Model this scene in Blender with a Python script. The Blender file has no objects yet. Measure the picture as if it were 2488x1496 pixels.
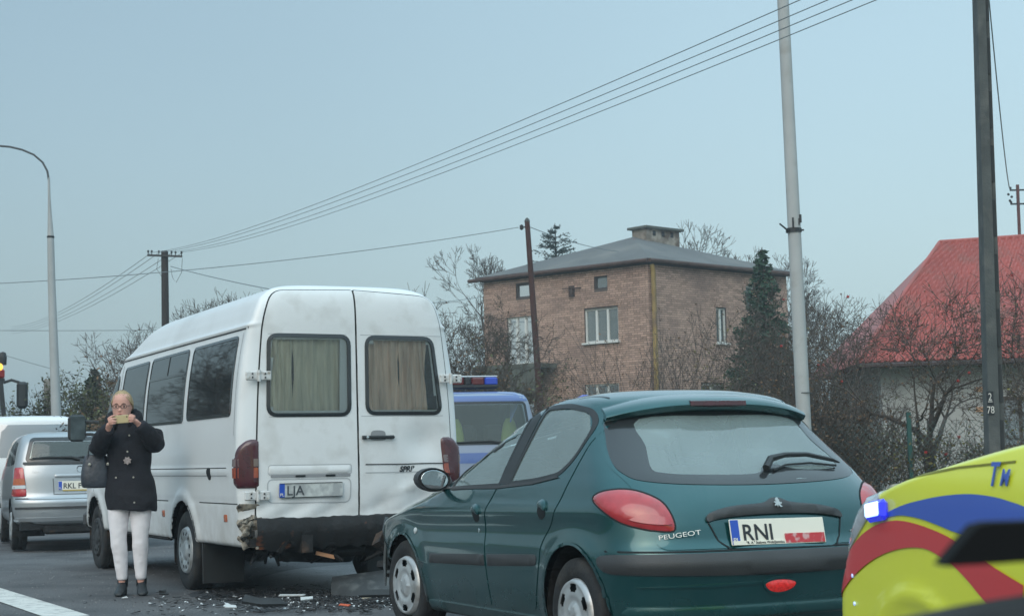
import bpy, bmesh, math, random
import numpy as np
from mathutils import Vector, Matrix
from mathutils.bvhtree import BVHTree
from mathutils.geometry import delaunay_2d_cdt

C = bpy.context.scene.collection
SC = bpy.context.scene
R = math.radians
rnd = random.Random(7)

# ------------------------------------------------------------------ camera
cam_data = bpy.data.cameras.new('camera')
cam = bpy.data.objects.new('camera', cam_data)
C.objects.link(cam)
cam_data.lens = 56.43
cam_data.sensor_width = 36
cam_data.clip_start = 0.1
cam_data.clip_end = 3000
cam.matrix_world = Matrix.Translation((0, 0, 1.07)) @ Matrix.Rotation(math.pi/2 + .0935, 4, 'X') @ Matrix.Rotation(-.022, 4, 'Z')
cam_data.dof.use_dof = True
cam_data.dof.focus_distance = 11.0
cam_data.dof.aperture_fstop = 10.0
SC.camera = cam

# ------------------------------------------------------------------ sky and sun (overcast)
world = bpy.data.worlds.new('World')
SC.world = world
world.use_nodes = True
wn = world.node_tree; wn.nodes.clear()
wo = wn.nodes.new('ShaderNodeOutputWorld')
bg1 = wn.nodes.new('ShaderNodeBackground'); bg2 = wn.nodes.new('ShaderNodeBackground')
add = wn.nodes.new('ShaderNodeAddShader')
sky = wn.nodes.new('ShaderNodeTexSky'); sky.sky_type = 'NISHITA'; sky.sun_disc = False
sky.sun_elevation = R(38); sky.sun_rotation = R(200); sky.air_density = 1.5; sky.dust_density = 4.0
bg1.inputs[1].default_value = 0.05
wn.links.new(sky.outputs[0], bg1.inputs[0])
# cloud deck: brighter towards the zenith as an overcast sky is, a little brighter to the right (east)
tc = wn.nodes.new('ShaderNodeTexCoord'); sx = wn.nodes.new('ShaderNodeSeparateXYZ')
wn.links.new(tc.outputs['Generated'], sx.inputs[0])
ze = wn.nodes.new('ShaderNodeMapRange'); ze.inputs[1].default_value = .28; ze.inputs[2].default_value = .95
ze.inputs[3].default_value = 1.0; ze.inputs[4].default_value = 3.0
wn.links.new(sx.outputs[2], ze.inputs[0])
xe = wn.nodes.new('ShaderNodeMapRange'); xe.inputs[1].default_value = -.45; xe.inputs[2].default_value = .45
xe.inputs[3].default_value = 0.0; xe.inputs[4].default_value = 1.0; xe.interpolation_type = 'SMOOTHSTEP'
wn.links.new(sx.outputs[0], xe.inputs[0])
nz = wn.nodes.new('ShaderNodeTexNoise'); nz.inputs['Scale'].default_value = 1.6; nz.inputs['Detail'].default_value = 3
wn.links.new(tc.outputs['Generated'], nz.inputs['Vector'])
nzr = wn.nodes.new('ShaderNodeMapRange'); nzr.inputs[1].default_value = .3; nzr.inputs[2].default_value = .7
nzr.inputs[3].default_value = .93; nzr.inputs[4].default_value = 1.07
wn.links.new(nz.outputs[0], nzr.inputs[0])
mixc = wn.nodes.new('ShaderNodeMix'); mixc.data_type = 'RGBA'
mixc.inputs[6].default_value = (.222, .328, .393, 1); mixc.inputs[7].default_value = (.365, .520, .595, 1)
wn.links.new(xe.outputs[0], mixc.inputs[0])
wn.links.new(mixc.outputs[2], bg2.inputs[0])
mm = wn.nodes.new('ShaderNodeMath'); mm.operation = 'MULTIPLY'
wn.links.new(ze.outputs[0], mm.inputs[0]); wn.links.new(nzr.outputs[0], mm.inputs[1])
wn.links.new(mm.outputs[0], bg2.inputs[1])
wn.links.new(bg1.outputs[0], add.inputs[0]); wn.links.new(bg2.outputs[0], add.inputs[1])
wn.links.new(add.outputs[0], wo.inputs[0])

sd = bpy.data.lights.new('sun', 'SUN'); sun = bpy.data.objects.new('sun', sd); C.objects.link(sun)
sd.energy = 0.9; sd.angle = R(50); sd.color = (1.0, .97, .93)
sun.rotation_euler = (R(52), 0, R(-20))

vs = SC.view_settings
vs.view_transform = 'Standard'; vs.look = 'None'; vs.exposure = 0.0; vs.gamma = 1.0; vs.use_curve_mapping = False

# ------------------------------------------------------------------ materials
MATS = {}
def mat(name, col, rough=.5, metal=0., coat=0., var=0., vscale=3., bump=0., bscale=40., emit=None, estr=0., spec=.5,
        dirt=None, dscale=2., dth=(.5, .7), grime=None, island=0., inner=None, stretch=None):
    """procedural principled material: colour with noise variation, optional dirt patches, bump, per-island tint"""
    if name in MATS: return MATS[name]
    m = bpy.data.materials.new(name); m.use_nodes = True
    nt = m.node_tree; N = nt.nodes; L = nt.links
    b = N['Principled BSDF']
    b.inputs['Roughness'].default_value = rough; b.inputs['Metallic'].default_value = metal
    b.inputs['Coat Weight'].default_value = coat; b.inputs['Coat Roughness'].default_value = .06
    b.inputs['Specular IOR Level'].default_value = spec
    tcn = N.new('ShaderNodeTexCoord'); vec = tcn.outputs['Object']
    if stretch:
        mp = N.new('ShaderNodeMapping'); mp.inputs['Scale'].default_value = stretch
        L.new(vec, mp.inputs[0]); vec = mp.outputs[0]
    def noise(s, d=4.):
        n = N.new('ShaderNodeTexNoise'); n.inputs['Scale'].default_value = s; n.inputs['Detail'].default_value = d
        L.new(vec, n.inputs['Vector']); return n.outputs[0]
    c = N.new('ShaderNodeRGB'); c.outputs[0].default_value = (*col, 1); out = c.outputs[0]
    def mul(o, f):
        h = N.new('ShaderNodeHueSaturation'); L.new(o, h.inputs['Color']); L.new(f, h.inputs['Value']); return h.outputs[0]
    def rng(o, a, b_, x, y):
        r = N.new('ShaderNodeMapRange'); r.inputs[1].default_value = a; r.inputs[2].default_value = b_
        r.inputs[3].default_value = x; r.inputs[4].default_value = y; L.new(o, r.inputs[0]); return r.outputs[0]
    if var: out = mul(out, rng(noise(vscale), .25, .75, 1-var, 1+var))
    if island:
        g = N.new('ShaderNodeNewGeometry'); out = mul(out, rng(g.outputs['Random Per Island'], 0, 1, 1-island, 1+island))
    if dirt:
        mx = N.new('ShaderNodeMix'); mx.data_type = 'RGBA'
        L.new(rng(noise(dscale, 8.), dth[0], dth[1], 0, 1), mx.inputs[0]); L.new(out, mx.inputs[6]); mx.inputs[7].default_value = (*dirt, 1)
        out = mx.outputs[2]
    if grime:   # road dirt thrown up on the lower panels: (top height, full height, colour)
        sp = N.new('ShaderNodeSeparateXYZ'); L.new(tcn.outputs['Object'], sp.inputs[0]); gm = N.new('ShaderNodeMath'); gm.operation = 'MULTIPLY'
        L.new(rng(sp.outputs[2], grime[0], grime[1], 0, 1), gm.inputs[0]); L.new(rng(noise(7., 8.), .3, .65, .05, grime[3] if len(grime) > 3 else .7), gm.inputs[1])
        mx = N.new('ShaderNodeMix'); mx.data_type = 'RGBA'; L.new(gm.outputs[0], mx.inputs[0]); L.new(out, mx.inputs[6]); mx.inputs[7].default_value = (*grime[2], 1); out = mx.outputs[2]
        L.new(rng(gm.outputs[0], 0, 1, rough, .75), b.inputs['Roughness'])
    if inner:
        g = N.new('ShaderNodeNewGeometry'); mx = N.new('ShaderNodeMix'); mx.data_type = 'RGBA'
        L.new(g.outputs['Backfacing'], mx.inputs[0]); L.new(out, mx.inputs[6]); mx.inputs[7].default_value = (*inner, 1); out = mx.outputs[2]
    L.new(out, b.inputs['Base Color'])
    if bump:
        bn = N.new('ShaderNodeBump'); bn.inputs['Strength'].default_value = bump; bn.inputs['Distance'].default_value = .02
        L.new(noise(bscale, 6.), bn.inputs['Height']); L.new(bn.outputs[0], b.inputs['Normal'])
    if emit:
        b.inputs['Emission Color'].default_value = (*emit, 1); b.inputs['Emission Strength'].default_value = estr
    MATS[name] = m
    return m

def glass_mat(name, tint, op=.35, rough=.03, haze=(.2, .28, .3), ior=1.6):
    """sheet glass: see-through tint, pale film and mirror reflection"""
    if name in MATS: return MATS[name]
    m = bpy.data.materials.new(name); m.use_nodes = True
    nt = m.node_tree; N = nt.nodes; L = nt.links; N.clear()
    o = N.new('ShaderNodeOutputMaterial'); t = N.new('ShaderNodeBsdfTransparent'); t.inputs[0].default_value = (*tint, 1)
    d = N.new('ShaderNodeBsdfDiffuse'); d.inputs[0].default_value = (*haze, 1)
    tcn = N.new('ShaderNodeTexCoord'); n = N.new('ShaderNodeTexNoise'); n.inputs['Scale'].default_value = 3.0; n.inputs['Detail'].default_value = 6
    L.new(tcn.outputs['Object'], n.inputs['Vector'])
    mr = N.new('ShaderNodeMapRange'); mr.inputs[3].default_value = op*.75; mr.inputs[4].default_value = min(1, op*1.25); L.new(n.outputs[0], mr.inputs[0])
    g = N.new('ShaderNodeBsdfGlossy'); g.inputs['Roughness'].default_value = rough
    m1 = N.new('ShaderNodeMixShader'); L.new(mr.outputs[0], m1.inputs[0]); L.new(t.outputs[0], m1.inputs[1]); L.new(d.outputs[0], m1.inputs[2])
    fr = N.new('ShaderNodeFresnel'); fr.inputs[0].default_value = ior
    m2 = N.new('ShaderNodeMixShader'); L.new(fr.outputs[0], m2.inputs[0]); L.new(m1.outputs[0], m2.inputs[1]); L.new(g.outputs[0], m2.inputs[2])
    L.new(m2.outputs[0], o.inputs[0])
    MATS[name] = m
    return m

# ------------------------------------------------------------------ object helpers
def tag(o, label=None, cat=None, group=None, kind=None):
    if label: o['label'] = label
    if cat: o['category'] = cat
    if group: o['group'] = group
    if kind: o['kind'] = kind
    return o

def thing(name, label, cat, loc=(0, 0, 0), rz=0., group=None):
    o = bpy.data.objects.new(name, None); C.objects.link(o); o.empty_display_size = .2
    o.location = loc; o.rotation_euler = (0, 0, rz)
    return tag(o, label, cat, group)

def mesh(name, V, F, m, parent=None, smooth=False, normals=None, smooth_mask=None):
    me = bpy.data.meshes.new(name)
    me.from_pydata([tuple(v) for v in V], [], [tuple(f) for f in F])
    me.materials.append(m)
    if smooth_mask is not None: me.polygons.foreach_set('use_smooth', smooth_mask)
    elif smooth: me.polygons.foreach_set('use_smooth', [True]*len(me.polygons))
    if normals is not None:
        me.update(); me.normals_split_custom_set_from_vertices([tuple(n) for n in normals])
    me.update()
    o = bpy.data.objects.new(name, me); C.objects.link(o)
    if parent is not None: o.parent = parent
    return o

def copy_tree(o, parent=None):
    c = o.copy(); C.objects.link(c); c.parent = parent
    for ch in o.children: copy_tree(ch, c)
    return c

class MB:
    """collects boxes, tubes, lathes; build() links them as one mesh object"""
    def __init__(s): s.V = []; s.F = []
    def add(s, V, F):
        n = len(s.V); s.V += [tuple(v) for v in V]; s.F += [tuple(i+n for i in f) for f in F]; return s
    def box(s, c, d, rot=None, taper=1.0, bev=0.):
        x, y, z = d[0]/2, d[1]/2, d[2]/2
        if bev > 0:
            b = min(bev, x*.9, y*.9, z*.9); V = []
            for sz, zz in ((-1, z), (-1, z-b), (1, z-b), (1, z)):
                k = b if zz == z else 0.
                ring = [(x-k, y-k-b*(not k)), (x-k-b*(not k), y-k)]
                r8 = [(ring[0][0], ring[0][1]), (ring[1][0], ring[1][1]), (-ring[1][0], ring[1][1]), (-ring[0][0], ring[0][1]),
                      (-ring[0][0], -ring[0][1]), (-ring[1][0], -ring[1][1]), (ring[1][0], -ring[1][1]), (ring[0][0], -ring[0][1])]
                V += [(a, b2, sz*zz) for a, b2 in r8]
            F = [tuple(range(7, -1, -1)), tuple(range(24, 32))]
            for l in range(3):
                for i in range(8):
                    j = (i+1) % 8; F.append((l*8+i, l*8+j, l*8+8+j, l*8+8+i))
        else:
            V = [(-x, -y, -z), (x, -y, -z), (x, y, -z), (-x, y, -z), (-x*taper, -y*taper, z), (x*taper, -y*taper, z), (x*taper, y*taper, z), (-x*taper, y*taper, z)]
            F = [(3, 2, 1, 0), (4, 5, 6, 7), (0, 1, 5, 4), (1, 2, 6, 5), (2, 3, 7, 6), (3, 0, 4, 7)]
        V = [Vector(v) for v in V]
        if rot is not None: V = [rot @ v for v in V]
        return s.add([v+Vector(c) for v in V], F)
    def tube(s, pts, rad, n=8, cap=True, sy=1.0):
        P = [Vector(p) for p in pts]; m = len(P)
        if not hasattr(rad, '__len__'): rad = [rad]*m
        V = []; up = None
        for i, p in enumerate(P):
            t = (P[min(i+1, m-1)]-P[max(i-1, 0)]).normalized()
            if up is None: up = Vector((0, 0, 1)) if abs(t.z) < .9 else Vector((0, 1, 0))
            a = t.cross(up).normalized(); up = a.cross(t).normalized()
            for k in range(n):
                th = 2*math.pi*k/n + math.pi/n
                V.append(p + a*(math.cos(th)*rad[i]) + up*(math.sin(th)*rad[i]*sy))
        F = [(i*n+k, i*n+(k+1) % n, (i+1)*n+(k+1) % n, (i+1)*n+k) for i in range(m-1) for k in range(n)]
        if cap: F += [tuple(range(n-1, -1, -1)), tuple((m-1)*n+k for k in range(n))]
        return s.add(V, F)
    def loft(s, rings, cap=True):
        n = len(rings[0]); V = [p for r in rings for p in r]
        F = [(i*n+k, i*n+(k+1) % n, (i+1)*n+(k+1) % n, (i+1)*n+k) for i in range(len(rings)-1) for k in range(n)]
        if cap: F += [tuple(range(n-1, -1, -1)), tuple((len(rings)-1)*n+k for k in range(n))]
        return s.add(V, F)
    def lathe(s, prof, n=32, M=None):
        """profile (r, h) turned about local z; M places it"""
        V = [Vector((r*math.cos(2*math.pi*k/n), r*math.sin(2*math.pi*k/n), h)) for r, h in prof for k in range(n)]
        if M is not None: V = [M @ v for v in V]
        F = [(i*n+k, i*n+(k+1) % n, (i+1)*n+(k+1) % n, (i+1)*n+k) for i in range(len(prof)-1) for k in range(n)]
        return s.add(V, F)
    def prism(s, poly, h, M=None):
        """2-D polygon extruded from z=0 to z=h"""
        n = len(poly); V = [Vector((x, y, 0)) for x, y in poly]+[Vector((x, y, h)) for x, y in poly]
        if M is not None: V = [M @ v for v in V]
        return s.add(V, [tuple(range(n-1, -1, -1)), tuple(range(n, 2*n))]+[(i, (i+1) % n, n+(i+1) % n, n+i) for i in range(n)])
    def build(s, name, m, parent=None, smooth=False): return mesh(name, s.V, s.F, m, parent, smooth)

def auto_smooth(o, ang=35):
    """smooth shading except across edges sharper than ang"""
    me = o.data; bm = bmesh.new(); bm.from_mesh(me)
    for f in bm.faces: f.smooth = True
    for e in bm.edges:
        if len(e.link_faces) != 2 or e.calc_face_angle(3) > R(ang): e.smooth = False
    bm.to_mesh(me); bm.free(); return o

def frame(o, x, y, z=None):
    """4x4 from origin and axes"""
    x = Vector(x).normalized(); y = Vector(y).normalized(); z = x.cross(y) if z is None else Vector(z).normalized()
    return Matrix.Translation(Vector(o)) @ Matrix((x, y, z)).transposed().to_4x4()

def text(name, s, size, M, m, parent, ext=.001, shear=0., sx=1., align='LEFT', bold=0.):
    cu = bpy.data.curves.new(name, 'FONT'); cu.body = s; cu.size = size; cu.extrude = ext; cu.shear = shear
    cu.align_x = align; cu.offset = bold; cu.resolution_u = 4
    t = bpy.data.objects.new(name, cu); C.objects.link(t); bpy.context.view_layer.update()
    me = bpy.data.meshes.new_from_object(t.evaluated_get(bpy.context.evaluated_depsgraph_get())); me.name = name
    bpy.data.objects.remove(t); me.materials.clear(); me.materials.append(m)
    o = bpy.data.objects.new(name, me); C.objects.link(o)
    o.parent = parent; o.matrix_local = M @ Matrix.Diagonal((sx, 1, 1, 1)); return o

# ------------------------------------------------------------------ curved bodies
def hermite(rows, step=.03):
    """monotone smooth resampling of level rows; first three columns (z, xf, xr) give arc length"""
    A = np.array(rows, float); d = np.maximum(np.abs(np.diff(A[:, :4], axis=0)).max(1), 1e-3); t = np.concatenate([[0], np.cumsum(d)])
    sl = np.diff(A, axis=0)/d[:, None]; m = np.zeros_like(A); m[0] = sl[0]; m[-1] = sl[-1]
    a, b = sl[:-1], sl[1:]
    with np.errstate(divide='ignore', invalid='ignore'):
        h = np.where(a*b > 0, 2*a*b/(a+b), 0)
    m[1:-1] = h
    T = [0.]
    for i in range(len(d)):
        k = max(1, int(math.ceil(d[i]/step))); T += list(t[i]+d[i]*(np.arange(k)+1)/k)
    T = np.array(T); i = np.clip(np.searchsorted(t, T, side='right')-1, 0, len(d)-1); u = ((T-t[i])/d[i])[:, None]; dd = d[i][:, None]
    return (2*u**3-3*u**2+1)*A[i] + (u**3-2*u**2+u)*dd*m[i] + (-2*u**3+3*u**2)*A[i+1] + (u**3-u**2)*dd*m[i+1]

class Body:
    """vehicle shell as stacked plan outlines. rows: z, xfront, xrear, halfwidth, front corner length, rear corner length"""
    def __init__(s, rows, pf=2.5, pr=2.8, step=.03, ns=100, nq=18, barrel=.03, disp=None, arches=(), bow=0.):
        Lv = hermite(rows, step); V = []
        th = np.linspace(0, math.pi/2, nq+1)
        for z, xf, xr, w, Lf, Lr in Lv:
            ln = xf-xr; Lf = min(Lf, ln*.48); Lr = min(Lr, ln*.48)
            rx = xr+Lr-Lr*np.cos(th)**(2/pr); ry = np.sin(th)**(2/pr)
            sx_ = np.linspace(xr+Lr, xf-Lf, ns+1)[1:-1]; sy = np.ones(ns-1)
            fx = xf-Lf+Lf*np.cos(th[::-1])**(2/pf); fy = np.sin(th[::-1])**(2/pf)
            X = np.concatenate([rx, sx_, fx]); Y = np.concatenate([ry, sy, fy])*w
            mid = (xf+xr)/2; Y = Y*(1-barrel*((X-mid)/(ln/2+1e-6))**2)
            X = X - bow*0
            loop = np.stack([np.concatenate([X, X[-2:0:-1]]), np.concatenate([Y, -Y[-2:0:-1]]), np.full(len(X)*2-2, z)], 1)
            V.append(loop)
        V = np.array(V); nl, n = V.shape[:2]; half = nq*2+ns+1
        P = V.reshape(-1, 3)
        if disp is not None: P = disp(P)
        F = []
        for i in range(nl-1):
            for k in range(n):
                k2 = (k+1) % n; F.append((i*n+k, i*n+k2, (i+1)*n+k2, (i+1)*n+k))
        for base, flip in ((0, True), ((nl-1)*n, False)):
            for k in range(half-1):
                a, b = base+k, base+k+1; c2, d2 = base+(n-k-1) % n, base+(n-k) % n
                f = (a, b, c2, d2) if not flip else (d2, c2, b, a)
                f = tuple(dict.fromkeys(f))
                if len(f) > 2: F.append(f)
        s.P = P; s.F = [f[::-1] for f in F]; s.arches = arches
        # arch openings: pull near vertices onto the circle, drop faces inside it
        keep = np.ones(len(s.F), bool)
        for cx, cz, r in arches:
            dx = P[:, 0]-cx; dz = P[:, 2]-cz; dist = np.hypot(dx, dz); wide = np.abs(P[:, 1]) > .45
            near = wide & (np.abs(dist-r) < .022) & (dist > 1e-3)
            P[near, 0] = cx+dx[near]*r/dist[near]; P[near, 2] = cz+dz[near]*r/dist[near]
            dist = np.hypot(P[:, 0]-cx, P[:, 2]-cz); ins = wide & (dist < r+.003)
            keep &= np.array([not all(ins[i] for i in f) for f in s.F])
        s.F = [f for f, k in zip(s.F, keep) if k]
        s.surface()
    def surface(s):
        T = []
        for f in s.F:
            for k in range(1, len(f)-1): T.append((f[0], f[k], f[k+1]))
        s.T = np.array(T); A, B, D = s.P[s.T[:, 0]], s.P[s.T[:, 1]], s.P[s.T[:, 2]]
        fn = np.cross(B-A, D-A); N = np.zeros_like(s.P)
        for k in range(3): np.add.at(N, s.T[:, k], fn)
        s.N = N/np.maximum(np.linalg.norm(N, axis=1, keepdims=True), 1e-12)
        s.bvh = BVHTree.FromPolygons([tuple(p) for p in s.P], [tuple(t) for t in s.T.tolist()])
    def hit(s, o, d):
        p, n, i, _ = s.bvh.ray_cast(Vector(o), Vector(d))
        if p is None: p, n, i, _ = s.bvh.find_nearest(Vector(o)+Vector(d)*2)
        t = s.T[i]; A, B, D = s.P[t]; v0, v1, v2 = B-A, D-A, np.array(p)-A
        d00, d01, d11, d20, d21 = v0@v0, v0@v1, v1@v1, v2@v0, v2@v1; q = d00*d11-d01*d01
        if abs(q) > 1e-18:
            v = (d11*d20-d01*d21)/q; w = (d00*d21-d01*d20)/q; nn = s.N[t[0]]*(1-v-w)+s.N[t[1]]*v+s.N[t[2]]*w
        else: nn = np.array(n)
        return np.array(p), nn/(np.linalg.norm(nn)+1e-12)
    def cut(s, fr, poly, shrink=.015):
        """remove faces whose centre lies inside the polygon seen along the frame"""
        o, U, Vv, D = fr; c = np.mean(poly, 0); q = inset(poly, shrink)
        ctr = np.array([s.P[list(f)].mean(0) for f in s.F]); u = (ctr-o)@U; v = (ctr-o)@Vv; dep = (ctr-o)@D
        nf = np.array([s.N[list(f)].mean(0)@D for f in s.F])
        ins = inside(q, u, v) & (nf < -.1) & (dep > 0)
        s.F = [f for f, k in zip(s.F, ins) if not k]
    def build(s, name, m, parent):
        used = sorted({i for f in s.F for i in f}); mp = {a: b for b, a in enumerate(used)}
        return mesh(name, s.P[used], [[mp[i] for i in f] for f in s.F], m, parent, smooth=True)

def FL(y=3.): return (np.array([0, y, 0.]), np.array([1., 0, 0]), np.array([0, 0, 1.]), np.array([0, -1., 0]))   # left side: u=x v=z
def FR(y=-3.): return (np.array([0, y, 0.]), np.array([1., 0, 0]), np.array([0, 0, 1.]), np.array([0, 1., 0]))
def FB(x=-4.): return (np.array([x, 0, 0.]), np.array([0, 1., 0]), np.array([0, 0, 1.]), np.array([1., 0, 0]))    # back: u=y v=z
def FF(x=9.): return (np.array([x, 0, 0.]), np.array([0, 1., 0]), np.array([0, 0, 1.]), np.array([-1., 0, 0]))
def FT(z=5.): return (np.array([0, 0, z]), np.array([1., 0, 0]), np.array([0, 1., 0]), np.array([0, 0, -1.]))     # top: u=x v=y
def FD(a, r=4.):
    """diagonal rear-left view turned by a from the back: u runs sideways, v=z"""
    c, s_ = math.cos(a), math.sin(a); D = np.array([c, -s_, 0]); return (-D*r, np.array([s_, c, 0]), np.array([0, 0, 1.]), D)

def inside(poly, u, v):
    poly = np.asarray(poly); r = np.zeros(len(u), bool); j = len(poly)-1
    for i in range(len(poly)):
        xi, yi, xj, yj = *poly[i], *poly[j]
        c = ((yi > v) != (yj > v)) & (u < (xj-xi)*(v-yi)/((yj-yi) if abs(yj-yi) > 1e-12 else 1e-12)+xi); r ^= c; j = i
    return r
def edge_dist(poly, u, v):
    P = np.asarray(poly); d = np.full(len(u), 1e9)
    for i in range(len(P)):
        a, b = P[i], P[(i+1) % len(P)]; ab = b-a; t = np.clip(((u-a[0])*ab[0]+(v-a[1])*ab[1])/(ab@ab+1e-12), 0, 1)
        d = np.minimum(d, np.hypot(u-a[0]-t*ab[0], v-a[1]-t*ab[1]))
    return d
def inset(poly, k):
    P = np.asarray(poly, float); n = len(P); a = sum(P[i][0]*P[(i+1) % n][1]-P[(i+1) % n][0]*P[i][1] for i in range(n)); sg = 1 if a > 0 else -1; Q = []
    for i in range(n):
        p0, p1, p2 = P[i-1], P[i], P[(i+1) % n]; t = (p2-p0); t = t/(np.hypot(*t)+1e-9); Q.append(p1+sg*k*np.array([-t[1], t[0]]))
    return np.array(Q)
def rpoly(pts, r, n=5):
    """polygon with rounded corners; r one radius or one per corner"""
    P = [np.array(p, float) for p in pts]; m = len(P); rr = r if hasattr(r, '__len__') else [r]*m; out = []
    for i in range(m):
        a, b, c = P[i-1], P[i], P[(i+1) % m]; d1 = a-b; d2 = c-b; l1, l2 = np.hypot(*d1), np.hypot(*d2); k = min(rr[i], l1*.49, l2*.49)
        p, q = b+d1/l1*k, b+d2/l2*k
        for j in range(n+1):
            t = j/n; out.append((1-t)**2*p+2*t*(1-t)*b+t*t*q)
    return np.array(out)
def spoly(pts, n=5, closed=True):
    """Catmull-Rom through points"""
    P = np.array(pts, float); m = len(P); out = []
    rg = m if closed else m-1
    for i in range(rg):
        if closed: a, b, c, d = P[i-1], P[i], P[(i+1) % m], P[(i+2) % m]
        else: a, b, c, d = P[max(i-1, 0)], P[i], P[i+1], P[min(i+2, m-1)]
        for j in range(n):
            t = j/n; out.append(.5*((2*b)+(c-a)*t+(2*a-5*b+4*c-d)*t*t+(3*b-a-3*c+d)*t**3))
    if not closed: out.append(P[-1])
    return np.array(out)
def resample(poly, res):
    P = np.asarray(poly); out = []
    for i in range(len(P)):
        a, b = P[i], P[(i+1) % len(P)]; k = max(1, int(math.ceil(np.hypot(*(b-a))/res)))
        for j in range(k): out.append(a+(b-a)*j/k)
    return np.array(out)

def patch(name, body, fr, poly, m, parent, off=.003, res=.04, bulge=0., brad=.03, skirt=True, disp=None, depth=.006, hole=None):
    """panel laid over the body: polygon in the frame's plane cast onto the shell, lifted by off, with its edge turned down"""
    poly = resample(poly, res); n = len(poly)
    lo, hi = poly.min(0), poly.max(0)
    gu, gv = np.meshgrid(np.arange(lo[0]+res*.5, hi[0], res), np.arange(lo[1]+res*.5, hi[1], res)); gu, gv = gu.ravel(), gv.ravel()
    k = inside(poly, gu, gv); gu, gv = gu[k], gv[k]
    if len(gu): k = edge_dist(poly, gu, gv) > res*.45; gu, gv = gu[k], gv[k]
    loops = [list(range(n))]; pts = [Vector(p) for p in poly]
    if hole is not None:
        hp = resample(hole, res); k = ~inside(hp, gu, gv) & (edge_dist(hp, gu, gv) > res*.45); gu, gv = gu[k], gv[k]
        loops.append(list(range(n, n+len(hp)))); pts += [Vector(p) for p in hp]
    edges = [(l[i], l[(i+1) % len(l)]) for l in loops for i in range(len(l))]
    pts += [Vector((a, b)) for a, b in zip(gu, gv)]
    vo, _, fo, _, _, _ = delaunay_2d_cdt(pts, edges, [], 1 if hole is None else 0, 1e-6)
    UV = np.array([(v.x, v.y) for v in vo]); fo = [f for f in fo]
    if hole is not None:
        c = np.array([UV[list(f)].mean(0) for f in fo]); ok = inside(poly, c[:, 0], c[:, 1]) & ~inside(hp, c[:, 0], c[:, 1]); fo = [f for f, q in zip(fo, ok) if q]
    o, U, Vv, D = fr; P = []; N = []; H = []
    ed = edge_dist(poly, UV[:, 0], UV[:, 1]) if bulge else None
    for i, (a, b) in enumerate(UV):
        h, nn = body.hit(o+U*a+Vv*b, D)
        if nn@D > 0: nn = -nn
        q = off
        if bulge: t = min(ed[i]/brad, 1.); q += bulge*math.sqrt(max(0, 1-(1-t)**2))
        p = h+nn*q
        if disp is not None: p = disp(p)
        P.append(p); N.append(nn); H.append(h-nn*depth)
    P = np.array(P)
    F = []
    for f in fo:
        a, b, c = P[f[0]], P[f[1]], P[f[2]]
        F.append(tuple(f) if np.cross(b-a, c-a)@N[f[0]] > 0 else tuple(f[::-1]))
    if bulge or disp is not None:
        nrm = np.zeros_like(P)
        for f in F: nrm[list(f)] += np.cross(P[f[1]]-P[f[0]], P[f[2]]-P[f[0]])
        N = nrm/np.maximum(np.linalg.norm(nrm, axis=1, keepdims=True), 1e-12)
    V = list(P); NN = [tuple(x) for x in N]; mask = [True]*len(F)
    if skirt:
        cnt = {}
        for f in F:
            for i in range(len(f)): a, b = f[i], f[(i+1) % len(f)]; cnt[(a, b)] = 1
        bd = [(a, b) for a, b in cnt if (b, a) not in cnt]; top = {}; 
        for a, b in bd:
            for q in (a, b):
                if q not in top: top[q] = len(V); V.append(P[q]); V.append(H[q]); NN += [(0, 0, 0)]*2
            F.append((top[b], top[a], top[a]+1, top[b]+1)); mask.append(False)
    return mesh(name, V, F, m, parent, normals=NN, smooth_mask=mask)

def ribbon(name, body, fr, pts, w, m, parent, off=.0015, closed=False, res=.03):
    """thin strip following the shell"""
    P = np.array(pts, float); P = np.vstack([P, P[:1]]) if closed else P; Q = [P[0]]
    for a, b in zip(P[:-1], P[1:]):
        k = max(1, int(math.ceil(np.hypot(*(b-a))/res))); Q += [a+(b-a)*j/k for j in range(1, k+1)]
    Q = np.array(Q); o, U, Vv, D = fr; V = []
    for i in range(len(Q)):
        t = Q[min(i+1, len(Q)-1)]-Q[max(i-1, 0)]
        if closed and i in (0, len(Q)-1): t = Q[1]-Q[-2]
        t = t/(np.hypot(*t)+1e-9); nn = np.array([-t[1], t[0]])*w/2
        for sg in (1, -1):
            q = Q[i]+nn*sg; h, n2 = body.hit(o+U*q[0]+Vv*q[1], D)
            if n2@D > 0: n2 = -n2
            V.append(h+n2*off)
    F = []
    for i in range(len(Q)-1): F.append((2*i, 2*i+1, 2*i+3, 2*i+2))
    f = F[0]; nn = np.cross(V[f[1]]-V[f[0]], V[f[2]]-V[f[0]])
    if nn@D > 0: F = [f[::-1] for f in F]
    return mesh(name, V, F, m, parent, smooth=True)

def on_body(body, fr, u, v, off=0.):
    """matrix whose origin sits on the shell, x along u, y along v, z outwards"""
    o, U, Vv, D = fr; h, n = body.hit(o+U*u+Vv*v, D)
    if n@D > 0: n = -n
    z = Vector(n); x = Vector(U); x = (x-z*x.dot(z)).normalized(); y = z.cross(x)
    if y.dot(Vector(Vv)) < 0: x = -x; y = z.cross(x)
    return Matrix.Translation(Vector(h)+z*off) @ Matrix((x, y, z)).transposed().to_4x4()
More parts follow.
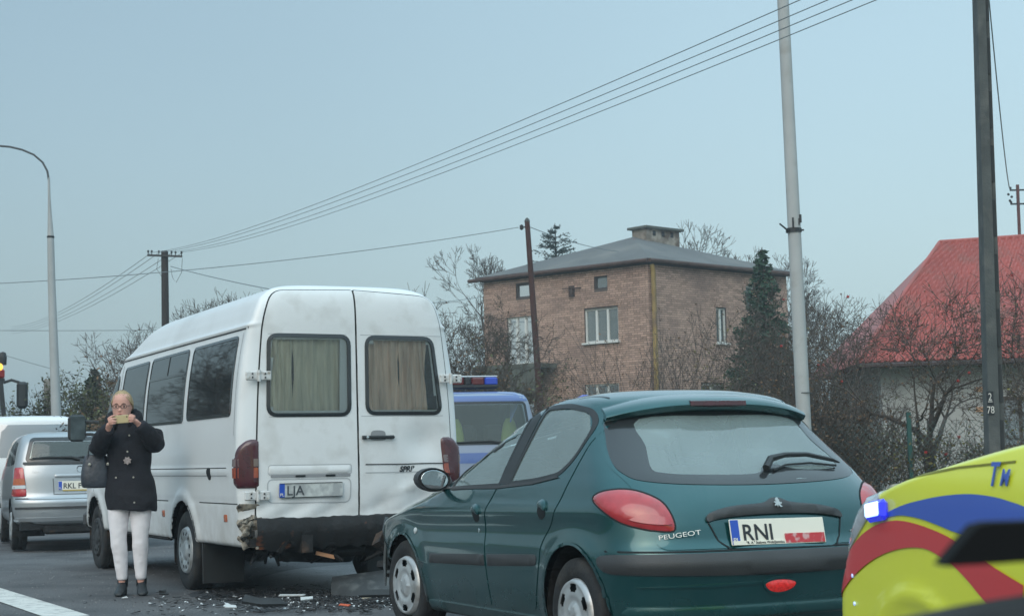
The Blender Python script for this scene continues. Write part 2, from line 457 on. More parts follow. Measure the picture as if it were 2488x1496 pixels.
# ------------------------------------------------------------------ shared materials
M_rubber = mat('tyre_rubber', (.018, .02, .022), .85, var=.3, vscale=8, bump=.3, bscale=60, dirt=(.07, .065, .055), dscale=5, dth=(.5, .8))
M_black = mat('black_plastic', (.02, .023, .025), .5, var=.2, vscale=6)
M_trim = mat('grey_black_bumper_plastic', (.042, .045, .048), .55, var=.2, vscale=4, bump=.15, bscale=150)
M_seam = mat('dark_joint', (.006, .009, .011), .8)
M_under = mat('dirty_underbody', (.012, .013, .014), .85, var=.6, vscale=5, bump=.5, bscale=25, dirt=(.09, .045, .02), dscale=3.5, dth=(.62, .75))
M_chrome = mat('chrome', (.75, .77, .78), .15, metal=1.)
M_steel = mat('brushed_steel', (.45, .48, .5), .4, metal=1., var=.2, vscale=10)
M_hub = mat('silver_hubcap_paint', (.52, .55, .56), .35, metal=.5, var=.15, vscale=12, dirt=(.2, .18, .15), dscale=9, dth=(.5, .8))
M_green = mat('dark_green_metallic_paint', (.006, .076, .082), .22, metal=.5, coat=1., var=.10, vscale=2, inner=(.03, .035, .035), dirt=(.02, .078, .08), dscale=1.2, dth=(.5, .95), grime=(.50, .15, (.075, .085, .08), .35))
M_white = mat('white_van_paint', (.74, .77, .78), .32, coat=.35, var=.03, vscale=2, inner=(.12, .12, .11), dirt=(.56, .57, .56), dscale=1.6, dth=(.5, .85), grime=(.85, .40, (.40, .39, .36)))
M_whited = mat('grubby_white_van_paint', (.70, .72, .72), .4, coat=.2, var=.05, vscale=2.5, dirt=(.50, .50, .48), dscale=5, dth=(.5, .85), bump=.03, bscale=90)
M_silver = mat('silver_car_paint', (.40, .43, .45), .28, metal=.55, coat=.6, var=.06, vscale=3, inner=(.04, .04, .04))
M_redlamp = mat('red_lamp_lens', (.42, .035, .042), .14, coat=.8, var=.2, vscale=14)
M_redlamp2 = mat('dark_red_lamp_lens', (.060, .008, .014), .2, coat=.8, var=.2, vscale=14)
M_oralamp = mat('amber_lamp_lens', (.42, .10, .03), .2, coat=.6, var=.2, vscale=30)
M_glowred = mat('lit_red_fog_lamp', (.5, .02, .02), .12, coat=.8, var=.5, vscale=60, emit=(1., .03, .02), estr=.22)
M_clear = mat('clear_lamp_lens', (.55, .6, .62), .1, coat=.9)
M_ink = mat('black_print', (.02, .025, .03), .6)
M_plate = mat('number_plate_white', (.78, .76, .66), .4)
M_plated = mat('dirty_number_plate', (.55, .58, .56), .5, dirt=(.35, .37, .37), dscale=14, dth=(.4, .6))
M_eublue = mat('blue_plate_band', (.02, .08, .45), .4)
M_frit = mat('black_glass_border', (.028, .032, .035), .15, coat=.3)
M_seat = mat('dark_seat_fabric', (.045, .05, .052), .9, var=.2, vscale=9, bump=.2, bscale=80)
M_gl_green = glass_mat('hatchback_glare_glass', (.86, .92, .90), .36, haze=(.47, .60, .60))  # pale film paints in sky reflection and a brighter cabin
M_gl_clear = glass_mat('clear_windscreen', (.88, .94, .92), .08, haze=(.3, .36, .36))
M_gl_van = glass_mat('van_window_glass', (.92, .95, .93), .12, haze=(.2, .24, .25))
M_gl_dark = glass_mat('dark_side_glass', (.12, .15, .16), .3, haze=(.09, .11, .12), ior=4.2)
M_mirror = mat('mirror_glass', (.55, .62, .66), .04, metal=1.)

def wheel(parent, x, y, z, r, side, w=.19, cap=None, capr=.19, capmat=None, steer=0., offset=.0):
    """tyre as the part, wheel cover and rim as its sub-parts"""
    s = side; rot = Matrix.Rotation(steer, 4, 'Z')
    M = Matrix.Translation((x, y, z)) @ rot @ frame((0, 0, 0), (1, 0, 0), (0, 0, -s))
    m = MB(); q = capr+.004
    m.lathe([(q, -w), (r*.92, -w), (r*.985, -w+.012), (r, -w+.03), (r, -w*.68), (r*.985, -w*.66), (r*.985, -w*.62), (r, -w*.60), (r, -w*.40), (r*.985, -w*.38), (r*.985, -w*.34), (r, -w*.32),
             (r, -.03), (r*.985, -.012), (r*.95, -.002), (r*.84, .006), (q+.012, 0), (q, -.012), (q, -w)], 56, M)
    t = auto_smooth(m.build('wheel', M_rubber, parent), 40)
    m = MB(); m.lathe([(0, -.05), (q, -.05), (q, -.012), (q+.003, -.012), (q+.003, -w*.9), (0, -w*.9)], 40, M); m.build('rim', M_black, t)
    V = []; F = []; na, nr = 120, 14
    for i in range(nr+1):
        rr = capr*i/nr
        for k in range(na):
            h = .004+.016*(1-(rr/capr)**2)+(.010*math.exp(-((rr-capr*.93)/.012)**2)) - .02*(i == nr)
            if cap == 'six':
                for a in range(5):
                    th = 2*math.pi*(a+.5)/5; dx = rr*math.cos(2*math.pi*k/na)-.052*math.cos(th); dy = rr*math.sin(2*math.pi*k/na)-.052*math.sin(th)
                    h += .007*math.exp(-(dx*dx+dy*dy)/.00009)
                h -= .012*math.exp(-((rr-.075)/.018)**2)
            elif cap == 'holes': h += -.018*math.exp(-((rr-capr*.45)/.02)**2)
            V.append(M @ Vector((rr*math.cos(2*math.pi*k/na), rr*math.sin(2*math.pi*k/na), h)))
    for i in range(nr):
        for k in range(na):
            rr = (i+.5)/nr; an = (k+.5)/na
            if cap == 'six':
                a = abs(((an*6) % 1)-.5)*2; hole = .62 < rr < .88 and a < .46*math.sqrt(max(0, 1-((rr-.74)/.14)**2))
            elif cap == 'holes':
                a = abs(((an*12) % 1)-.5)*2; hole = .66 < rr < .82 and a < .42
            else: hole = False
            if not hole: F.append((i*na+k, (i+1)*na+k, (i+1)*na+(k+1) % na, i*na+(k+1) % na))
    mesh('hubcap', V, F, capmat or M_hub, t, smooth=True)
    return t

def arch_liner(body_name, parent, cx, cz, r, half, depth=.42, m=None):
    """dark wheel-well tubs on both sides"""
    for s in (1, -1):
        mb = MB(); n = 28; V = []; F = []
        for i in range(n+1):
            a = -.35+(math.pi+.7)*i/n
            for yy in (half-.012, half-depth): V.append((cx+(r+.004)*math.cos(a), s*yy, cz+(r+.004)*math.sin(a)))
        for i in range(n): F.append((2*i, 2*i+1, 2*i+3, 2*i+2))
        k = len(V); V.append((cx, s*(half-depth), cz)); F += [(2*i+1, 2*i+3, k) for i in range(n)]
        mb.add(V, F); mb.build('wheel_well', m or M_under, parent)

def seat(parent, x, y, z=.35, h=.62, head=True, w=.5, m=None):
    m = m or M_seat
    b = MB(); b.box((x, y, z), (.5, w, .14), bev=.04); rot = Matrix.Rotation(R(-14), 3, 'Y')
    b.box((x-.26, y, z+h/2), (.13, w, h), rot, bev=.05)
    s = b.build('seat', m, parent)
    if head:
        b = MB(); b.box((x-.33, y, z+h+.12), (.1, .26, .17), rot, bev=.04); b.tube([(x-.31, y-.06, z+h-.03), (x-.33, y-.06, z+h+.1)], .008, 6); b.tube([(x-.31, y+.06, z+h-.03), (x-.33, y+.06, z+h+.1)], .008, 6)
        b.build('headrest', m, s)
    return s

def plate(parent, M, w, h, letters, lm=M_ink, pm=None, band='PL', size=None, lsx=.82, lx=None):
    """registration plate: backing board, blue band, characters; M origin at the plate's centre, z outwards"""
    p = MB().box((0, 0, 0), (w, h, .006), bev=.003); p.V = [tuple(M @ Vector(v)) for v in p.V]; o = p.build('number_plate', pm or M_plate, parent)
    b = MB().box((-w/2+.026, 0, .0036), (.044, h-.008, .002)); b.V = [tuple(M @ Vector(v)) for v in b.V]; b.build('blue_band', M_eublue, o)
    text('letters', band, .034, M @ Matrix.Translation((-w/2+.026, -h/2+.012, .006)), M_plate, o, align='CENTER')
    text('letters', letters, size or h*1.02, M @ Matrix.Translation(((-w/2+.062) if lx is None else lx, -h*.33, .005)), lm, o, sx=lsx, bold=.0012)
    return o
# ------------------------------------------------------------------ ground and road
def sheet(name, pts, z, m, kind='structure'):
    o = mesh(name, [(x, y, z) for x, y in pts], [tuple(range(len(pts)))], m); o['kind'] = kind; return o
M_grass = mat('autumn_grass', (.06, .075, .03), .95, var=.5, vscale=.8, bump=.8, bscale=8, dirt=(.12, .09, .05), dscale=.6)
M_road = mat('worn_asphalt', (.125, .128, .132), .85, var=.45, vscale=55, bump=1.0, bscale=90, dirt=(.060, .063, .068), dscale=1.3, dth=(.42, .72))
sheet('ground', [(-250, -60), (250, -60), (250, 420), (-250, 420)], -.06, M_grass)
# the road heads forward and to the left, the way the vehicles point
da = Vector((-math.sin(.44), math.cos(.44))); dn = Vector((math.cos(.44), math.sin(.44)))   # along, to the right
def rd(s, t): v = Vector((-1., 11.))+da*s+dn*t; return (v.x, v.y)
sheet('road', [rd(-40, -7.2), rd(-40, 5.4), rd(160, 5.4), rd(160, -7.2)], 0, M_road)
Mk = mat('worn_white_road_paint', (.62, .62, .58), .7, var=.1, vscale=6, dirt=(.22, .22, .22), dscale=9, dth=(.5, .8))
# edge of a traffic lane marking near the woman, seen bottom left
def line(a, b, w, name='road_marking'):
    a = Vector(a); b = Vector(b); t = (b-a).normalized(); n = Vector((-t.y, t.x))*w/2
    return sheet(name, [a-n, b-n, b+n, a+n], .006, Mk)
line((-6.1, 17.0), (-3.25, 11.75), .30)
line(rd(-30, 4.9), rd(150, 4.9), .12)
for k in range(2, 12): line(rd(3+k*9, -2.0), rd(7+k*9, -2.0), .12)
# kerb and verge on the far side
kb = MB(); 
for s0 in range(-10, 90, 1):
    a = Vector(rd(s0, 5.5)); kb.box((a.x, a.y, .03), (.15, .985, .14), Matrix.Rotation(.44, 3, 'Z'), bev=.012)
k_ = kb.build('kerb', mat('kerb_concrete', (.22, .22, .21), .9, var=.2, island=.15)); k_['kind'] = 'stuff'
# grit on the road surface
rg = random.Random(3); V = []; F = []
for i in range(5200):
    x = rg.uniform(-6.5, 2.5); y = rg.uniform(11.6, 22); s = rg.uniform(.003, .010); n = len(V); a = rg.uniform(0, 6)
    V += [(x+s*math.cos(a), y+s*math.sin(a), .002), (x+s*math.cos(a+2.1), y+s*math.sin(a+2.1), .002), (x+s*math.cos(a+4.2), y+s*math.sin(a+4.2), .002), (x, y, .002+s*.8)]
    F += [(n, n+1, n+3), (n+1, n+2, n+3), (n+2, n, n+3)]
g_ = mesh('road_grit', V, F, mat('grit', (.16, .16, .16), .9, island=.7)); g_['kind'] = 'stuff'

# ------------------------------------------------------------------ brick house
Cn, Lf_, Rt_ = Vector((4.80, 56.0, 0)), Vector((-1.07, 60.9, 0)), Vector((10.54, 61.2, 0))
HB = thing('brick_house', 'two-storey unplastered brick house with a grey hipped roof behind the bare trees', 'house', tuple(Cn))
LW, RW = (Lf_-Cn).length, (Rt_-Cn).length; EZ = 7.75
fL = frame((0, 0, 0), (Lf_-Cn), (0, 0, 1), ((Lf_-Cn).normalized()).cross(Vector((0, 0, 1))))
fR = frame((0, 0, 0), (Rt_-Cn), (0, 0, 1), (Vector((0, 0, 1))).cross((Rt_-Cn).normalized()))
# frames: x along the wall from the corner, y up, z outwards
for f_ in (fL, fR):
    if f_.to_3x3().col[2].y > 0: f_.col[2] = -f_.col[2]
Mmort = mat('mortar', (.10, .085, .078), .95, var=.15, vscale=3)
Mbrick = mat('red_brick', (.42, .285, .225), .9, island=.24, var=.12, vscale=1.2, bump=.3, bscale=30, dirt=(.24, .165, .14), dscale=.9, dth=(.5, .8))
def tr(M, b): b.V = [tuple(M @ Vector(v)) for v in b.V]; return b
winL = [(1.35, 2.85, 5.16, 6.37), (5.25, 6.50, 4.55, 6.34), (1.78, 2.37, 7.06, 7.53), (5.36, 6.04, 7.04, 7.56), (1.40, 2.90, 2.35, 3.66), (5.3, 6.3, 1.9, 3.1)]
winR = [(3.57, 4.13, 5.11, 6.39), (5.31, 5.80, 6.40, 7.30), (2.6, 3.9, 2.2, 3.6)]
def in_win(ws, u, z, e=.02): return any(a-e < u < b+e and c-e < z < d+e for a, b, c, d in ws)
for f_, W_, ws in ((fL, LW, winL), (fR, RW, winR)):
    # mortar wall, split into strips round the openings
    us = sorted({0., W_, *[w[0] for w in ws], *[w[1] for w in ws]}); zs = sorted({-.1, EZ+.05, *[w[2] for w in ws], *[w[3] for w in ws]})
    b = MB(); 
    for i in range(len(us)-1):
        for j in range(len(zs)-1):
            uc, zc = (us[i]+us[i+1])/2, (zs[j]+zs[j+1])/2
            if not in_win(ws, uc, zc, 0): b.add([(us[i], zs[j], 0), (us[i+1], zs[j], 0), (us[i+1], zs[j+1], 0), (us[i], zs[j+1], 0)], [(0, 1, 2, 3)])
    for a, c, d, e in ws: b.add([(a, d, 0), (c, d, 0), (c, e, 0), (a, e, 0), (a, d, -.25), (c, d, -.25), (c, e, -.25), (a, e, -.25)], [(0, 4, 5, 1), (1, 5, 6, 2), (2, 6, 7, 3), (3, 7, 4, 0)])
    tr(f_, b).build('wall', Mmort, HB)
    V = []; F = []; row = 0; z = 2.0
    rb = random.Random(5)
    while z < EZ-.02:
        cuts = sorted((a_, b_) for a_, b_, c, d in ws if c-.06 < z+.03 < d+.02); iv = []; u0 = .004
        for a_, b_ in cuts: iv.append((u0, a_-.006)); u0 = b_+.006
        iv.append((u0, W_-.004))
        for u0, u1 in iv:
            u = u0; first = row % 2
            while u < u1-.03:
                w = .122 if (row % 4 == 0 or first) else .248
                first = 0; w = min(w, u1-u)
                if u1-u-w < .05: w = u1-u
                lint = any(a_-.15 < u+w/2 < b_+.15 and d+.02 < z < d+.26 for a_, b_, c, d in ws)
                h = .064; o_ = rb.uniform(.004, .012) + (.02 if lint else 0); n = len(V)
                V += [(u, z, 0), (u+w, z, 0), (u+w, z+h, 0), (u, z+h, 0), (u+.002, z+.002, o_), (u+w-.002, z+.002, o_), (u+w-.002, z+h-.002, o_), (u+.002, z+h-.002, o_)]
                F += [(n+4, n+5, n+6, n+7), (n, n+1, n+5, n+4), (n+1, n+2, n+6, n+5), (n+2, n+3, n+7, n+6), (n+3, n, n+4, n+7)]
                u += w+.012
        z += .079; row += 1
    bk = mesh('brickwork', [tuple(f_ @ Vector(v)) for v in V], F, Mbrick, HB); bk['kind'] = 'stuff'
# other walls
back = Lf_+Rt_-Cn-Cn
b = MB(); P4_ = [Vector((0, 0, 0)), Lf_-Cn, back, Rt_-Cn]
b.add([(Lf_-Cn)+Vector((0, 0, z)) for z in (-.1, EZ)]+[back+Vector((0, 0, z)) for z in (-.1, EZ)]+[(Rt_-Cn)+Vector((0, 0, z)) for z in (-.1, EZ)], [(0, 1, 3, 2), (2, 3, 5, 4)]); b.build('wall', Mmort, HB)
Mfr = mat('white_window_frame', (.62, .64, .62), .5); Mgl = glass_mat('house_glass', (.5, .55, .55), .3, haze=(.25, .3, .3))
Mlace = mat('net_curtain', (.42, .47, .48), .9, var=.35, vscale=3, stretch=(5, 5, .8)); Mdfr = mat('dark_window_frame', (.06, .055, .055), .7); Mdark = mat('dark_room', (.03, .035, .04), .9)
def house_window(f_, w, panes, lace=True, sill=True, fm=None):
    a, b_, c, d = w; o = MB(); t = .055
    o.box(((a+b_)/2, c+t/2, -.10), (b_-a, t, .07)); o.box(((a+b_)/2, d-t/2, -.10), (b_-a, t, .07))
    for k in range(panes+1):
        x = a+(b_-a)*k/panes; x = min(max(x, a+t/2), b_-t/2); o.box((x, (c+d)/2, -.097), (t*(1.0 if k in (0, panes) else 1.5), d-c-2*t, .07))
    r = tr(f_, o).build('window', fm or Mfr, HB)
    for k in range(panes):
        x0 = a+(b_-a)*k/panes+t*.8; x1 = a+(b_-a)*(k+1)/panes-t*.8
        g = MB(); g.box(((x0+x1)/2, (c+d)/2, -.115), (x1-x0, d-c-2*t, .006)); tr(f_, g).build('pane', Mgl, r)
        if lace:
            g = MB(); g.box(((x0+x1)/2+.03*(k-1), (c+d)/2, -.19), ((x1-x0)*.82, d-c-t, .01)); tr(f_, g).build('net_curtain', Mlace, r)
    g = MB(); g.box(((a+b_)/2, (c+d)/2, -.45), (b_-a, d-c, .02)); tr(f_, g).build('dark_interior', Mdark, r)
    if sill: g = MB(); g.box(((a+b_)/2, c-.035, .05), (b_-a+.14, .06, .14)); tr(f_, g).build('sill', Mfr, r)
house_window(fL, winL[0], 3); house_window(fL, winL[1], 3, False, False); house_window(fL, winL[2], 1, False, False, Mdfr); house_window(fL, winL[3], 1, False, False, Mdfr)
house_window(fL, winL[4], 3, False); house_window(fL, winL[5], 2, False)
house_window(fR, winR[0], 2, False); house_window(fR, winR[1], 1, True, False); house_window(fR, winR[2], 2, False)
# hipped roof with overhang
oh = .22; uL = (Lf_-Cn).normalized(); uR = (Rt_-Cn).normalized(); ez = EZ+.06
e0 = -uL*oh*.9-uR*oh*.9; e1 = (Lf_-Cn)+uL*oh-uR*oh; e2 = back+uL*oh+uR*oh; e3 = (Rt_-Cn)+uR*oh-uL*oh
up = lambda v, z: Vector((v.x, v.y, z))
r0 = up(back*.5-uR*.4-uL*.3, 9.36); r1 = up(back*.5+uR*.9+uL*.2, 9.36)
Mroof = mat('grey_roofing_felt', (.115, .12, .12), .9, var=.15, vscale=.8, bump=.15, bscale=20, dirt=(.16, .16, .15), dscale=.6)
Mfas = mat('dark_fascia', (.045, .030, .028), .8, var=.3, vscale=3)
b = MB(); t_ = .14
E = [up(e, ez) for e in (e0, e1, e2, e3)]; E2 = [up(e, ez+t_) for e in (e0, e1, e2, e3)]
b.add(E2+[r0, r1], [(0, 4, 1), (1, 4, 5, 2), (2, 5, 3), (3, 5, 4, 0)])
ro = b.build('roof', Mroof, HB)
b = MB(); b.add(E+E2, [(0, 1, 2, 3), (0, 4, 5, 1), (1, 5, 6, 2), (2, 6, 7, 3), (3, 7, 4, 0)]); b.build('fascia', Mfas, HB)
b = MB()
for p, q in ((e0, e1), (e0, e3)):
    d_ = (q-p).normalized(); n_ = Vector((d_.y, -d_.x, 0)); n_ = n_ if n_.y < 0 else -n_
    b.tube([up(p+n_*.07-d_*.0, ez+.06), up(q+n_*.07+d_*(.25 if q is e1 else 0), ez+.03)], .075, 8)
b.build('gutter', mat('rusty_gutter', (.07, .04, .032), .8, var=.4, vscale=4), HB)
b = MB(); pz = [(.05, EZ+.0), (.12, 7.5), (.12, 2.2)]
b.tube([tuple(fR @ Vector((u, z, .14))) for u, z in pz], .085, 8); b.build('downpipe', mat('yellow_downpipe', (.29, .20, .065), .6, var=.3, vscale=2, dirt=(.16, .10, .06), dscale=1.5), HB)
# chimney block with cap slab
ch = MB(); cx = Vector((.75, 5.3, 0)); rotc = Matrix.Rotation(math.atan2((Rt_-Cn).y, (Rt_-Cn).x), 3, 'Z')
ch.box((cx.x+.05, cx.y, 9.05), (1.85, .75, 1.25), rotc); co = ch.build('chimney', mat('patchy_chimney_plaster', (.30, .27, .23), .9, var=.5, vscale=2.5, dirt=(.13, .10, .08), dscale=2.2, dth=(.45, .6)), HB)
ch = MB(); ch.box((cx.x+.05, cx.y, 9.71), (2.15, 1.0, .09), rotc); ch.build('cap_slab', mat('dark_concrete_slab', (.09, .10, .09), .9), co)
ch = MB(); ch.box((cx.x-.1, cx.y-.55, 8.78), (2.3, .10, .22), rotc @ Matrix.Rotation(.28, 3, 'Y')); ch.build('flashing', mat('rusty_flashing', (.20, .07, .045), .8, var=.3), co)
ch = MB()
for k in range(3): ch.box(tuple(Vector((cx.x+.05, cx.y, 9.5))+rotc @ Vector((-.5+k*.5, -.376, 0))), (.16, .02, .2), rotc)
ch.build('flue_opening', Mdark, co)
b = MB(); b.box(tuple(fL @ Vector((3.31, 7.08, .02))), (.35, .05, .4)); b.tube([tuple(fL @ Vector((2.9, 7.16, .1))), tuple(fL @ Vector((3.75, 7.2, .12)))], .025, 5); b.tube([tuple(fL @ Vector((3.3, 7.16, .1))), tuple(fL @ Vector((3.3, 6.95, .12)))], .05, 6)
b.build('wall_bracket', mat('rusty_iron', (.06, .04, .035), .8), HB)
b = MB(); tr(fL, MB()); b.box((5.75, 4.42, .55), (3.2, .16, 1.1)); b.box((5.75, 3.9, 1.06), (3.2, .9, .05))
tr(fL, b).build('balcony', mat('weathered_balcony', (.10, .11, .095), .9, var=.4, vscale=2), HB)

# ------------------------------------------------------------------ house with the red roof
RH = thing('red_roofed_house', 'pale rendered house under a steep red tiled roof at the right', 'house', (11.0, 40.0, 0), 0)
Mred = mat('red_metal_tiles', (.35, .078, .062), .5, var=.18, vscale=1.0, coat=.05, dirt=(.27, .09, .07), dscale=1.4)
Mren = mat('pale_render', (.42, .43, .42), .9, var=.12, vscale=1.2, bump=.2, bscale=30)
# hipped front slope: eave left (8.6,40) to the right; ridge from (11.04, 44) on
ea, eb = Vector((-2.45, 0, 3.22)), Vector((9.5, -1.0, 3.30)); ra, rb_ = Vector((.85, 4.0, 6.70)), Vector((7.5, 3.4, 6.95)); bk_ = Vector((-2.2, 8.4, 3.22)); bk2 = Vector((9.8, 7.4, 3.3))
b = MB(); b.add([ea, eb, rb_, ra, bk_, bk2], [(0, 1, 2, 3), (0, 3, 4), (3, 2, 5, 4)]); ro = b.build('roof', Mred, RH)
# tile courses: raised ribs running up the slope with stepped edges (left part densest)
V = []; F = []; nu, nv = 230, 26
nrm = (eb-ea).cross(ra-ea).normalized(); 
if nrm.y > 0: nrm = -nrm
for j in range(nv+1):
    for st in (0, 1):
        t = min(1, (j+ (0 if st == 0 else -.001))/nv)
        A = ea.lerp(ra, t); B = eb.lerp(rb_, t); 
        for i in range(nu+1):
            u = i/nu; x_ = A.lerp(B, u); s_ = (A.x+(B.x-A.x)*u)
            V.append(x_+nrm*(.03+.034*math.cos(s_*2*math.pi/.19)+ (.045 if st == 0 else 0.0)))
n1 = nu+1
for j in range(2*nv+1):
    for i in range(nu): F.append((j*n1+i, j*n1+i+1, (j+1)*n1+i+1, (j+1)*n1+i))
tl = mesh('roof_tiles', V, F, Mred, RH, smooth=False); tl['kind'] = 'stuff'
b = MB(); b.tube([ra+Vector((0, 0, .05)), rb_+Vector((0, 0, .05))], .07, 8); b.tube([ra+Vector((0, 0, .05)), ea+Vector((0, 0, .07))], .06, 8); b.build('ridge_cap', Mred, RH)
b = MB(); b.tube([ea+Vector((0, -.08, -.05)), eb+Vector((0, -.08, -.05))], .07, 8); b.build('gutter', mat('dark_gutter', (.05, .03, .03), .6), RH)
b = MB(); b.add([(-1.7, .7, -.1), (9.0, 0, -.1), (9.0, 0, 3.25), (-1.7, .7, 3.25), (-1.6, 7.6, -.1), (-1.6, 7.6, 3.25)], [(0, 1, 2, 3), (0, 3, 5, 4)]); b.build('wall', Mren, RH)
b = MB(); b.add([ea+Vector((0, 0, -.02)), eb+Vector((0, 0, -.02)), Vector((9.0, 0, 3.2)), Vector((-1.7, .7, 3.2))], [(0, 1, 2, 3)]); b.build('soffit', Mfas, RH)
for x in (1.7, 4.6):
    y0 = .7-(x+1.7)*.7/10.7
    b = MB(); b.box((x, y0-.03, 1.7), (1.1, .08, 1.3)); w_ = b.build('window', mat('brown_window_frame', (.07, .045, .03), .6), RH)
    for s in (-.26, .26): g = MB(); g.box((x+s, y0-.075, 1.7), (.42, .01, 1.1)); g.build('pane', M_gl_dark, w_)
for x, z in ((.75, 2.55), (.72, 2.05)):
    g = MB(); g.box((x, .7-(x+1.7)*.7/10.7-.02, z), (.17, .05, .12)); g.build('wall_vent', mat('peach_vent', (.55, .33, .2), .8), RH)
b = MB()   # roof mast with crossarms for the supply cable
ms = thing('roof_mast', 'thin rusty mast with two short crossarms rising above the red roof', 'mast', (16.0-.1, 50.0, 0))
b = MB(); b.tube([(0.05, 0, 5.0), (.1, 0, 9.30)], .05, 8); b.build('pole', mat('rusty_pipe', (.11, .045, .04), .8, var=.3, vscale=2), ms)
for z in (9.13, 8.69): b = MB(); b.tube([(-.15, 0, z), (.75, 0, z)], .028, 6); b.build('crossarm', M_black, ms)
b = MB()
for x, z in ((-.13, 9.2), (-.2, 9.0), (-.1, 8.92), (-.16, 8.80), (-.13, 8.75), (.5, 9.2), (.5, 8.77)): b.lathe([(0, -.045), (.035, -.03), (.045, 0), (.03, .03), (0, .045)], 8, Matrix.Translation((x, 0, z)))
q_ = b.build('insulator', M_black, ms); q_['kind'] = 'stuff'

# ------------------------------------------------------------------ poles and wires
Mconc = mat('pale_concrete', (.40, .42, .42), .85, var=.10, vscale=1.5, bump=.2, bscale=60, dirt=(.27, .26, .24), dscale=2.2, dth=(.55, .8))
Mconcd = mat('dark_concrete', (.075, .085, .085), .9, var=.25, vscale=3, bump=.3, bscale=50, dirt=(.12, .125, .12), dscale=5)
def pole(name, label, base, top, r0_, r1_, m, n=12, cat='pole', group=None):
    p = thing(name, label, cat, tuple(base), 0, group); b = MB(); d = Vector(top)-Vector(base)
    b.tube([d*(k/8) for k in range(9)], [r0_+(r1_-r0_)*k/8 for k in range(9)], n); o = b.build('pole', m, p, smooth=True); auto_smooth(o, 50); return p, o
lc, _ = pole('lamp_column', 'tall pale concrete lamp column rising behind the green hatchback', (4.33, 24, 0), (4.22, 24, 10.2), .112, .080, Mconc, 14, 'lamp post')
c_ = MB(); zz = 4.40; xx = -.047
c_.lathe([(.112, -.03), (.120, -.03), (.120, .03), (.112, .03)], 20, Matrix.Translation((xx-.01, 0, zz))); c_.tube([(xx-.10, -.08, zz-.02), (xx-.24, -.12, zz+.09)], .014, 6); c_.tube([(xx+.10, -.02, zz+.0), (xx+.14, -.02, zz)], .014, 6)
c_.build('clamp', M_black, lc)
c_ = MB(); c_.box((xx-.035, -.105, zz+.10), (.022, .03, .16)); c_.box((xx+.085, -.05, zz+.17), (.035, .05, .12)); c_.box((xx+.06, -.08, zz+.12), (.016, .02, .10)); c_.build('bracket_bolts', M_black, lc)
c_ = MB(); c_.lathe([(.1095, -.008), (.114, -.008), (.114, .008), (.1095, .008)], 20, Matrix.Translation((0, 0, 1.95))); c_.build('joint_band', Mconcd, lc)
b = MB(); b.tube([(-.11, 0, 10.1), (-.2, 0, 10.7), (-.7, -.2, 11.1), (-1.5, -.5, 11.2)], [.05, .035, .03, .03], 8); b.build('arm', MATS['pale_concrete'], lc); b = MB(); b.box((-1.8, -.6, 11.18), (.6, .25, .13), Matrix.Rotation(.3, 3, 'Z'), bev=.04); b.build('lamp_head', Mconcd, lc)
# ribbed concrete pole with stencilled number
rp = thing('power_pole', 'dark ribbed concrete power pole with a painted number, in front of the red roof', 'pole', (5.335, 18, 0))
b = MB()
def hw(z): return .105-.0047*z
lean = lambda z: .018*z
zs_ = [0, 2, 4, 6, 8]
b.loft([[(lean(z)-hw(z)+.01, -.10, z), (lean(z)+hw(z)*.35, -.10, z), (lean(z)+hw(z)*.35, .10, z), (lean(z)-hw(z)+.01, .10, z)] for z in zs_]); b.build('pole', Mconcd, rp)
b = MB(); b.loft([[(lean(z)+hw(z)*.35, -.04, z), (lean(z)+hw(z), -.06, z), (lean(z)+hw(z), .10, z), (lean(z)+hw(z)*.35, .10, z)] for z in zs_]); b.build('rear_flange', Mconcd, rp)
for k in range(13):
    z = .55+k*.62
    if z > 7: break
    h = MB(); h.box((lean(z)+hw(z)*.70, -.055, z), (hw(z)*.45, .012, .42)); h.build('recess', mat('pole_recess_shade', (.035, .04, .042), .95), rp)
h = MB(); h.box((lean(1.58)-.085+.02, -.106, 1.57), (.075, .008, .26)); nb = h.build('number_plate', mat('black_stencil', (.02, .025, .03), .8), rp)
for s, z in (('2', 1.60), ('78', 1.455)): text('letters', s, .115, frame((lean(1.58)-.066, -.112, z), (1, 0, 0), (0, 0, 1)), Mk, nb, align='CENTER', sx=.75)
h = MB(); h.box((lean(1.58)-.066, -.112, 1.585), (.05, .004, .008)); h.build('line', Mk, nb)
rpole, _ = pole('iron_pole', 'rust-brown pole standing in front of the brick house', (.80, 42, 0), (.45, 42, 7.30), .105, .070, mat('rusty_brown_pole', (.060, .026, .022), .85, var=.35, vscale=2, bump=.3, bscale=20), 10)
h = MB(); h.lathe([(0, .10), (.05, .06), (.075, 0), (.07, -.03)], 10, Matrix.Translation((-.35, 0, 7.30))); h.build('cap', Mconcd, rpole)
h = MB(); h.tube([(-.38, 0, 7.15), (-.55, 0, 7.12)], .02, 5); h.lathe([(0, .08), (.05, .05), (.05, -.05), (0, -.08)], 8, Matrix.Translation((-.50, 0, 7.14))); h.build('insulator', M_black, rpole)
wp, _ = pole('wooden_pole', 'dark wooden pole with a crossarm behind the front of the white van', (-9.72, 45, 0), (-9.78, 45, 7.12), .125, .098, mat('tarred_wood', (.040, .034, .032), .9, var=.3, vscale=3, stretch=(6, 6, .4), bump=.3), 10)
h = MB(); h.box((-.03, -.11, 6.97), (.98, .07, .05), Matrix.Rotation(.055, 3, 'Y')); h.build('crossarm', M_black, wp)
for x in (-.50, -.40, -.20, .16, .27, .44):
    h = MB(); h.tube([(x, -.11, 6.98-x*.055), (x, -.11, 7.05-x*.055)], .012, 5); h.lathe([(0, -.04), (.028, -.03), (.03, .02), (0, .045)], 8, Matrix.Translation((x, -.11, 7.08-x*.055))); h.build('insulator', M_black, wp)
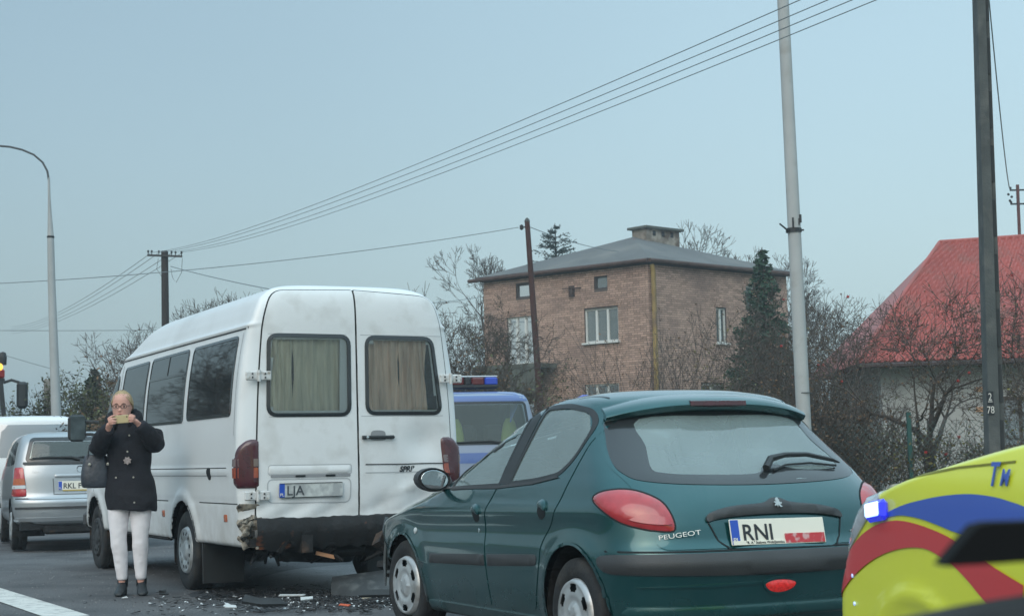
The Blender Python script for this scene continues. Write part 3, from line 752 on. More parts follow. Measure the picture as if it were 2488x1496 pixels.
h = MB(); h.tube([(-.22, -.1, 6.9), (-.26, -.1, 6.6), (-.10, -.1, 6.35), (-.03, -.1, 6.3)], .007, 4); h.tube([(.46, -.1, 6.9), (.44, -.1, 6.5), (.28, -.1, 6.2), (.18, -.1, 6.35), (.14, -.1, 6.6)], .007, 4); h.build('loose_cable', M_black, wp)
# street lamp with the curved arm
sl = thing('street_lamp', 'slim street lamp with a curved arm at the left edge, behind the silver car', 'street lamp', (-9.633, 34, -.143)); sl.scale = (1.133,)*3
b = MB(); b.tube([(0, 0, 0), (-.05, 0, 2.05), (-.15, 0, 4.6), (-.17, 0, 5.42)], [.12, .092, .070, .062], 12); auto_smooth(b.build('pole', mat('galvanised_pole', (.36, .38, .38), .7, var=.15, vscale=2), sl), 50)
b = MB(); b.tube([(-.17, 0, 5.42), (-.19, 0, 5.90), (-.20, 0, 6.15), (-.21, 0, 6.55)], [.06, .035, .026, .022], 8); b.build('tapered_collar', MATS['galvanised_pole'], sl)
arc = [(-.21, 0, 6.5), (-.24, 0, 6.68), (-.33, 0, 6.85), (-.50, 0, 7.0), (-.72, 0, 7.10), (-.95, 0, 7.16), (-1.5, 0, 7.22), (-2.0, 0, 7.24)]
b = MB(); b.tube(arc, .020, 8); b.build('arm', mat('dark_steel_pipe', (.06, .07, .075), .6), sl)
b = MB(); b.lathe([(.066, -.02), (.072, 0), (.066, .02)], 14, Matrix.Translation((-.17, 0, 5.42))); b.build('collar_ring', M_black, sl)
b = MB(); b.box((-2.25, 0, 7.23), (.6, .26, .14), bev=.05); b.build('lamp_head', MATS['galvanised_pole'], sl)
def wire(name, label, a, b_, sag=.0, r=.011, cat='overhead wire', group=None, m=None):
    a = Vector(a); b_ = Vector(b_); w = MB(); n = 28; r = r if hasattr(r, '__len__') else (r, r)
    w.tube([tuple((a.lerp(b_, k/n)-a)-Vector((0, 0, sag*4*(k/n)*(1-k/n)))) for k in range(n+1)], [r[0]+(r[1]-r[0])*k/n for k in range(n+1)], 5)
    o = w.build(name, m or mat('wire', (.19, .23, .25), .7)); o.location = a; tag(o, label, cat, group)
wl = ['highest', 'second highest', 'second lowest', 'lowest']
for i, (x, t_x) in enumerate(((-10.2, 1.50), (-9.98, 1.65), (-9.6, 1.78), (-9.3, 1.91))):
    a = Vector((x, 45, 7.08)); p = Vector((t_x, 8, 3.36)); q = p+(p-a)*.35
    wire('overhead_wire', '%s of the four wires climbing from the wooden pole to the top right' % wl[i], a, q+Vector((0, 0, .437)), .42, (.0056, .0018), group='four wires from the wooden pole to the upper right')
    wire('overhead_wire', '%s of the four thin wires dropping from the wooden pole to the left edge' % wl[i], (x, 45, 7.05), (-34.8, 111, 10.95-.16*i), .5, .009, group='four wires from the wooden pole to the left')
wire('overhead_wire', 'long sagging wire from the left edge to the top of the rust-brown pole', (-13.0, 37.6, 5.42), (.22, 42, 7.14), .22, .010)
wire('overhead_wire', 'wire from the rust-brown pole down to the brick house roof', (.50, 42, 7.15), (3.7, 54.6, 8.05), .10, .010)
wire('overhead_wire', 'dark wire from the wooden pole down behind the white van roof', (-9.61, 45, 6.68), (-5.6, 37, 5.1), .03, .012)
wire('overhead_wire', 'lower level wire behind the street lamp and the van front', (-13.5, 40, 4.56), (-6, 40, 4.45), .03, .008)
wire('overhead_wire', 'short level wire left of the brick house', (-2.9, 55, 6.45), (-1.05, 60.8, 7.23), .02, .011)
wire('overhead_wire', 'cable falling from the top right corner to the roof mast', (6.16, 20, 6.75), (15.76, 50, 9.15), .55, (.009, .016))
wire('overhead_wire', 'faint wire at the far left above the truck', (-14.3, 45, 4.28), (-12.0, 45, 3.6), .02, .009)

# ------------------------------------------------------------------ chain-link fence
fn = thing('mesh_fence', 'green chain-link fence in front of the bushes at the right', 'fence', (4.8, 24.5, 0))
Mfg = mat('green_fence_paint', (.02, .09, .08), .6)
fpts = [(-3.2, 3.2), (-.9, 1.5), (1.2, 0), (3.4, -1.4), (6.2, -3.2)]
for x, y in fpts: b = MB(); b.box((x, y, .82), (.06, .06, 1.65)); b.build('post', Mfg, fn)
V = MB()
for (x0, y0), (x1, y1) in zip(fpts[:-1], fpts[1:]):
    L_ = math.hypot(x1-x0, y1-y0); n = int(L_/.10)
    for k in range(-14, n):
        for sgn in (1, -1):
            pts = []
            a0 = max(0, k); 
            for z in (0.05, 1.5):
                u = (k+ (z/.1 if sgn > 0 else 14.5-z/.1))*.10
                pts.append((u, z))
            (u0, z0), (u1, z1) = pts
            if u0 > u1: (u0, z0), (u1, z1) = (u1, z1), (u0, z0)
            if u1 <= 0 or u0 >= L_: continue
            if u0 < 0: z0 += (z1-z0)*(0-u0)/(u1-u0); u0 = 0
            if u1 > L_: z1 = z0+(z1-z0)*(L_-u0)/(u1-u0); u1 = L_
            f = lambda u, z: (x0+(x1-x0)*u/L_, y0+(y1-y0)*u/L_, z)
            V.tube([f(u0, z0), f(u1, z1)], .003, 3, cap=False)
o = V.build('wire_mesh', mat('galvanised_wire', (.10, .15, .14), .6), fn); o['kind'] = 'stuff'
# ------------------------------------------------------------------ dark green hatchback (origin: below the rear axle)
SH = -.018      # the body sits a little nose-down
def gdisp(P):
    P = P.copy(); x, y, z = P[:, 0], P[:, 1], P[:, 2]
    # feature crease along the flank, waist below it
    side = np.clip((np.abs(y)-.55)/.2, 0, 1)
    z0 = .80; fl = .012*np.exp(-((z-z0)/.05)**2)-.010*np.exp(-((z-.69)/.07)**2)
    P[:, 1] += np.sign(y)*fl*side*np.clip(1-((x-1.1)/1.9)**4, 0, 1)
    # arch shoulders
    for cx in (0., 2.442):
        d = np.hypot(x-cx, z-.29); P[:, 1] += np.sign(y)*side*.014*np.exp(-((d-.36)/.06)**2)
    # crushed front left corner
    k = np.exp(-((x-3.12)/.16)**2-((y-.62)/.28)**2)*np.clip((z-.1)/.3, 0, 1)
    P[:, 0] -= .12*k*np.clip((.64-z)/.12, 0, 1); P[:, 2] += .03*k*np.sin(y*23)*np.clip((z-.5)*4, 0, 1)
    P[:, 2] += SH*np.clip(P[:, 0], -.8, 9)
    return P
grow = [  # z, xf, xr, w, Lf, Lr
 (.17, 2.72, -.50, .66, .5, .30), (.19, 2.86, -.58, .74, .5, .34), (.24, 2.97, -.63, .772, .5, .36), (.34, 3.05, -.665, .796, .5, .38), (.44, 3.08, -.685, .812, .52, .40), (.465, 3.08, -.69, .815, .52, .40),
 (.50, 3.09, -.70, .819, .36, .40), (.58, 3.10, -.70, .825, .32, .40), (.605, 3.11, -.685, .828, .30, .38), (.64, 3.11, -.655, .828, .28, .36),
 (.72, 3.10, -.635, .826, .30, .36), (.80, 2.96, -.605, .822, .66, .36), (.86, 2.68, -.565, .812, .66, .36), (.91, 2.40, -.52, .800, .6, .36), (.95, 2.15, -.475, .786, .5, .35), (.985, 1.98, -.425, .772, .42, .33),
 (1.03, 1.84, -.36, .755, .36, .31), (1.10, 1.66, -.265, .725, .34, .29), (1.18, 1.46, -.165, .69, .33, .27), (1.25, 1.28, -.085, .658, .33, .25), (1.31, 1.12, -.03, .628, .34, .24),
 (1.345, 1.02, -.005, .605, .36, .24), (1.375, .93, .03, .572, .38, .28), (1.40, .84, .10, .50, .36, .32), (1.418, .74, .20, .38, .26, .26), (1.428, .62, .32, .2, .15, .15), (1.432, .50, .42, .04, .04, .04)]
gb = Body(grow, pf=2.4, pr=2.6, step=.026, ns=110, barrel=.045, disp=gdisp, arches=((0., .29, .345), (2.442, .262, .345)))
PC = thing('hatchback', 'dark green five-door hatchback with its nose pushed against the white van', 'car', (1.01, 8.42, 0), .419+math.pi/2)
gbs = Body.__new__(Body); gbs.P = gb.P; gbs.F = list(gb.F); gbs.N = gb.N; gbs.T = gb.T; gbs.bvh = gb.bvh   # untouched shell for casting
def z_(x, z): return z   # measured heights are already in the tilted frame
# window outlines in side view (x, z)
fdg = spoly([(1.69, .905), (1.58, 1.04), (1.40, 1.17), (1.20, 1.272), (1.02, 1.327), (.86, 1.338), (.84, 1.30), (.86, 1.18), (.895, 1.05), (.925, .925), (1.3, .91)], 4)
fdg = rpoly([(1.66, .902), (1.55, 1.055), (1.34, 1.205), (1.14, 1.30), (.98, 1.338), (.835, 1.338), (.935, .925)], [.02, .1, .12, .1, .06, .02, .015])
rdg = rpoly([(.79, .935), (.655, 1.335), (.38, 1.338), (.12, 1.302), (.03, 1.20), (.10, 1.06), (.215, .985), (.45, .955)], [.015, .04, .1, .07, .08, .1, .05, .1])
wsg = rpoly([(-.62, 1.025), (-.49, 1.325), (.49, 1.325), (.62, 1.025)], .06)
rwg = spoly([(.545, 1.275), (.62, 1.16), (.665, 1.04), (.655, .985), (.60, .955), (.40, .935), (0, .925), (-.40, .935), (-.60, .955), (-.655, .985), (-.665, 1.04), (-.62, 1.16), (-.545, 1.275), (-.3, 1.29), (0, 1.295), (.3, 1.29)], 4)
for fr in (FL(), FR()):
    for pl in (fdg, rdg): gb.cut(fr, pl, .012)
gb.cut(FB(), rwg, .035); gb.cut(FF(), wsg, .03)
gb.build('body', M_green, PC)
arch_liner('body', PC, 0, .29, .345, .80); arch_liner('body', PC, 2.442, .262, .345, .80)
# doors, tailgate, bonnet as raised panels
def ring_panel(name, fr, outer, hole, **k): return patch(name, gbs, fr, outer, M_green, PC, hole=hole, res=.035, off=.0035, depth=.006, **k)
fdo = rpoly([(2.055, .86), (1.78, .955), (1.585, 1.10), (1.37, 1.24), (1.16, 1.335), (.98, 1.372), (.80, 1.374), (.875, 1.12), (.935, .93), (1.075, .76), (1.085, .50), (1.085, .255), (1.76, .265), (1.90, .33), (2.02, .48), (2.075, .66)], [.03, .1, .1, .1, .08, .04, .015, .2, .1, .2, .1, .03, .06, .08, .1, .1])
rdo = rpoly([(1.063, .255), (1.062, .50), (1.052, .76), (.912, .93), (.855, 1.12), (.78, 1.374), (.40, 1.378), (.10, 1.352), (-.02, 1.26), (.005, 1.12), (.10, .90), (.19, .76), (.345, .64), (.385, .50), (.46, .36), (.50, .27)], [.03, .1, .2, .1, .2, .015, .1, .09, .1, .15, .2, .15, .08, .1, .1, .06])
for sgn, fr in ((1, FL()), (-1, FR())):
    d1 = ring_panel('front_door', fr, fdo, inset(fdg, -.012)); d2 = ring_panel('rear_door', fr, rdo, inset(rdg, -.012))
    for dd, gl, nm in ((d1, fdg, 'f'), (d2, rdg, 'r')):
        patch('window_seal', gbs, fr, inset(gl, -.014), M_black, dd, hole=inset(gl, .010), off=.006, res=.04)
        patch('window', gbs, fr, inset(gl, .002), M_gl_green, dd, off=.001, res=.06, skirt=False)
    # black sash between the doors
    patch('window_pillar', gbs, fr, rpoly([(.805, 1.345), (.69, 1.345), (.80, .93), (.92, .93)], .01), M_black, PC, off=.0065, res=.05)
    # rub strips, handles, locks
    patch('rub_strip', gbs, fr, rpoly([(1.97, .452), (1.965, .51), (1.094, .543), (1.094, .478)], .012), M_trim, d1, off=.006, bulge=.012, brad=.025, res=.03)
    patch('rub_strip', gbs, fr, rpoly([(1.052, .545), (1.052, .48), (.41, .512), (.40, .572)], [.01, .01, .03, .03]), M_trim, d2, off=.006, bulge=.012, brad=.025, res=.03)
    for dd, hx, hz in ((d1, 1.18, .762), (d2, .315, .800)):
        h = patch('door_handle', gbs, fr, spoly([(hx-.05, hz), (hx-.04, hz+.035), (hx, hz+.05), (hx+.04, hz+.03), (hx+.045, hz-.01), (hx+.02, hz-.045), (hx-.03, hz-.035)], 4), M_seam, dd, off=.004, res=.02)
        patch('grip', gbs, fr, spoly([(hx-.052, hz+.0), (hx-.045, hz+.04), (hx, hz+.056), (hx+.045, hz+.036), (hx+.04, hz+.018), (hx, hz+.012)], 4), M_green, h, off=.012, bulge=.01, brad=.015, res=.015)
    lk = MB(); Mx = on_body(gbs, fr, 1.165, .672, .002); lk.lathe([(0, .004), (.012, .003), (.013, -.002)], 14, Mx); lk.build('lock', M_chrome, d1)
    patch('side_indicator', gbs, fr, spoly([(2.195, .638), (2.217, .658), (2.242, .64), (2.217, .618)], 5), M_clear, PC, off=.004, bulge=.008, brad=.02, res=.012)
    patch('waist_moulding', gbs, fr, [(1.80, .895), (1.80, .907), (.95, .921), (.5, .945), (.22, .972), (.20, .966), (.5, .930), (.95, .905)], M_trim, PC, off=.010, res=.05)
    ribbon('arch_lip', gbs, fr, [(.352*math.cos(a), .29+.352*math.sin(a)) for a in np.linspace(-.15, math.pi+.15, 30)], .014, M_green, PC, off=.007)
    ribbon('arch_lip', gbs, fr, [(2.442+.352*math.cos(a), .262+.352*math.sin(a)) for a in np.linspace(-.15, math.pi+.15, 30)], .014, M_green, PC, off=.007)
    patch('sill_trim', gbs, fr, rpoly([(2.06, .175), (2.06, .225), (.36, .245), (.36, .19)], .01), M_green, PC, off=.012, bulge=.012, brad=.03, res=.04)
# tailgate
tgo = rpoly([(.615, 1.30), (.665, 1.15), (.70, 1.02), (.672, .93), (.655, .85), (.645, .72), (.63, .625), (-.63, .625), (-.645, .72), (-.655, .85), (-.672, .93), (-.70, 1.02), (-.665, 1.15), (-.615, 1.30)], [.03, .1, .06, .06, .1, .1, .05, .05, .1, .1, .06, .06, .1, .03])
TG = ring_panel('tailgate', FB(), tgo, inset(rwg, -.012))
patch('window_seal', gbs, FB(), inset(rwg, -.008), M_frit, TG, hole=inset(spoly([(.43, 1.255), (.48, 1.12), (.53, 1.01), (.50, .985), (.36, .972), (.02, .968), (-.06, 1.00), (-.14, 1.012), (-.26, .985), (-.50, .985), (-.57, 1.03), (-.53, 1.13), (-.47, 1.255), (0, 1.268)], 4), 0), off=.0035, res=.045)
patch('rear_window', gbs, FB(), inset(rwg, .01), M_gl_green, TG, off=.0015, res=.06, skirt=False)
# roof spoiler over the rear window with the high brake light
def spoil(x0, z0, w, drop): return [(x0, y, z0-drop*(y/w)**2) for y in np.linspace(-w, w, 25)]
rings = []
prof = [(.13, 1.392, .53), (.02, 1.385, .565), (-.06, 1.368, .59), (-.105, 1.345, .60), (-.115, 1.328, .602), (-.10, 1.308, .60), (-.03, 1.285, .585), (.0, 1.286, .565)]
V = []; ny = 33
for x0, z0, w in prof:
    for t in np.linspace(-1, 1, ny):
        y = w*t; V.append((x0+.10*abs(t)**3.2, y, z0-.062*abs(t)**2.6))
F = [(i*ny+k, i*ny+k+1, (i+1)*ny+k+1, (i+1)*ny+k) for i in range(len(prof)-1) for k in range(ny-1)]
F += [tuple(i*ny for i in range(len(prof))), tuple(i*ny+ny-1 for i in range(len(prof)-1, -1, -1))]
spo = mesh('spoiler', V, F, M_green, TG, smooth=True); auto_smooth(spo, 40)
bl = MB(); 
ring = lambda y: [(-.100-.0*y, y, 1.312), (-.128, y, 1.322), (-.126, y, 1.345), (-.09, y, 1.350)]
bl.loft([[(a+.012*abs(y/.18)**3, b, c) for a, b, c in ring(y)] for y in np.linspace(-.165, .165, 9)]); bl.build('brake_light', M_redlamp2, TG)
# handle garnish, number plate recess
hg = spoly([(.385, .748), (.37, .785), (.25, .812), (.08, .822), (.02, .842), (-.03, .842), (-.09, .822), (-.25, .805), (-.355, .78), (-.375, .745), (-.33, .752), (-.2, .768), (0, .774), (.2, .77), (.33, .758)], 4)
patch('plate_recess', gbs, FB(), rpoly([(.375, .76), (.34, .66), (.29, .622), (-.29, .615), (-.33, .65), (-.365, .76)], .04), M_green, TG, off=.0045, disp=None, res=.04)
ribbon('recess_edge', gbs, FB(), [(.38, .745), (.345, .66), (.295, .618)], .008, M_seam, TG, off=.006)
ribbon('recess_edge', gbs, FB(), [(-.372, .745), (-.345, .66), (-.30, .612)], .008, M_seam, TG, off=.006)
patch('tailgate_handle', gbs, FB(), hg, M_trim, TG, off=.02, bulge=.016, brad=.03, res=.022, depth=.004)
lion = [(0, 0), (-.009, .006), (-.020, .002), (-.018, .012), (-.010, .016), (-.022, .024), (-.014, .028), (-.004, .026), (-.010, .038), (-.004, .046), (.004, .050), (.012, .046), (.008, .040), (.016, .036), (.012, .028), (.020, .020), (.026, .024), (.024, .012), (.014, .014), (.016, .004), (.024, -.002), (.012, -.006), (.006, .002), (.002, .010), (-.004, -.006)]
em = MB(); em.prism([(x*.95, y*.95-.02) for x, y in lion], .004, on_body(gbs, FB(), .008, .812, .040)); em.build('emblem', mat('satin_badge_chrome', (.42, .44, .43), .35, metal=.7), TG)
Mp = on_body(gbs, FB(), .022, .692, .016); 
Mp = Matrix.Translation(Mp.translation) @ frame((0, 0, 0), (0, -1, 0), (.22, 0, 1)) @ Matrix.Rotation(R(-.6), 4, 'Z')
pl = plate(TG, Mp, .535, .125, 'RNI', size=.112, lsx=.97)

h = MB().box((-.02, -.052, .004), (.48, .02, .005)); h.V = [tuple(Mp @ Vector(v)) for v in h.V]; h.build('plate_holder_strip', M_plate, pl)
text('letters', '"R. A." Stalowa Wola/Jamnica', .018, Mp @ Matrix.Translation((-.19, -.058, .0075)), M_ink, pl)
h = MB().box((.145, -.036, .006), (.225, .046, .005)); h.V = [tuple(Mp @ Vector(v)) for v in h.V]; h.build('red_sticker', mat('red_print', (.5, .04, .05), .5, dirt=(.6, .35, .35), dscale=22, dth=(.5, .6)), pl)
M_badge = mat('satin_badge_chrome', (.42, .44, .43), .35, metal=.7)
text('badge', 'PEUGEOT', .032, on_body(gbs, FB(), .622, .672, .007) @ Matrix.Translation((0, -.002, 0)), M_badge, TG, sx=1.46, ext=.0015)
text('badge', '206', .05, on_body(gbs, FB(), -.42, .66, .007) @ Matrix.Translation((0, -.01, 0)), M_badge, TG, sx=1.1, ext=.003)
# wiper
w = MB(); b0 = on_body(gbs, FB(), -.05, .972, .02).translation
pts = [on_body(gbs, FB(), u, v, o_).translation for u, v, o_ in ((-.045, .972, .03), (-.10, 1.005, .045), (-.20, 1.018, .05), (-.34, 1.022, .045), (-.50, 1.0, .035), (-.545, .99, .03))]
w.tube(pts, [.02, .019, .014, .012, .01, .004], 6)
w.tube([on_body(gbs, FB(), u, v, .012).translation for u, v in ((-.10, .975), (-.2, 1.0), (-.36, 1.006), (-.53, .99))], [.006]*4, 5)
w.build('wiper', M_black, TG)
# tail lamps wrap round the corners
lampL = spoly([(.02, .885), (.10, .915), (.22, .915), (.34, .895), (.43, .845), (.49, .77), (.505, .715), (.42, .714), (.30, .725), (.17, .765), (.07, .82)], 5)
LF = FD(R(38))
Lp = [(.86, .873), (.716, .907), (.589, .868), (.566, .718), (.732, .741)]
for s in (1, -1):
    c, sn = math.cos(R(38)), math.sin(R(38)); D = np.array([c, -s*sn, 0]); fr = (-D*4., np.array([s*sn, s*s*c, 0]) if s > 0 else np.array([sn, -c, 0.]), np.array([0, 0, 1.]), D)
    if s < 0: fr = (-D*4., np.array([sn, -c, 0]), np.array([0, 0, 1.]), D)
    # sideways coordinate u of a point (x, y) is x*sn + |y|*c
    U = lambda x, y: x*sn+y*c
    pl_ = spoly([(U(-.24, .805), .862), (U(-.30, .80), .895), (U(-.40, .745), .908), (U(-.47, .68), .895), (U(-.53, .60), .852), (U(-.57, .565), .79), (U(-.59, .555), .722), (U(-.585, .60), .712), (U(-.55, .70), .725), (U(-.46, .77), .755), (U(-.34, .80), .81)], 5)
    tl = patch('tail_lamp', gbs, fr, pl_, M_redlamp, PC, off=.004, bulge=.016, brad=.05, res=.02, depth=.004)
    patch('lamp_seal', gbs, fr, inset(pl_, -.007), M_seam, tl, hole=inset(pl_, .002), off=.0045, res=.03)
    patch('reversing_lens', gbs, fr, inset(spoly([(U(-.50, .66), .80), (U(-.57, .572), .775), (U(-.585, .565), .728), (U(-.55, .70), .735), (U(-.47, .75), .765)], 4), .012), mat('deep_red_lens', (.36, .015, .03), .12, coat=.8, var=.15, vscale=30), tl, off=.0225, res=.02)
    # bumper rub panels
bp = rpoly([(.96, .575), (.90, .618), (.5, .618), (-.5, .618), (-.90, .618), (-.96, .575), (-.93, .53), (-.6, .495), (0, .49), (.6, .495), (.93, .53)], [.03, .05, .1, .1, .05, .03, .05, .2, .2, .2, .05])
bp = rpoly([(.808, .605), (-.808, .605), (-.812, .55), (-.80, .512), (0, .495), (.80, .512), (.812, .55)], [.04, .04, .02, .05, .3, .05, .02])
patch('bumper_strip', gbs, FB(), bp, M_trim, PC, off=.008, bulge=.018, brad=.04, res=.03)
ribbon('joint', gbs, FB(), [(.80, .618), (.63, .616), (-.63, .616), (-.80, .618)], .008, M_seam, PC, off=.003)
fl = spoly([(.122, .45), (.08, .468), (.02, .470), (-.03, .462), (-.05, .448), (-.03, .425), (.03, .410), (.09, .418)], 5)
fo = patch('fog_lamp', gbs, FB(), fl, M_glowred, PC, off=.006, bulge=.01, brad=.03, res=.015)
patch('lamp_seal', gbs, FB(), inset(fl, -.01), M_green, fo, hole=fl, off=.009, res=.03)
patch('bumper_crease', gbs, FB(), rpoly([(.72, .452), (.4, .462), (.14, .466), (.14, .455), (.4, .448)], .004), M_green, PC, off=.007, res=.04)
patch('bumper_step', gbs, FB(), rpoly([(.76, .36), (-.7, .36), (-.7, .30), (.74, .30)], .03), M_green, PC, off=.012, bulge=.02, brad=.03, res=.04)
# roof seams, aerial base
for s in (1, -1): ribbon('roof_seam', gbs, FT(), [(.14, s*.50), (.45, s*.545), (.80, s*.54), (1.0, s*.50)], .010, M_trim, PC, off=.003)
# bonnet edge and windscreen
patch('windscreen', gbs, FF(), wsg, M_gl_clear, PC, off=.002, res=.08, skirt=False)
patch('bonnet', gbs, FT(), rpoly([(2.0, .66), (2.55, .68), (2.86, .52), (2.95, .0), (2.86, -.52), (2.55, -.68), (2.0, -.66), (1.93, 0)], .08), M_green, PC, off=.004, res=.05)
# broken front corner: torn bumper, headlamp fragments, dark cavity
cr = MB()
for i in range(26):
    cr.box((2.93+rnd.uniform(-.06, .10), .60+rnd.uniform(-.12, .16), rnd.uniform(.22, .60)), (rnd.uniform(.03, .12), rnd.uniform(.01, .1), rnd.uniform(.02, .12)),
           Matrix.Rotation(rnd.uniform(0, 3), 3, Vector((rnd.random(), rnd.random(), rnd.random()+.1))))
cr.build('torn_bumper', M_under, PC)
cr = MB(); cr.tube([(2.96, .74, .70), (2.93, .765, .62), (2.88, .775, .54), (2.86, .79, .40), (2.80, .81, .26)], [.012, .018, .012, .016, .006], 5, sy=.5); cr.build('bent_wing_edge', M_green, PC)
cr = MB(); cr.box((2.93, .68, .60), (.05, .10, .09), Matrix.Rotation(.7, 3, 'Z'), bev=.02); cr.build('headlamp', M_clear, PC)
# mirrors
for s in (1, -1):
    mm_ = MB(); n = 18
    def oval(x, k): return [(x, s*(.86+.105*k*math.cos(2*math.pi*i/n)), .955+.070*k*math.sin(2*math.pi*i/n)+.006*math.cos(2*math.pi*i/n)) for i in range(n)]
    mm_.loft([oval(1.765, .93), oval(1.75, 1.0), oval(1.78, 1.05), oval(1.83, 1.0), oval(1.87, .75), oval(1.885, .4)]); mm_.tube([(1.82, s*.80, .93), (1.83, s*.74, .925)], [.035, .05], 8)
    mo = mm_.build('door_mirror', M_trim, PC); auto_smooth(mo, 50)
    g = MB(); g.loft([oval(1.746, .82), oval(1.7445, .80)]); g.build('mirror_glass', M_mirror, mo)
# wheels, interior
for x, zc in ((0., .285), (2.442, .285)):
    for s in (1, -1): wheel(PC, x, s*.795, zc, .287, s, .18, 'six', .187, steer=(.08 if x > 1 else 0))
seat(PC, 1.15, .36, .42, .6); seat(PC, 1.15, -.36, .42, .6)
bs = MB(); bs.box((.36, 0, .42), (.5, 1.2, .16), bev=.04); bs.box((.10, 0, .72), (.13, 1.2, .5), Matrix.Rotation(R(-14), 3, 'Y'), bev=.05); rs = bs.build('rear_bench', M_seat, PC)
for y in (.34, -.34):
    b = MB(); b.box((.03, y, 1.03), (.09, .25, .14), bev=.04); b.build('headrest', M_seat, rs)
d = MB(); d.box((1.78, 0, .84), (.34, 1.36, .22), bev=.08); d.box((1.2, 0, .22), (2.6, 1.4, .06)); d.build('dashboard', M_black, PC)
d = MB(); th = np.linspace(0, 2*math.pi, 25); d.tube([(1.50-.06*math.sin(t), .36+.185*math.cos(t), .90+.17*math.sin(t)) for t in th], .014, 6, cap=False); d.box((1.56, .36, .9), (.04, .10, .10)); d.box((1.52, .36, .9), (.02, .34, .03)); d.build('steering_wheel', M_black, PC)
d = MB(); d.box((-.22, 0, .90), (.30, 1.1, .025)); d.build('parcel_shelf', M_seat, PC)
d = MB(); d.box((1.2, 0, .20), (3.2, 1.3, .10)); d.box((-.3, 0, .24), (.5, 1.2, .12)); d.build('floor_pan', M_under, PC)
# ------------------------------------------------------------------ white van (origin: below the middle of the rear doors)
vrow = [  # z, xf, xr, w, Lf, Lr
 (.42, 6.05, .06, .90, .5, .12), (.44, 6.10, .03, .935, .5, .12), (.60, 6.16, .0, .948, .5, .12), (.80, 6.18, 0, .958, .5, .12), (1.0, 6.14, 0, .965, .55, .12), (1.12, 5.98, 0, .966, .6, .12),
 (1.22, 5.72, 0, .965, .6, .12), (1.30, 5.48, 0, .963, .5, .12), (1.55, 5.22, 0, .950, .42, .12), (1.77, 5.02, 0, .930, .4, .12), (2.00, 4.82, 0, .895, .4, .12), (2.14, 4.68, 0, .866, .4, .11),
 (2.155, 4.66, .0, .862, .4, .11), (2.185, 4.60, .0, .858, .4, .10), (2.20, 4.56, .0, .845, .4, .10), (2.30, 4.25, .005, .805, .45, .10), (2.39, 3.95, .02, .755, .45, .10), (2.445, 3.75, .045, .70, .4, .10), (2.485, 3.55, .085, .62, .4, .10),
 (2.51, 3.3, .15, .50, .3, .1), (2.525, 2.9, .3, .30, .2, .1), (2.53, 2.4, .8, .06, .05, .05)]
dentc = [(-.62, .74, .17, .055), (-.62, 1.22, .17, .040), (-.25, .68, .14, .04), (.12, .68, .16, .025), (-.42, .95, .12, .018), (.5, .70, .12, .012)]
def vdisp(P):
    P = P.copy(); x, y, z = P[:, 0], P[:, 1], P[:, 2]
    side = np.abs(y) > .8
    P[:, 1] += np.sign(y)*side*(.010*np.exp(-((z-1.015)/.035)**4))*np.clip((x-.2)*6, 0, 1)*np.clip((5.4-x)*3, 0, 1)      # swage line
    P[:, 1] += np.sign(y)*side*(.012*np.exp(-((z-2.17)/.014)**2))                                                          # rain gutter
    P[:, 1] -= np.sign(y)*side*.006*np.exp(-((z-.765)/.012)**2)
    for cx in (1.70, 5.30): d = np.hypot(x-cx, z-.34); P[:, 1] += np.sign(y)*side*(.020*np.exp(-((d-.47)/.045)**2))       # flared arches
    P[:, 2] += (z > 2.22)*.010*np.exp(-((np.abs(y)-.76)/.03)**2)
    rear = (P[:, 0] < .2) & (z < 2.2)                                                                                      # dents in the doors
    for cy, cz, r, a in dentc: P[:, 0] += rear*a*np.exp(-((y-cy)**2+(z-cz)**2*1.3)/r**2)
    P[:, 0] -= rear*.016*np.exp(-((z-.80-.30*(-.3-y))/.03)**2)*np.clip((-y-.25)*4, 0, 1)*np.clip((.88+y)*8, 0, 1)
    P[:, 0] += rear*.007*np.sin(z*33+y*19)*np.exp(-((z-.68)/.10)**2)
    return P
vb = Body(vrow, pf=2.4, pr=3.0, step=.03, ns=170, nq=34, barrel=.012, disp=vdisp, arches=((1.70, .34, .43), (5.30, .34, .43)))
VAN = thing('white_van', 'white high-roof van with curtained rear windows and its rear bumper torn off', 'van', (-1.30, 13.02, 0), .463+math.pi/2)
vbs = Body.__new__(Body); vbs.P = vb.P; vbs.F = list(vb.F); vbs.N = vb.N; vbs.T = vb.T; vbs.bvh = vb.bvh
sw = [rpoly([(.27, 1.467), (.27, 2.09), (1.56, 2.083), (1.56, 1.467)], .05), rpoly([(1.70, 1.455), (1.71, 2.083), (3.03, 2.076), (3.02, 1.462)], .05), rpoly([(3.15, 1.46), (3.15, 2.07), (4.15, 2.062), (4.15, 1.46)], .05),
      rpoly([(4.36, 1.30), (4.36, 2.0), (4.62, 2.0), (5.05, 1.62), (5.12, 1.32)], [.05, .08, .08, .05, .05])]
rw = [rpoly([(.715, 1.455), (.705, 2.09), (.04, 2.085), (.04, 1.455)], .075), rpoly([(-.113, 1.462), (-.113, 2.083), (-.70, 2.078), (-.778, 1.462)], .075)]
vws = rpoly([(-.80, 1.36), (-.72, 2.05), (.72, 2.05), (.80, 1.36)], .08)
for pl in sw:
    vb.cut(FL(), pl, .03); vb.cut(FR(), pl, .03)
for pl in rw: vb.cut(FB(), pl, .03)
vb.cut(FF(), vws, .04)
# torn-away sheet below the left lamp
vb.build('body', M_white, VAN)
arch_liner('body', VAN, 1.70, .34, .43, .93, .40); arch_liner('body', VAN, 5.30, .34, .43, .93, .40)
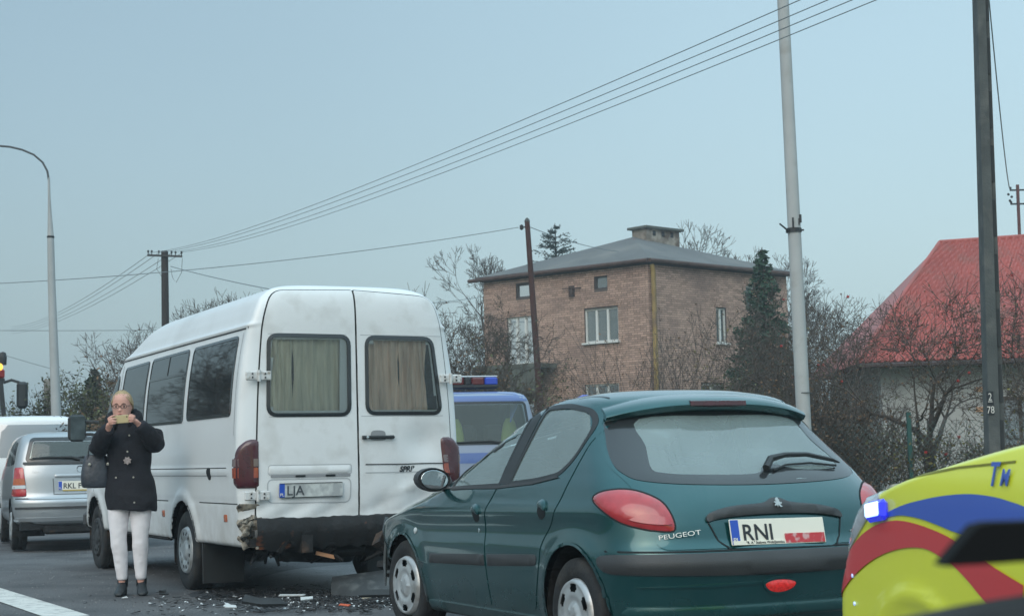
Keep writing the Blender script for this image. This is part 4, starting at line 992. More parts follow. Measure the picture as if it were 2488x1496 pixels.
# rear doors, each a panel with its own window and curtain
ldo = rpoly([(.812, .645), (.80, 1.30), (.782, 1.77), (.743, 2.23), (.66, 2.448), (-.012, 2.463), (-.030, .632)], [.03, .3, .3, .2, .10, .01, .02])
rdo_ = rpoly([(-.046, .635), (-.028, 2.463), (-.715, 2.425), (-.785, 2.20), (-.835, 1.77), (-.868, 1.30), (-.875, .70), (-.72, .66)], [.02, .01, .10, .2, .3, .3, .05, .1])
doors = []
for dpoly, wpoly, nm in ((ldo, rw[0], 'left'), (rdo_, rw[1], 'right')):
    ribbon('door_gap', vbs, FB(), inset(dpoly, -.005), .014, M_seam, VAN, off=.002, closed=True)
    d = patch('rear_door', vbs, FB(), dpoly, M_whited if nm == 'left' else M_whited, VAN, off=.010, hole=inset(wpoly, -.006), depth=.004, res=.035)
    doors.append(d)
    patch('window_seal', vbs, FB(), inset(wpoly, -.016), M_frit, d, hole=inset(wpoly, .014), off=.015, bulge=.006, brad=.012, res=.03)
    patch('window', vbs, FB(), inset(wpoly, .004), M_gl_van, d, off=.010, skirt=False, res=.08)
doors[1]['label'] = 'rear door with dented lower half'
# curtains behind the rear windows
def curtain(y0, y1, m, ph, dip=0.):
    n = 70; V = []; F = []
    for i in range(n+1):
        y = y0+(y1-y0)*i/n; w = .015*math.sin(i*.38+ph)+.006*math.sin(i*.97+ph)
        for k in range(7): V.append((.055+w*(.5+.5*k/6)+.012*math.sin(k+ph+i*.2), y+.008*math.sin(k*1.3+i*.5), 1.40+.72*k/6))
    for i in range(n):
        for k in range(6): F.append((i*7+k, (i+1)*7+k, (i+1)*7+k+1, i*7+k+1))
    return mesh('curtain', V, F, m, VAN, smooth=True)
Mc1 = mat('olive_curtain', (.78, .74, .60), .9, var=.25, vscale=5, stretch=(1, 6, .6)); Mc2 = mat('beige_curtain', (.88, .68, .54), .9, var=.25, vscale=5, stretch=(1, 6, .6))
curtain(.74, .50, Mc1, 0.); curtain(.49, .02, Mc1, 2.)
curtain(-.08, -.42, Mc2, 1.4); curtain(-.42, -.66, Mc2, 3.)
# side glass
for fr in (FL(), FR()):
    for i, pl in enumerate(sw):
        s_ = patch('side_window', vbs, fr, inset(pl, .006), M_gl_dark, VAN, off=.0045, skirt=False, res=.08)
        patch('window_seal', vbs, fr, inset(pl, -.012), M_frit, s_, hole=inset(pl, .012), off=.006, bulge=.003, brad=.01, res=.05)
    patch('sliding_frame', vbs, fr, rpoly([(1.73, 1.868), (3.01, 1.868), (3.01, 1.892), (1.73, 1.892)], .004), M_frit, VAN, off=.010, res=.05)
    patch('sliding_frame', vbs, fr, rpoly([(2.36, 1.89), (2.385, 1.89), (2.385, 2.065), (2.36, 2.065)], .004), M_frit, VAN, off=.010, res=.05)
    ribbon('gutter_joint', vbs, fr, [(.0, 2.148), (4.3, 2.146)], .012, M_seam, VAN, off=.003, res=.08)
    ribbon('panel_joint', vbs, fr, [(.08, .762), (1.18, .762)], .008, M_seam, VAN, off=.002); ribbon('panel_joint', vbs, fr, [(2.2, .762), (4.25, .762)], .008, M_seam, VAN, off=.002)
    ribbon('swage_joint', vbs, fr, [(.34, 1.046), (4.25, 1.046)], .007, M_seam, VAN, off=.002); ribbon('swage_joint', vbs, fr, [(.34, .985), (4.25, .985)], .006, mat('shadowed_joint', (.25, .26, .27), .6), VAN, off=.002)
    ribbon('door_gap', vbs, fr, [(4.28, .5), (4.26, 1.3), (4.28, 2.10)], .010, M_seam, VAN, off=.002); ribbon('door_gap', vbs, fr, [(5.26, 1.30), (5.30, .82)], .010, M_seam, VAN, off=.002)
    ribbon('panel_joint', vbs, fr, [(.16, 1.30), (.16, 2.12)], .008, mat('shadowed_joint', (.25, .26, .27)), VAN, off=.002)
    ribbon('arch_lip', vbs, fr, [(1.70+.436*math.cos(a), .34+.436*math.sin(a)) for a in np.linspace(.15, math.pi-.15, 30)], .022, M_whited, VAN, off=.008)
    ribbon('arch_lip', vbs, fr, [(5.30+.436*math.cos(a), .34+.436*math.sin(a)) for a in np.linspace(.15, math.pi-.15, 30)], .022, M_whited, VAN, off=.008)
    for x in (.43, 2.38, 4.1):
        patch('side_marker', vbs, fr, rpoly([(x-.045, .615), (x-.045, .675), (x+.045, .675), (x+.045, .615)], .015), M_oralamp, VAN, off=.004, bulge=.006, brad=.015, res=.02)
    patch('recessed_handle', vbs, fr, spoly([(.80, 1.045), (.78, .99), (.82, .95), (.87, .97), (.875, 1.04)], 4), M_seam, VAN, off=.006, res=.03)
    hd = patch('door_handle', vbs, fr, rpoly([(4.42, 1.10), (4.42, 1.14), (4.60, 1.14), (4.60, 1.10)], .015), M_black, VAN, off=.02, bulge=.01, brad=.02, res=.03)
patch('windscreen', vbs, FF(), vws, M_gl_dark, VAN, off=.004, skirt=False, res=.1)
gr_ = MB(); gr_.box((6.17, 0, .80), (.06, 1.0, .26), bev=.02); gr_.build('grille', M_black, VAN)
for s in (1, -1):
    g = MB(); g.box((6.10, s*.70, .82), (.12, .3, .24), Matrix.Rotation(s*-.25, 3, 'Z'), bev=.04); g.build('headlight', M_clear, VAN)
g = MB(); g.box((6.14, 0, .50), (.2, 1.8, .22), bev=.06); g.build('front_bumper', M_trim, VAN)
# tail lamps on the corners
def lamp(side, broken=False):
    c, sn = math.cos(R(42)), math.sin(R(42)); D = np.array([c, -side*sn, 0]); Uv = np.array([sn, side*c, 0]); fr = (-D*4., Uv, np.array([0, 0, 1.]), D)
    U = lambda x, y: x*sn+y*c
    a, b = U(.0, .815), U(.13, .955)
    pl = rpoly([(a, .885), (a, 1.262), (a+.07, 1.268), (b-.03, 1.20), (b, 1.08), (b, .93), (b-.03, .885)], [.015, .02, .06, .06, .1, .06, .02])
    l = patch('tail_lamp', vbs, fr, pl, M_redlamp2, VAN, off=.006, bulge=.022, brad=.04, res=.02)
    patch('clear_lens', vbs, fr, rpoly([(a+.008, 1.055), (a+.008, 1.115), (b-.012, 1.115), (b-.008, 1.055)], .008), mat('smoky_lens', (.16, .12, .12), .12, coat=.8), l, off=.0275, res=.02)
    patch('amber_lens', vbs, fr, rpoly([(a+.008, .965), (a+.008, 1.045), (b-.008, 1.045), (b-.010, .965)], .008), mat('dark_amber_lens', (.30, .06, .03), .15, coat=.8, var=.3, vscale=30), l, off=.0275, res=.02)
    return l
lamp(1); lamp(-1)
# hinges
Mh = mat('scuffed_white_metal', (.62, .63, .62), .45, dirt=(.3, .27, .22), dscale=30, dth=(.5, .7))
for y, z, s in ((.80, 1.765, 1), (.815, .825, 1), (-.855, 1.745, -1), (-.89, .82, -1)):
    h = MB(); yo = y+.055*s; yi = y-.055*s
    h.box((-.022, yi, z), (.014, .09, .072), bev=.008); h.box((-.008 if s > 0 else -.012, yo, z), (.02, .10, .072), bev=.008); h.tube([(-.026, y, z-.045), (-.026, y, z+.045)], .014, 8)
    o = h.build('hinge', Mh, VAN)
    for dy, dz in ((-.05, .015), (-.05, -.015), (.055, .015), (.055, -.015)): b = MB(); b.tube([(-.028, y+dy, z+dz), (-.037, y+dy, z+dz)], .007, 6); b.build('bolt', M_seam, o)
# handle on the right door
hM = on_body(vbs, FB(), -.20, 1.268, .012)
g = MB(); g.box((0, 0, .022), (.285, .028, .022), bev=.01); g.box((-.12, 0, .008), (.03, .03, .02)); g.box((.12, 0, .008), (.03, .03, .02)); g.V = [tuple(hM @ Vector(v)) for v in g.V]; hh = g.build('door_handle', M_black, doors[1])
patch('handle_recess', vbs, FB(), spoly([(-.14, 1.275), (-.15, 1.315), (-.20, 1.325), (-.26, 1.315), (-.27, 1.275), (-.26, 1.245), (-.15, 1.245)], 4), mat('shadowed_joint', (.25, .26, .27)), doors[1], off=.013, res=.03)
g = MB(); Mk = hM @ Matrix.Translation((-.10, 0, .033)); g.lathe([(0, .004), (.011, .003), (.012, 0)], 10, Mk); g.build('lock', M_chrome, hh)
# pressed panels under the windows and the number plate
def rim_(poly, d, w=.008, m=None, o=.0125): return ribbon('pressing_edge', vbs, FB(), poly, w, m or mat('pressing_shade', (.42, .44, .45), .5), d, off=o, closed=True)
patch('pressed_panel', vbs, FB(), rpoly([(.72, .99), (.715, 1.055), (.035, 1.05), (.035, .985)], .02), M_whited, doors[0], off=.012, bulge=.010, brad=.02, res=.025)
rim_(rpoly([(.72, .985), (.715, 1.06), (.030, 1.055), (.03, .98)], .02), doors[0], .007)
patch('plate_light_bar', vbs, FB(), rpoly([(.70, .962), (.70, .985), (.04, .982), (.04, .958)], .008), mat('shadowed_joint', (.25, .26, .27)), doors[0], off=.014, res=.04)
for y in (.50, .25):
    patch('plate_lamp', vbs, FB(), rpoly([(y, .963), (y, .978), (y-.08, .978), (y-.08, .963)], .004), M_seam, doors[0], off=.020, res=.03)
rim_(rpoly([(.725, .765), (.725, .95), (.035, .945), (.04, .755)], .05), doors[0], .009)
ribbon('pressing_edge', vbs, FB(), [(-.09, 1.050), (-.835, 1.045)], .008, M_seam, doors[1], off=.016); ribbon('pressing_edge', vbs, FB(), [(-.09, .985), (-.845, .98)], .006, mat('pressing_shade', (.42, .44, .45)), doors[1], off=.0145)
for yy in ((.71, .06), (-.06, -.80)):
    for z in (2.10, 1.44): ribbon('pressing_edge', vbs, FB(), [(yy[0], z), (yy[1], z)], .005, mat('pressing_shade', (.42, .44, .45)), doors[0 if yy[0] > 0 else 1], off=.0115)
Mv = on_body(vbs, FB(), .375, .860, .022)
plate(doors[0], Mv, .535, .112, 'LJA', pm=M_plated, size=.104, lsx=1.0, lm=mat('worn_black_print', (.06, .07, .08), .6))
e = MB(); e.box((0, .055, .001), (.52, .004, .012)); e.box((0, -.055, .001), (.52, .004, .012)); e.V = [tuple(Mv @ Vector(v)) for v in e.V]; e.build('plate_frame', M_black, doors[0])
text('model_script', 'SPRINTER', .062, on_body(vbs, FB(), -.39, .992, .018) @ Matrix.Translation((0, -.004, 0)), M_ink, doors[1], shear=.25, sx=1.0, bold=.002)
# crushed lower corner, dirty inner metal, underbody
Md = mat('muddy_torn_metal', (.30, .27, .22), .9, var=.5, vscale=14, bump=.8, bscale=30, dirt=(.02, .02, .018), dscale=9, dth=(.45, .55))
cn = patch('crushed_corner', vbs, FD(R(30)), rpoly([(.66, .44), (.68, .76), (.86, .765), (.86, .50), (.80, .42)], .03), Md, VAN, off=.006, res=.03,
      disp=lambda p: p+np.array([.018*math.sin(p[2]*37+p[1]*9), .016*math.sin(p[2]*51+p[0]*20), 0]))
mb = MB()
for i in range(22):
    mb.box((rnd.uniform(0, .07), rnd.uniform(.80, .93), rnd.uniform(.42, .66)), (rnd.uniform(.01, .05), rnd.uniform(.01, .05), rnd.uniform(.02, .09)), Matrix.Rotation(rnd.uniform(0, 3), 3, Vector((rnd.random(), rnd.random(), .5))))
mb.build('torn_sheet', Md, VAN)
n = 40; V = []; F = []
Mr = mat('rusty_crossmember', (.009, .010, .011), .8, var=.6, vscale=6, bump=.6, bscale=20, dirt=(.22, .07, .025), dscale=4, dth=(.60, .68))
for i in range(n+1):
    y = .83-1.72*i/n; j = rnd.uniform(-.02, .02)
    V += [(.02+j, y, .650+rnd.uniform(-.006, .006)), (-.05+j, y, .635), (-.06+.5*j, y, .52+j*.6), (.02, y, .40+j)]
for i in range(n):
    for k in range(3): F.append((i*4+k, i*4+k+1, i*4+k+5, i*4+k+4))
mesh('rear_crossmember', V, F, Mr, VAN, smooth=True)
u = MB(); u.box((3.0, 0, .46), (6.0, 1.76, .06)); u.box((.9, .42, .44), (1.9, .09, .14)); u.box((.9, -.42, .44), (1.9, .09, .14)); u.box((3.6, .42, .40), (3.4, .08, .12)); u.box((3.6, -.42, .40), (3.4, .08, .12))
u.tube([(1.70, .8, .34), (1.70, -.8, .34)], .06, 10); u.lathe([(0, -.1), (.13, -.08), (.15, 0), (.13, .08), (0, .1)], 16, Matrix.Translation((1.70, 0, .34)) @ Matrix.Rotation(math.pi/2, 4, 'Y'))
u.tube([(.2, .25, .36), (1.2, .30, .36), (2.8, .45, .36)], .035, 8); u.tube([(.25, .25, .36), (.8, .27, .36)], .09, 10)
u.box((.40, -.05, .36), (.55, .62, .10), bev=.04)
for i in range(30):
    y = rnd.uniform(-.85, .80); u.tube([(rnd.uniform(-.02, .35), y, .46), (rnd.uniform(0, .4), y+rnd.uniform(-.1, .1), .40), (rnd.uniform(-.05, .4), y+rnd.uniform(-.2, .2), rnd.uniform(.26, .38))], [.02, .03, .012], 5)
u.build('chassis', M_under, VAN)
u = MB(); u.lathe([(.16, -.10), (.30, -.10), (.34, -.05), (.34, .05), (.30, .10), (.16, .10), (.16, -.1)], 36, Matrix.Translation((.62, .12, .36)) @ Matrix.Rotation(.05, 4, 'X')); auto_smooth(u.build('spare_wheel', M_rubber, VAN), 40)
u = MB(); u.box((.10, .22, .335), (.02, .16, .03), Matrix.Rotation(.25, 3, 'X')); u.build('broken_lamp', mat('pale_orange_plastic', (.7, .35, .18), .4), VAN)
for s in (1, -1):
    u = MB(); u.box((1.20, s*.74, .27), (.018, .36, .38), Matrix.Rotation(.06, 3, 'Y'), bev=.004); u.build('mud_flap', M_black, VAN)
    u = MB(); u.box((2.22, s*.86, .50), (.10, .1, .10), bev=.02); u.tube([(2.3, s*.90, .43), (4.7, s*.90, .43)], .03, 6); u.build('sill_rail', M_under, VAN)
for x in (1.70, 5.30):
    for s in (1, -1): wheel(VAN, x, s*.925, .34, .342, s, .215, 'holes', .205, capmat=(M_hub if x < 3 else mat('dark_steel_wheel', (.03, .032, .034), .6)))
# door mirrors on long arms
for s in (1, -1):
    m_ = MB(); m_.box((5.36, s*1.135, 1.50), (.10, .19, .29), bev=.04); mo = m_.build('door_mirror', M_black, VAN)
    g = MB(); g.box((5.308, s*1.135, 1.50), (.006, .155, .25), bev=.002); g.build('mirror_glass', mat('dim_mirror', (.10, .13, .14), .25, metal=.6, var=.4, vscale=9), mo)
    g = MB(); g.tube([(5.36, s*1.10, 1.43), (5.30, s*1.0, 1.43), (5.28, s*.94, 1.42)], .018, 6); g.tube([(5.36, s*1.10, 1.57), (5.28, s*.92, 1.56)], .018, 6); g.build('mirror_arm', M_black, mo)
    m_ = MB(); m_.box((5.0, s*.45, 1.0), (.5, .5, .12), bev=.04); m_.box((4.75, s*.45, 1.35), (.12, .5, .7), bev=.05); m_.box((4.73, s*.45, 1.78), (.1, .26, .18), bev=.04); m_.build('front_seat', M_seat, VAN)
for x in (1.3, 2.1, 2.9, 3.7):
    for y in (.6, .15, -.6):
        m_ = MB(); m_.box((x, y, 1.32), (.12, .42, .66), bev=.05); m_.box((x-.02, y, 1.70), (.1, .24, .16), bev=.04); m_.build('passenger_seat', M_seat, VAN)
# ------------------------------------------------------------------ silver hatchback at the left
def nocopy(b): k = Body.__new__(Body); k.P = b.P; k.F = list(b.F); k.N = b.N; k.T = b.T; k.bvh = b.bvh; return k
srow = [(.32, 3.9, .10, .74, .4, .3), (.36, 4.0, .03, .80, .4, .35), (.50, 4.05, .0, .84, .4, .35), (.64, 4.05, .0, .85, .4, .35), (.69, 4.02, .06, .85, .4, .3), (.80, 3.95, .075, .85, .4, .3), (.95, 3.5, .09, .845, .5, .3), (1.05, 3.2, .11, .835, .5, .3),
        (1.12, 3.0, .13, .82, .5, .28), (1.30, 2.75, .20, .785, .5, .26), (1.44, 2.5, .27, .735, .5, .25), (1.49, 2.35, .33, .69, .5, .25), (1.52, 2.2, .42, .62, .5, .3), (1.54, 1.95, .62, .48, .4, .3), (1.548, 1.6, 1.0, .28, .2, .2), (1.55, 1.4, 1.2, .05, .05, .05)]
sb = Body(srow, pf=2.4, pr=2.8, step=.04, ns=70, nq=16, barrel=.03, arches=((.72, .31, .37), (3.35, .31, .37)))
SCAR = thing('silver_car', 'silver hatchback car with its rear to the camera at the left edge', 'car', (-5.66, 21.0, .02), .36+math.pi/2)
ss = nocopy(sb); swin = rpoly([(.67, 1.15), (.60, 1.445), (-.60, 1.445), (-.67, 1.15)], .05); sws = rpoly([(-.66, 1.16), (-.60, 1.44), (.60, 1.44), (.66, 1.16)], .06)
sb.cut(FB(), swin, .03); sb.cut(FF(), sws, .03)
ssd = [rpoly([(1.95, 1.10), (2.55, 1.12), (2.2, 1.43), (1.95, 1.43)], .04), rpoly([(1.0, 1.10), (1.88, 1.10), (1.88, 1.43), (1.05, 1.43)], .05), rpoly([(.42, 1.12), (.92, 1.10), (.95, 1.42), (.60, 1.40)], .05)]
for fr in (FL(), FR()):
    for q in ssd[:2]: sb.cut(fr, q, .03)
sb.build('body', M_silver, SCAR)
arch_liner('', SCAR, .72, .31, .37, .84); arch_liner('', SCAR, 3.35, .31, .37, .84)
for fr in (FL(), FR()):
    for q in ssd: patch('side_window', ss, fr, q, M_gl_dark if q is ssd[2] else M_gl_green, SCAR, off=.003, skirt=False, res=.08)
patch('windscreen', ss, FF(), sws, M_gl_green, SCAR, off=.003, skirt=False, res=.1)
tg = patch('tailgate', ss, FB(), rpoly([(.70, 1.13), (.66, .66), (-.66, .66), (-.70, 1.13)], .05), M_silver, SCAR, off=.008, res=.06)
patch('rear_window', ss, FB(), swin, glass_mat('clear_hazy_glass', (.85, .92, .9), .2, haze=(.3, .38, .37)), SCAR, off=.004, skirt=False, res=.08)
patch('window_seal', ss, FB(), inset(swin, -.015), M_frit, SCAR, hole=inset(swin, .03), off=.006, res=.05)
patch('tailgate_lip', ss, FB(), rpoly([(.70, 1.105), (.70, 1.135), (-.70, 1.135), (-.70, 1.105)], .01), M_trim, tg, off=.03, res=.05)
patch('handle_bar', ss, FB(), rpoly([(.32, .935), (.32, .975), (-.32, .975), (-.32, .935)], .015), M_silver, tg, off=.022, bulge=.01, brad=.02, res=.04)
ribbon('recess_edge', ss, FB(), [(.34, .925), (.33, .72), (-.33, .72), (-.34, .925)], .014, mat('shadowed_silver', (.14, .15, .155), .5), tg, off=.010)
Ms = on_body(ss, FB(), .02, .83, .012); pl = plate(tg, Ms, .52, .114, 'RKL F', size=.098, lsx=.95)
h = MB().box((0, -.064, .003), (.40, .016, .004)); h.V = [tuple(Ms @ Vector(v)) for v in h.V]; h.build('plate_holder_strip', mat('gold_print', (.45, .33, .08), .5), pl)
em = MB(); em.lathe([(.034, 0), (.040, .006), (.046, 0)], 20, on_body(ss, FB(), 0, 1.04, .01)); em.box((0, 0, 0), (.001, .001, .001)); em.build('round_badge', M_chrome, tg)
text('badge', 'Classic', .035, on_body(ss, FB(), .60, 1.0, .010), M_steel, tg)
patch('high_brake_light', ss, FB(), rpoly([(.10, 1.455), (.10, 1.472), (-.10, 1.472), (-.10, 1.455)], .004), M_redlamp2, SCAR, off=.012, res=.03)
for s in (1, -1):
    fr = FB(); pl_ = rpoly([(s*.835, .70), (s*.80, 1.075), (s*.705, 1.075), (s*.66, .70)], [.03, .03, .02, .05])
    l = patch('tail_lamp', ss, fr, pl_, M_redlamp, SCAR, off=.01, bulge=.015, brad=.04, res=.03)
    patch('amber_lens', ss, fr, rpoly([(s*.81, .85), (s*.80, .93), (s*.69, .93), (s*.675, .85)], .01), M_oralamp, l, off=.027, res=.03)
    patch('clear_lens', ss, fr, rpoly([(s*.82, .80), (s*.815, .845), (s*.675, .845), (s*.67, .80)], .01), M_clear, l, off=.027, res=.03)
ribbon('bumper_joint', ss, FB(), [(.80, .672), (-.80, .672)], .012, M_seam, SCAR, off=.004); patch('bumper_strip', ss, FB(), rpoly([(.80, .535), (.80, .565), (-.80, .565), (-.80, .535)], .01), M_trim, SCAR, off=.012, res=.05)
patch('bumper_lip', ss, FB(), rpoly([(.80, .385), (.80, .43), (-.80, .43), (-.80, .385)], .015), M_silver, SCAR, off=.02, bulge=.01, brad=.02, res=.05)
w = MB(); w.tube([on_body(ss, FB(), u, v, .03).translation for u, v in ((0, 1.155), (.1, 1.185), (.45, 1.19), (.62, 1.175))], [.02, .016, .012, .006], 6); w.tube([on_body(ss, FB(), u, v, .025).translation for u, v in ((-.35, 1.20), (.1, 1.185))], [.008, .012], 5); w.build('wiper', M_black, SCAR)
w = MB(); w.lathe([(0, .02), (.02, .012), (.03, 0)], 10, Matrix.Translation((.50, 0, 1.515))); w.tube([(.50, 0, 1.52), (.36, -.05, 1.74)], [.006, .003], 5); w.build('aerial', M_black, SCAR)
u = MB(); u.box((1.9, 0, .32), (3.6, 1.5, .10)); u.box((.25, .1, .27), (.4, .7, .12), bev=.03); u.tube([(.3, 0, .24), (.1, .3, .24)], .03, 6); u.build('underside', M_under, SCAR)
for x in (.72, 3.35):
    for s in (1, -1): wheel(SCAR, x, s*.82, .31, .315, s, .19, 'holes', .19)
for y in (.36, -.36):
    for x in (.9, 1.9): seat(SCAR, x, y, .5, .55)
u = MB(); u.box((2.6, 0, 1.02), (.4, 1.4, .2), bev=.06); u.build('dashboard', M_black, SCAR)

# ------------------------------------------------------------------ police van behind the white van
prow = [(.30, 4.7, .08, .86, .4, .2), (.45, 4.8, .0, .93, .4, .25), (.65, 4.8, .0, .94, .4, .25), (.75, 4.7, .05, .94, .4, .2), (1.1, 4.2, .07, .935, .4, .2), (1.3, 3.8, .10, .91, .4, .2), (1.7, 3.3, .17, .84, .4, .2), (1.86, 3.1, .20, .80, .4, .2), (1.92, 3.0, .22, .77, .4, .2), (1.97, 2.9, .28, .71, .4, .2), (2.005, 2.7, .42, .58, .3, .2), (2.02, 2.4, .8, .3, .2, .2), (2.025, 2.0, 1.2, .05, .05, .05)]
pb = Body(prow, pf=2.4, pr=3.0, step=.05, ns=50, nq=16, barrel=.02, arches=((.95, .33, .38), (3.9, .33, .38)))
PV = thing('police_van', 'silver and blue police van with a red and blue light bar, behind the white van', 'police van', (-.52, 22.0, 0), .16+math.pi/2)
ps = nocopy(pb); pw = rpoly([(.78, 1.28), (.715, 1.85), (-.715, 1.85), (-.78, 1.28)], .06); pb.cut(FB(), pw, .03); pb.build('body', mat('police_silver', (.26, .31, .40), .35, metal=.3, coat=.5, inner=(.04, .04, .05)), PV)
Mpb = mat('police_blue', (.09, .15, .36), .3, coat=.6)
patch('blue_roof', ps, FT(), rpoly([(.30, .72), (2.9, .68), (2.9, -.68), (.30, -.72)], .08), Mpb, PV, off=.004, res=.08)
patch('blue_roof_edge', ps, FB(), rpoly([(.775, 1.865), (.70, 1.985), (.3, 2.01), (-.3, 2.01), (-.70, 1.985), (-.775, 1.865)], .04), Mpb, PV, off=.006, res=.05)
patch('blue_stripe', ps, FB(), rpoly([(.90, 1.02), (.90, 1.16), (-.90, 1.16), (-.90, 1.02)], .02), Mpb, PV, off=.005, res=.08)
patch('rear_window', ps, FB(), pw, MATS['clear_hazy_glass'], PV, off=.004, skirt=False, res=.08); patch('window_seal', ps, FB(), inset(pw, -.012), M_frit, PV, hole=inset(pw, .02), off=.006, res=.05)
for s in (1, -1): patch('tail_lamp', ps, FB(), rpoly([(s*.90, .95), (s*.87, 1.35), (s*.80, 1.35), (s*.82, .95)], .02), M_redlamp, PV, off=.01, bulge=.01, brad=.02, res=.04)
w = MB(); w.tube([on_body(ps, FB(), u_, v_, .03).translation for u_, v_ in ((-.45, 1.27), (-.2, 1.31), (.3, 1.30))], [.02, .014, .008], 6); w.build('wiper', M_black, PV)
lb = MB(); lb.box((.95, .0, 2.10), (.30, .86, .06), bev=.02); lbo = lb.build('light_bar', M_black, PV)
for y0_, y1_, mm_ in ((.43, .24, mat('blue_beacon_lens', (.02, .06, .42), .2, coat=.4)), (.24, .05, mat('dark_red_beacon_lens', (.10, .012, .015), .2, coat=.4)), (.05, -.05, M_black), (-.05, -.24, MATS['dark_red_beacon_lens']), (-.24, -.43, MATS['blue_beacon_lens'])):
    q = MB(); q.box((.95, (y0_+y1_)/2, 2.175), (.28, abs(y0_-y1_)-.004, .115), bev=.02); q.build('beacon', mm_, lbo)
q = MB(); q.box((.95, 0, 2.245), (.24, .86, .02), bev=.008); q.build('white_top', M_clear, lbo)
q = MB(); q.tube([(.55, -.1, 2.0), (.45, .05, 2.22)], [.008, .003], 5); q.build('aerial', M_black, PV)
for y in (.45, -.35, .05):
    q = MB(); q.box((.75, y, 1.25), (.12, .30, .62), bev=.06); q.build('seat', M_seat, PV)
for y in (-.55, .22):
    q = MB(); q.loft([[(.60+.05*math.sin(a)*k, y+w_*math.cos(a), z) for a in np.linspace(0, 2*math.pi, 13)[:-1]] for z, w_, k in ((1.20, .13, 1), (1.4, .12, 1), (1.56, .09, .9), (1.64, .05, .5))]); q.build('reflective_vest', mat('hi_vis_yellow', (.38, .50, .12), .6), PV)
for x in (.95, 3.9):
    for s in (1, -1): wheel(PV, x, s*.90, .33, .335, s, .2, 'holes', .2)
q = MB(); q.box((2.2, 0, .35), (4.2, 1.7, .1)); q.build('underside', M_under, PV)
# second patrol car mostly hidden by the hatchback
PK = thing('patrol_car', 'patrol car hidden behind the hatchback roof, only its blue beacon showing', 'police car', (.95, 16.2, 0), .05+math.pi/2)
krow = [(r_[0]*.90, r_[1]*.95, r_[2], r_[3]*.95, r_[4], r_[5]) for r_ in srow]
kb_ = Body(krow, pf=2.4, pr=2.8, step=.06, ns=40, nq=10, barrel=.03, arches=((.72, .31, .36), (3.2, .31, .36))); kb_.build('body', MATS['police_silver'], PK)
patch('rear_window', kb_, FB(), rpoly([(.60, 1.05), (.52, 1.32), (-.52, 1.32), (-.60, 1.05)], .05), M_gl_dark, PK, off=.003, res=.1)
for s in (1, -1):
    patch('tail_lamp', kb_, FB(), rpoly([(s*.78, .66), (s*.74, .96), (s*.65, .96), (s*.62, .66)], .03), M_redlamp, PK, off=.01, bulge=.01, brad=.02, res=.04)
    for q_p in ([(1.80, 1.0), (2.2, 1.02), (1.95, 1.32), (1.80, 1.32)], [(.95, 1.0), (1.72, 1.0), (1.72, 1.33), (1.0, 1.33)]): patch('side_window', kb_, FL() if s > 0 else FR(), rpoly(q_p, .04), M_gl_dark, PK, off=.003, res=.08, skirt=False)
patch('blue_stripe', kb_, FB(), rpoly([(.74, .78), (.74, .88), (-.74, .88), (-.74, .78)], .02), Mpb, PK, off=.004, res=.08)
q = MB(); q.box((1.2, -.13+.25, 1.47), (.22, .30, .05), bev=.02); bo = q.build('beacon_base', M_black, PK)
q = MB(); q.loft([[(1.2+a_*math.cos(t), .12+b_*math.sin(t), z) for t in np.linspace(0, 2*math.pi, 17)[:-1]] for z, a_, b_ in ((1.49, .10, .13), (1.62, .095, .125), (1.71, .07, .095), (1.74, .02, .03))]); q.build('beacon', MATS['blue_beacon_lens'], bo, smooth=True)
for x in (.72, 3.2):
    for s in (1, -1): wheel(PK, x, s*.79, .31, .312, s, .19, 'holes', .19)

# ------------------------------------------------------------------ white van ahead of the silver car
WV = thing('delivery_van', 'white van whose rounded roof rises behind the silver car at the left edge', 'van', (-8.45, 28.0, 0), .30+math.pi/2)
wb = Body(prow, pf=2.4, pr=2.6, step=.05, ns=50, nq=16, barrel=.02, arches=((.95, .33, .38), (3.9, .33, .38))); wb.build('body', mat('clean_white_paint', (.78, .80, .80), .25, coat=.7), WV)
patch('rear_window', wb, FB(), pw, M_gl_dark, WV, off=.004, skirt=False, res=.1); ribbon('roof_joint', wb, FT(), [(.35, -.42), (1.2, -.50), (2.6, -.52)], .012, M_seam, WV, off=.003)
for s in (1, -1): patch('tail_lamp', wb, FB(), rpoly([(s*.90, .95), (s*.87, 1.35), (s*.80, 1.35), (s*.82, .95)], .02), M_redlamp, WV, off=.01, bulge=.01, brad=.02, res=.04)
for x in (.95, 3.9):
    for s in (1, -1): wheel(WV, x, s*.90, .33, .335, s, .2, 'holes', .2)
# ------------------------------------------------------------------ truck at the far left
TK = thing('fire_truck', 'red truck cab with an amber beacon and a big door mirror at the left edge', 'truck', (-13.0, 35.43, -.41), .32); TK.scale = (1.385,)*3
q = MB(); q.box((0, 0, 1.2), (2.45, 3.0, 1.2), bev=.08); q.build('cab_body', mat('dark_grey_body', (.05, .055, .06), .5), TK); q = MB(); q.box((0, .3, 2.57), (2.40, 2.5, .30), bev=.10); q.build('cab_roof', mat('fire_red', (.42, .035, .03), .35, coat=.5), TK)
q = MB(); q.box((0, .3, 2.1), (2.28, 2.6, .66)); q.build('cab_window', mat('grey_cab_glass', (.13, .16, .18), .1, coat=.8), TK)
q = MB(); q.loft([[(x_-.03, -1.05, z), (x_+.04, -1.05, z), (x_+.04, -.90, z), (x_-.03, -.90, z)] for x_, z in ((1.20, 1.75), (1.13, 2.48))]); q.box((1.16, -1.0, 2.46), (.08, .1, .05)); q.build('window_pillar', M_black, TK)
q = MB(); q.tube([(1.18, -1.0, 2.42), (1.30, -1.02, 2.46), (1.42, -1.05, 2.42)], .022, 6); arm = q.build('mirror_arm', M_black, TK)
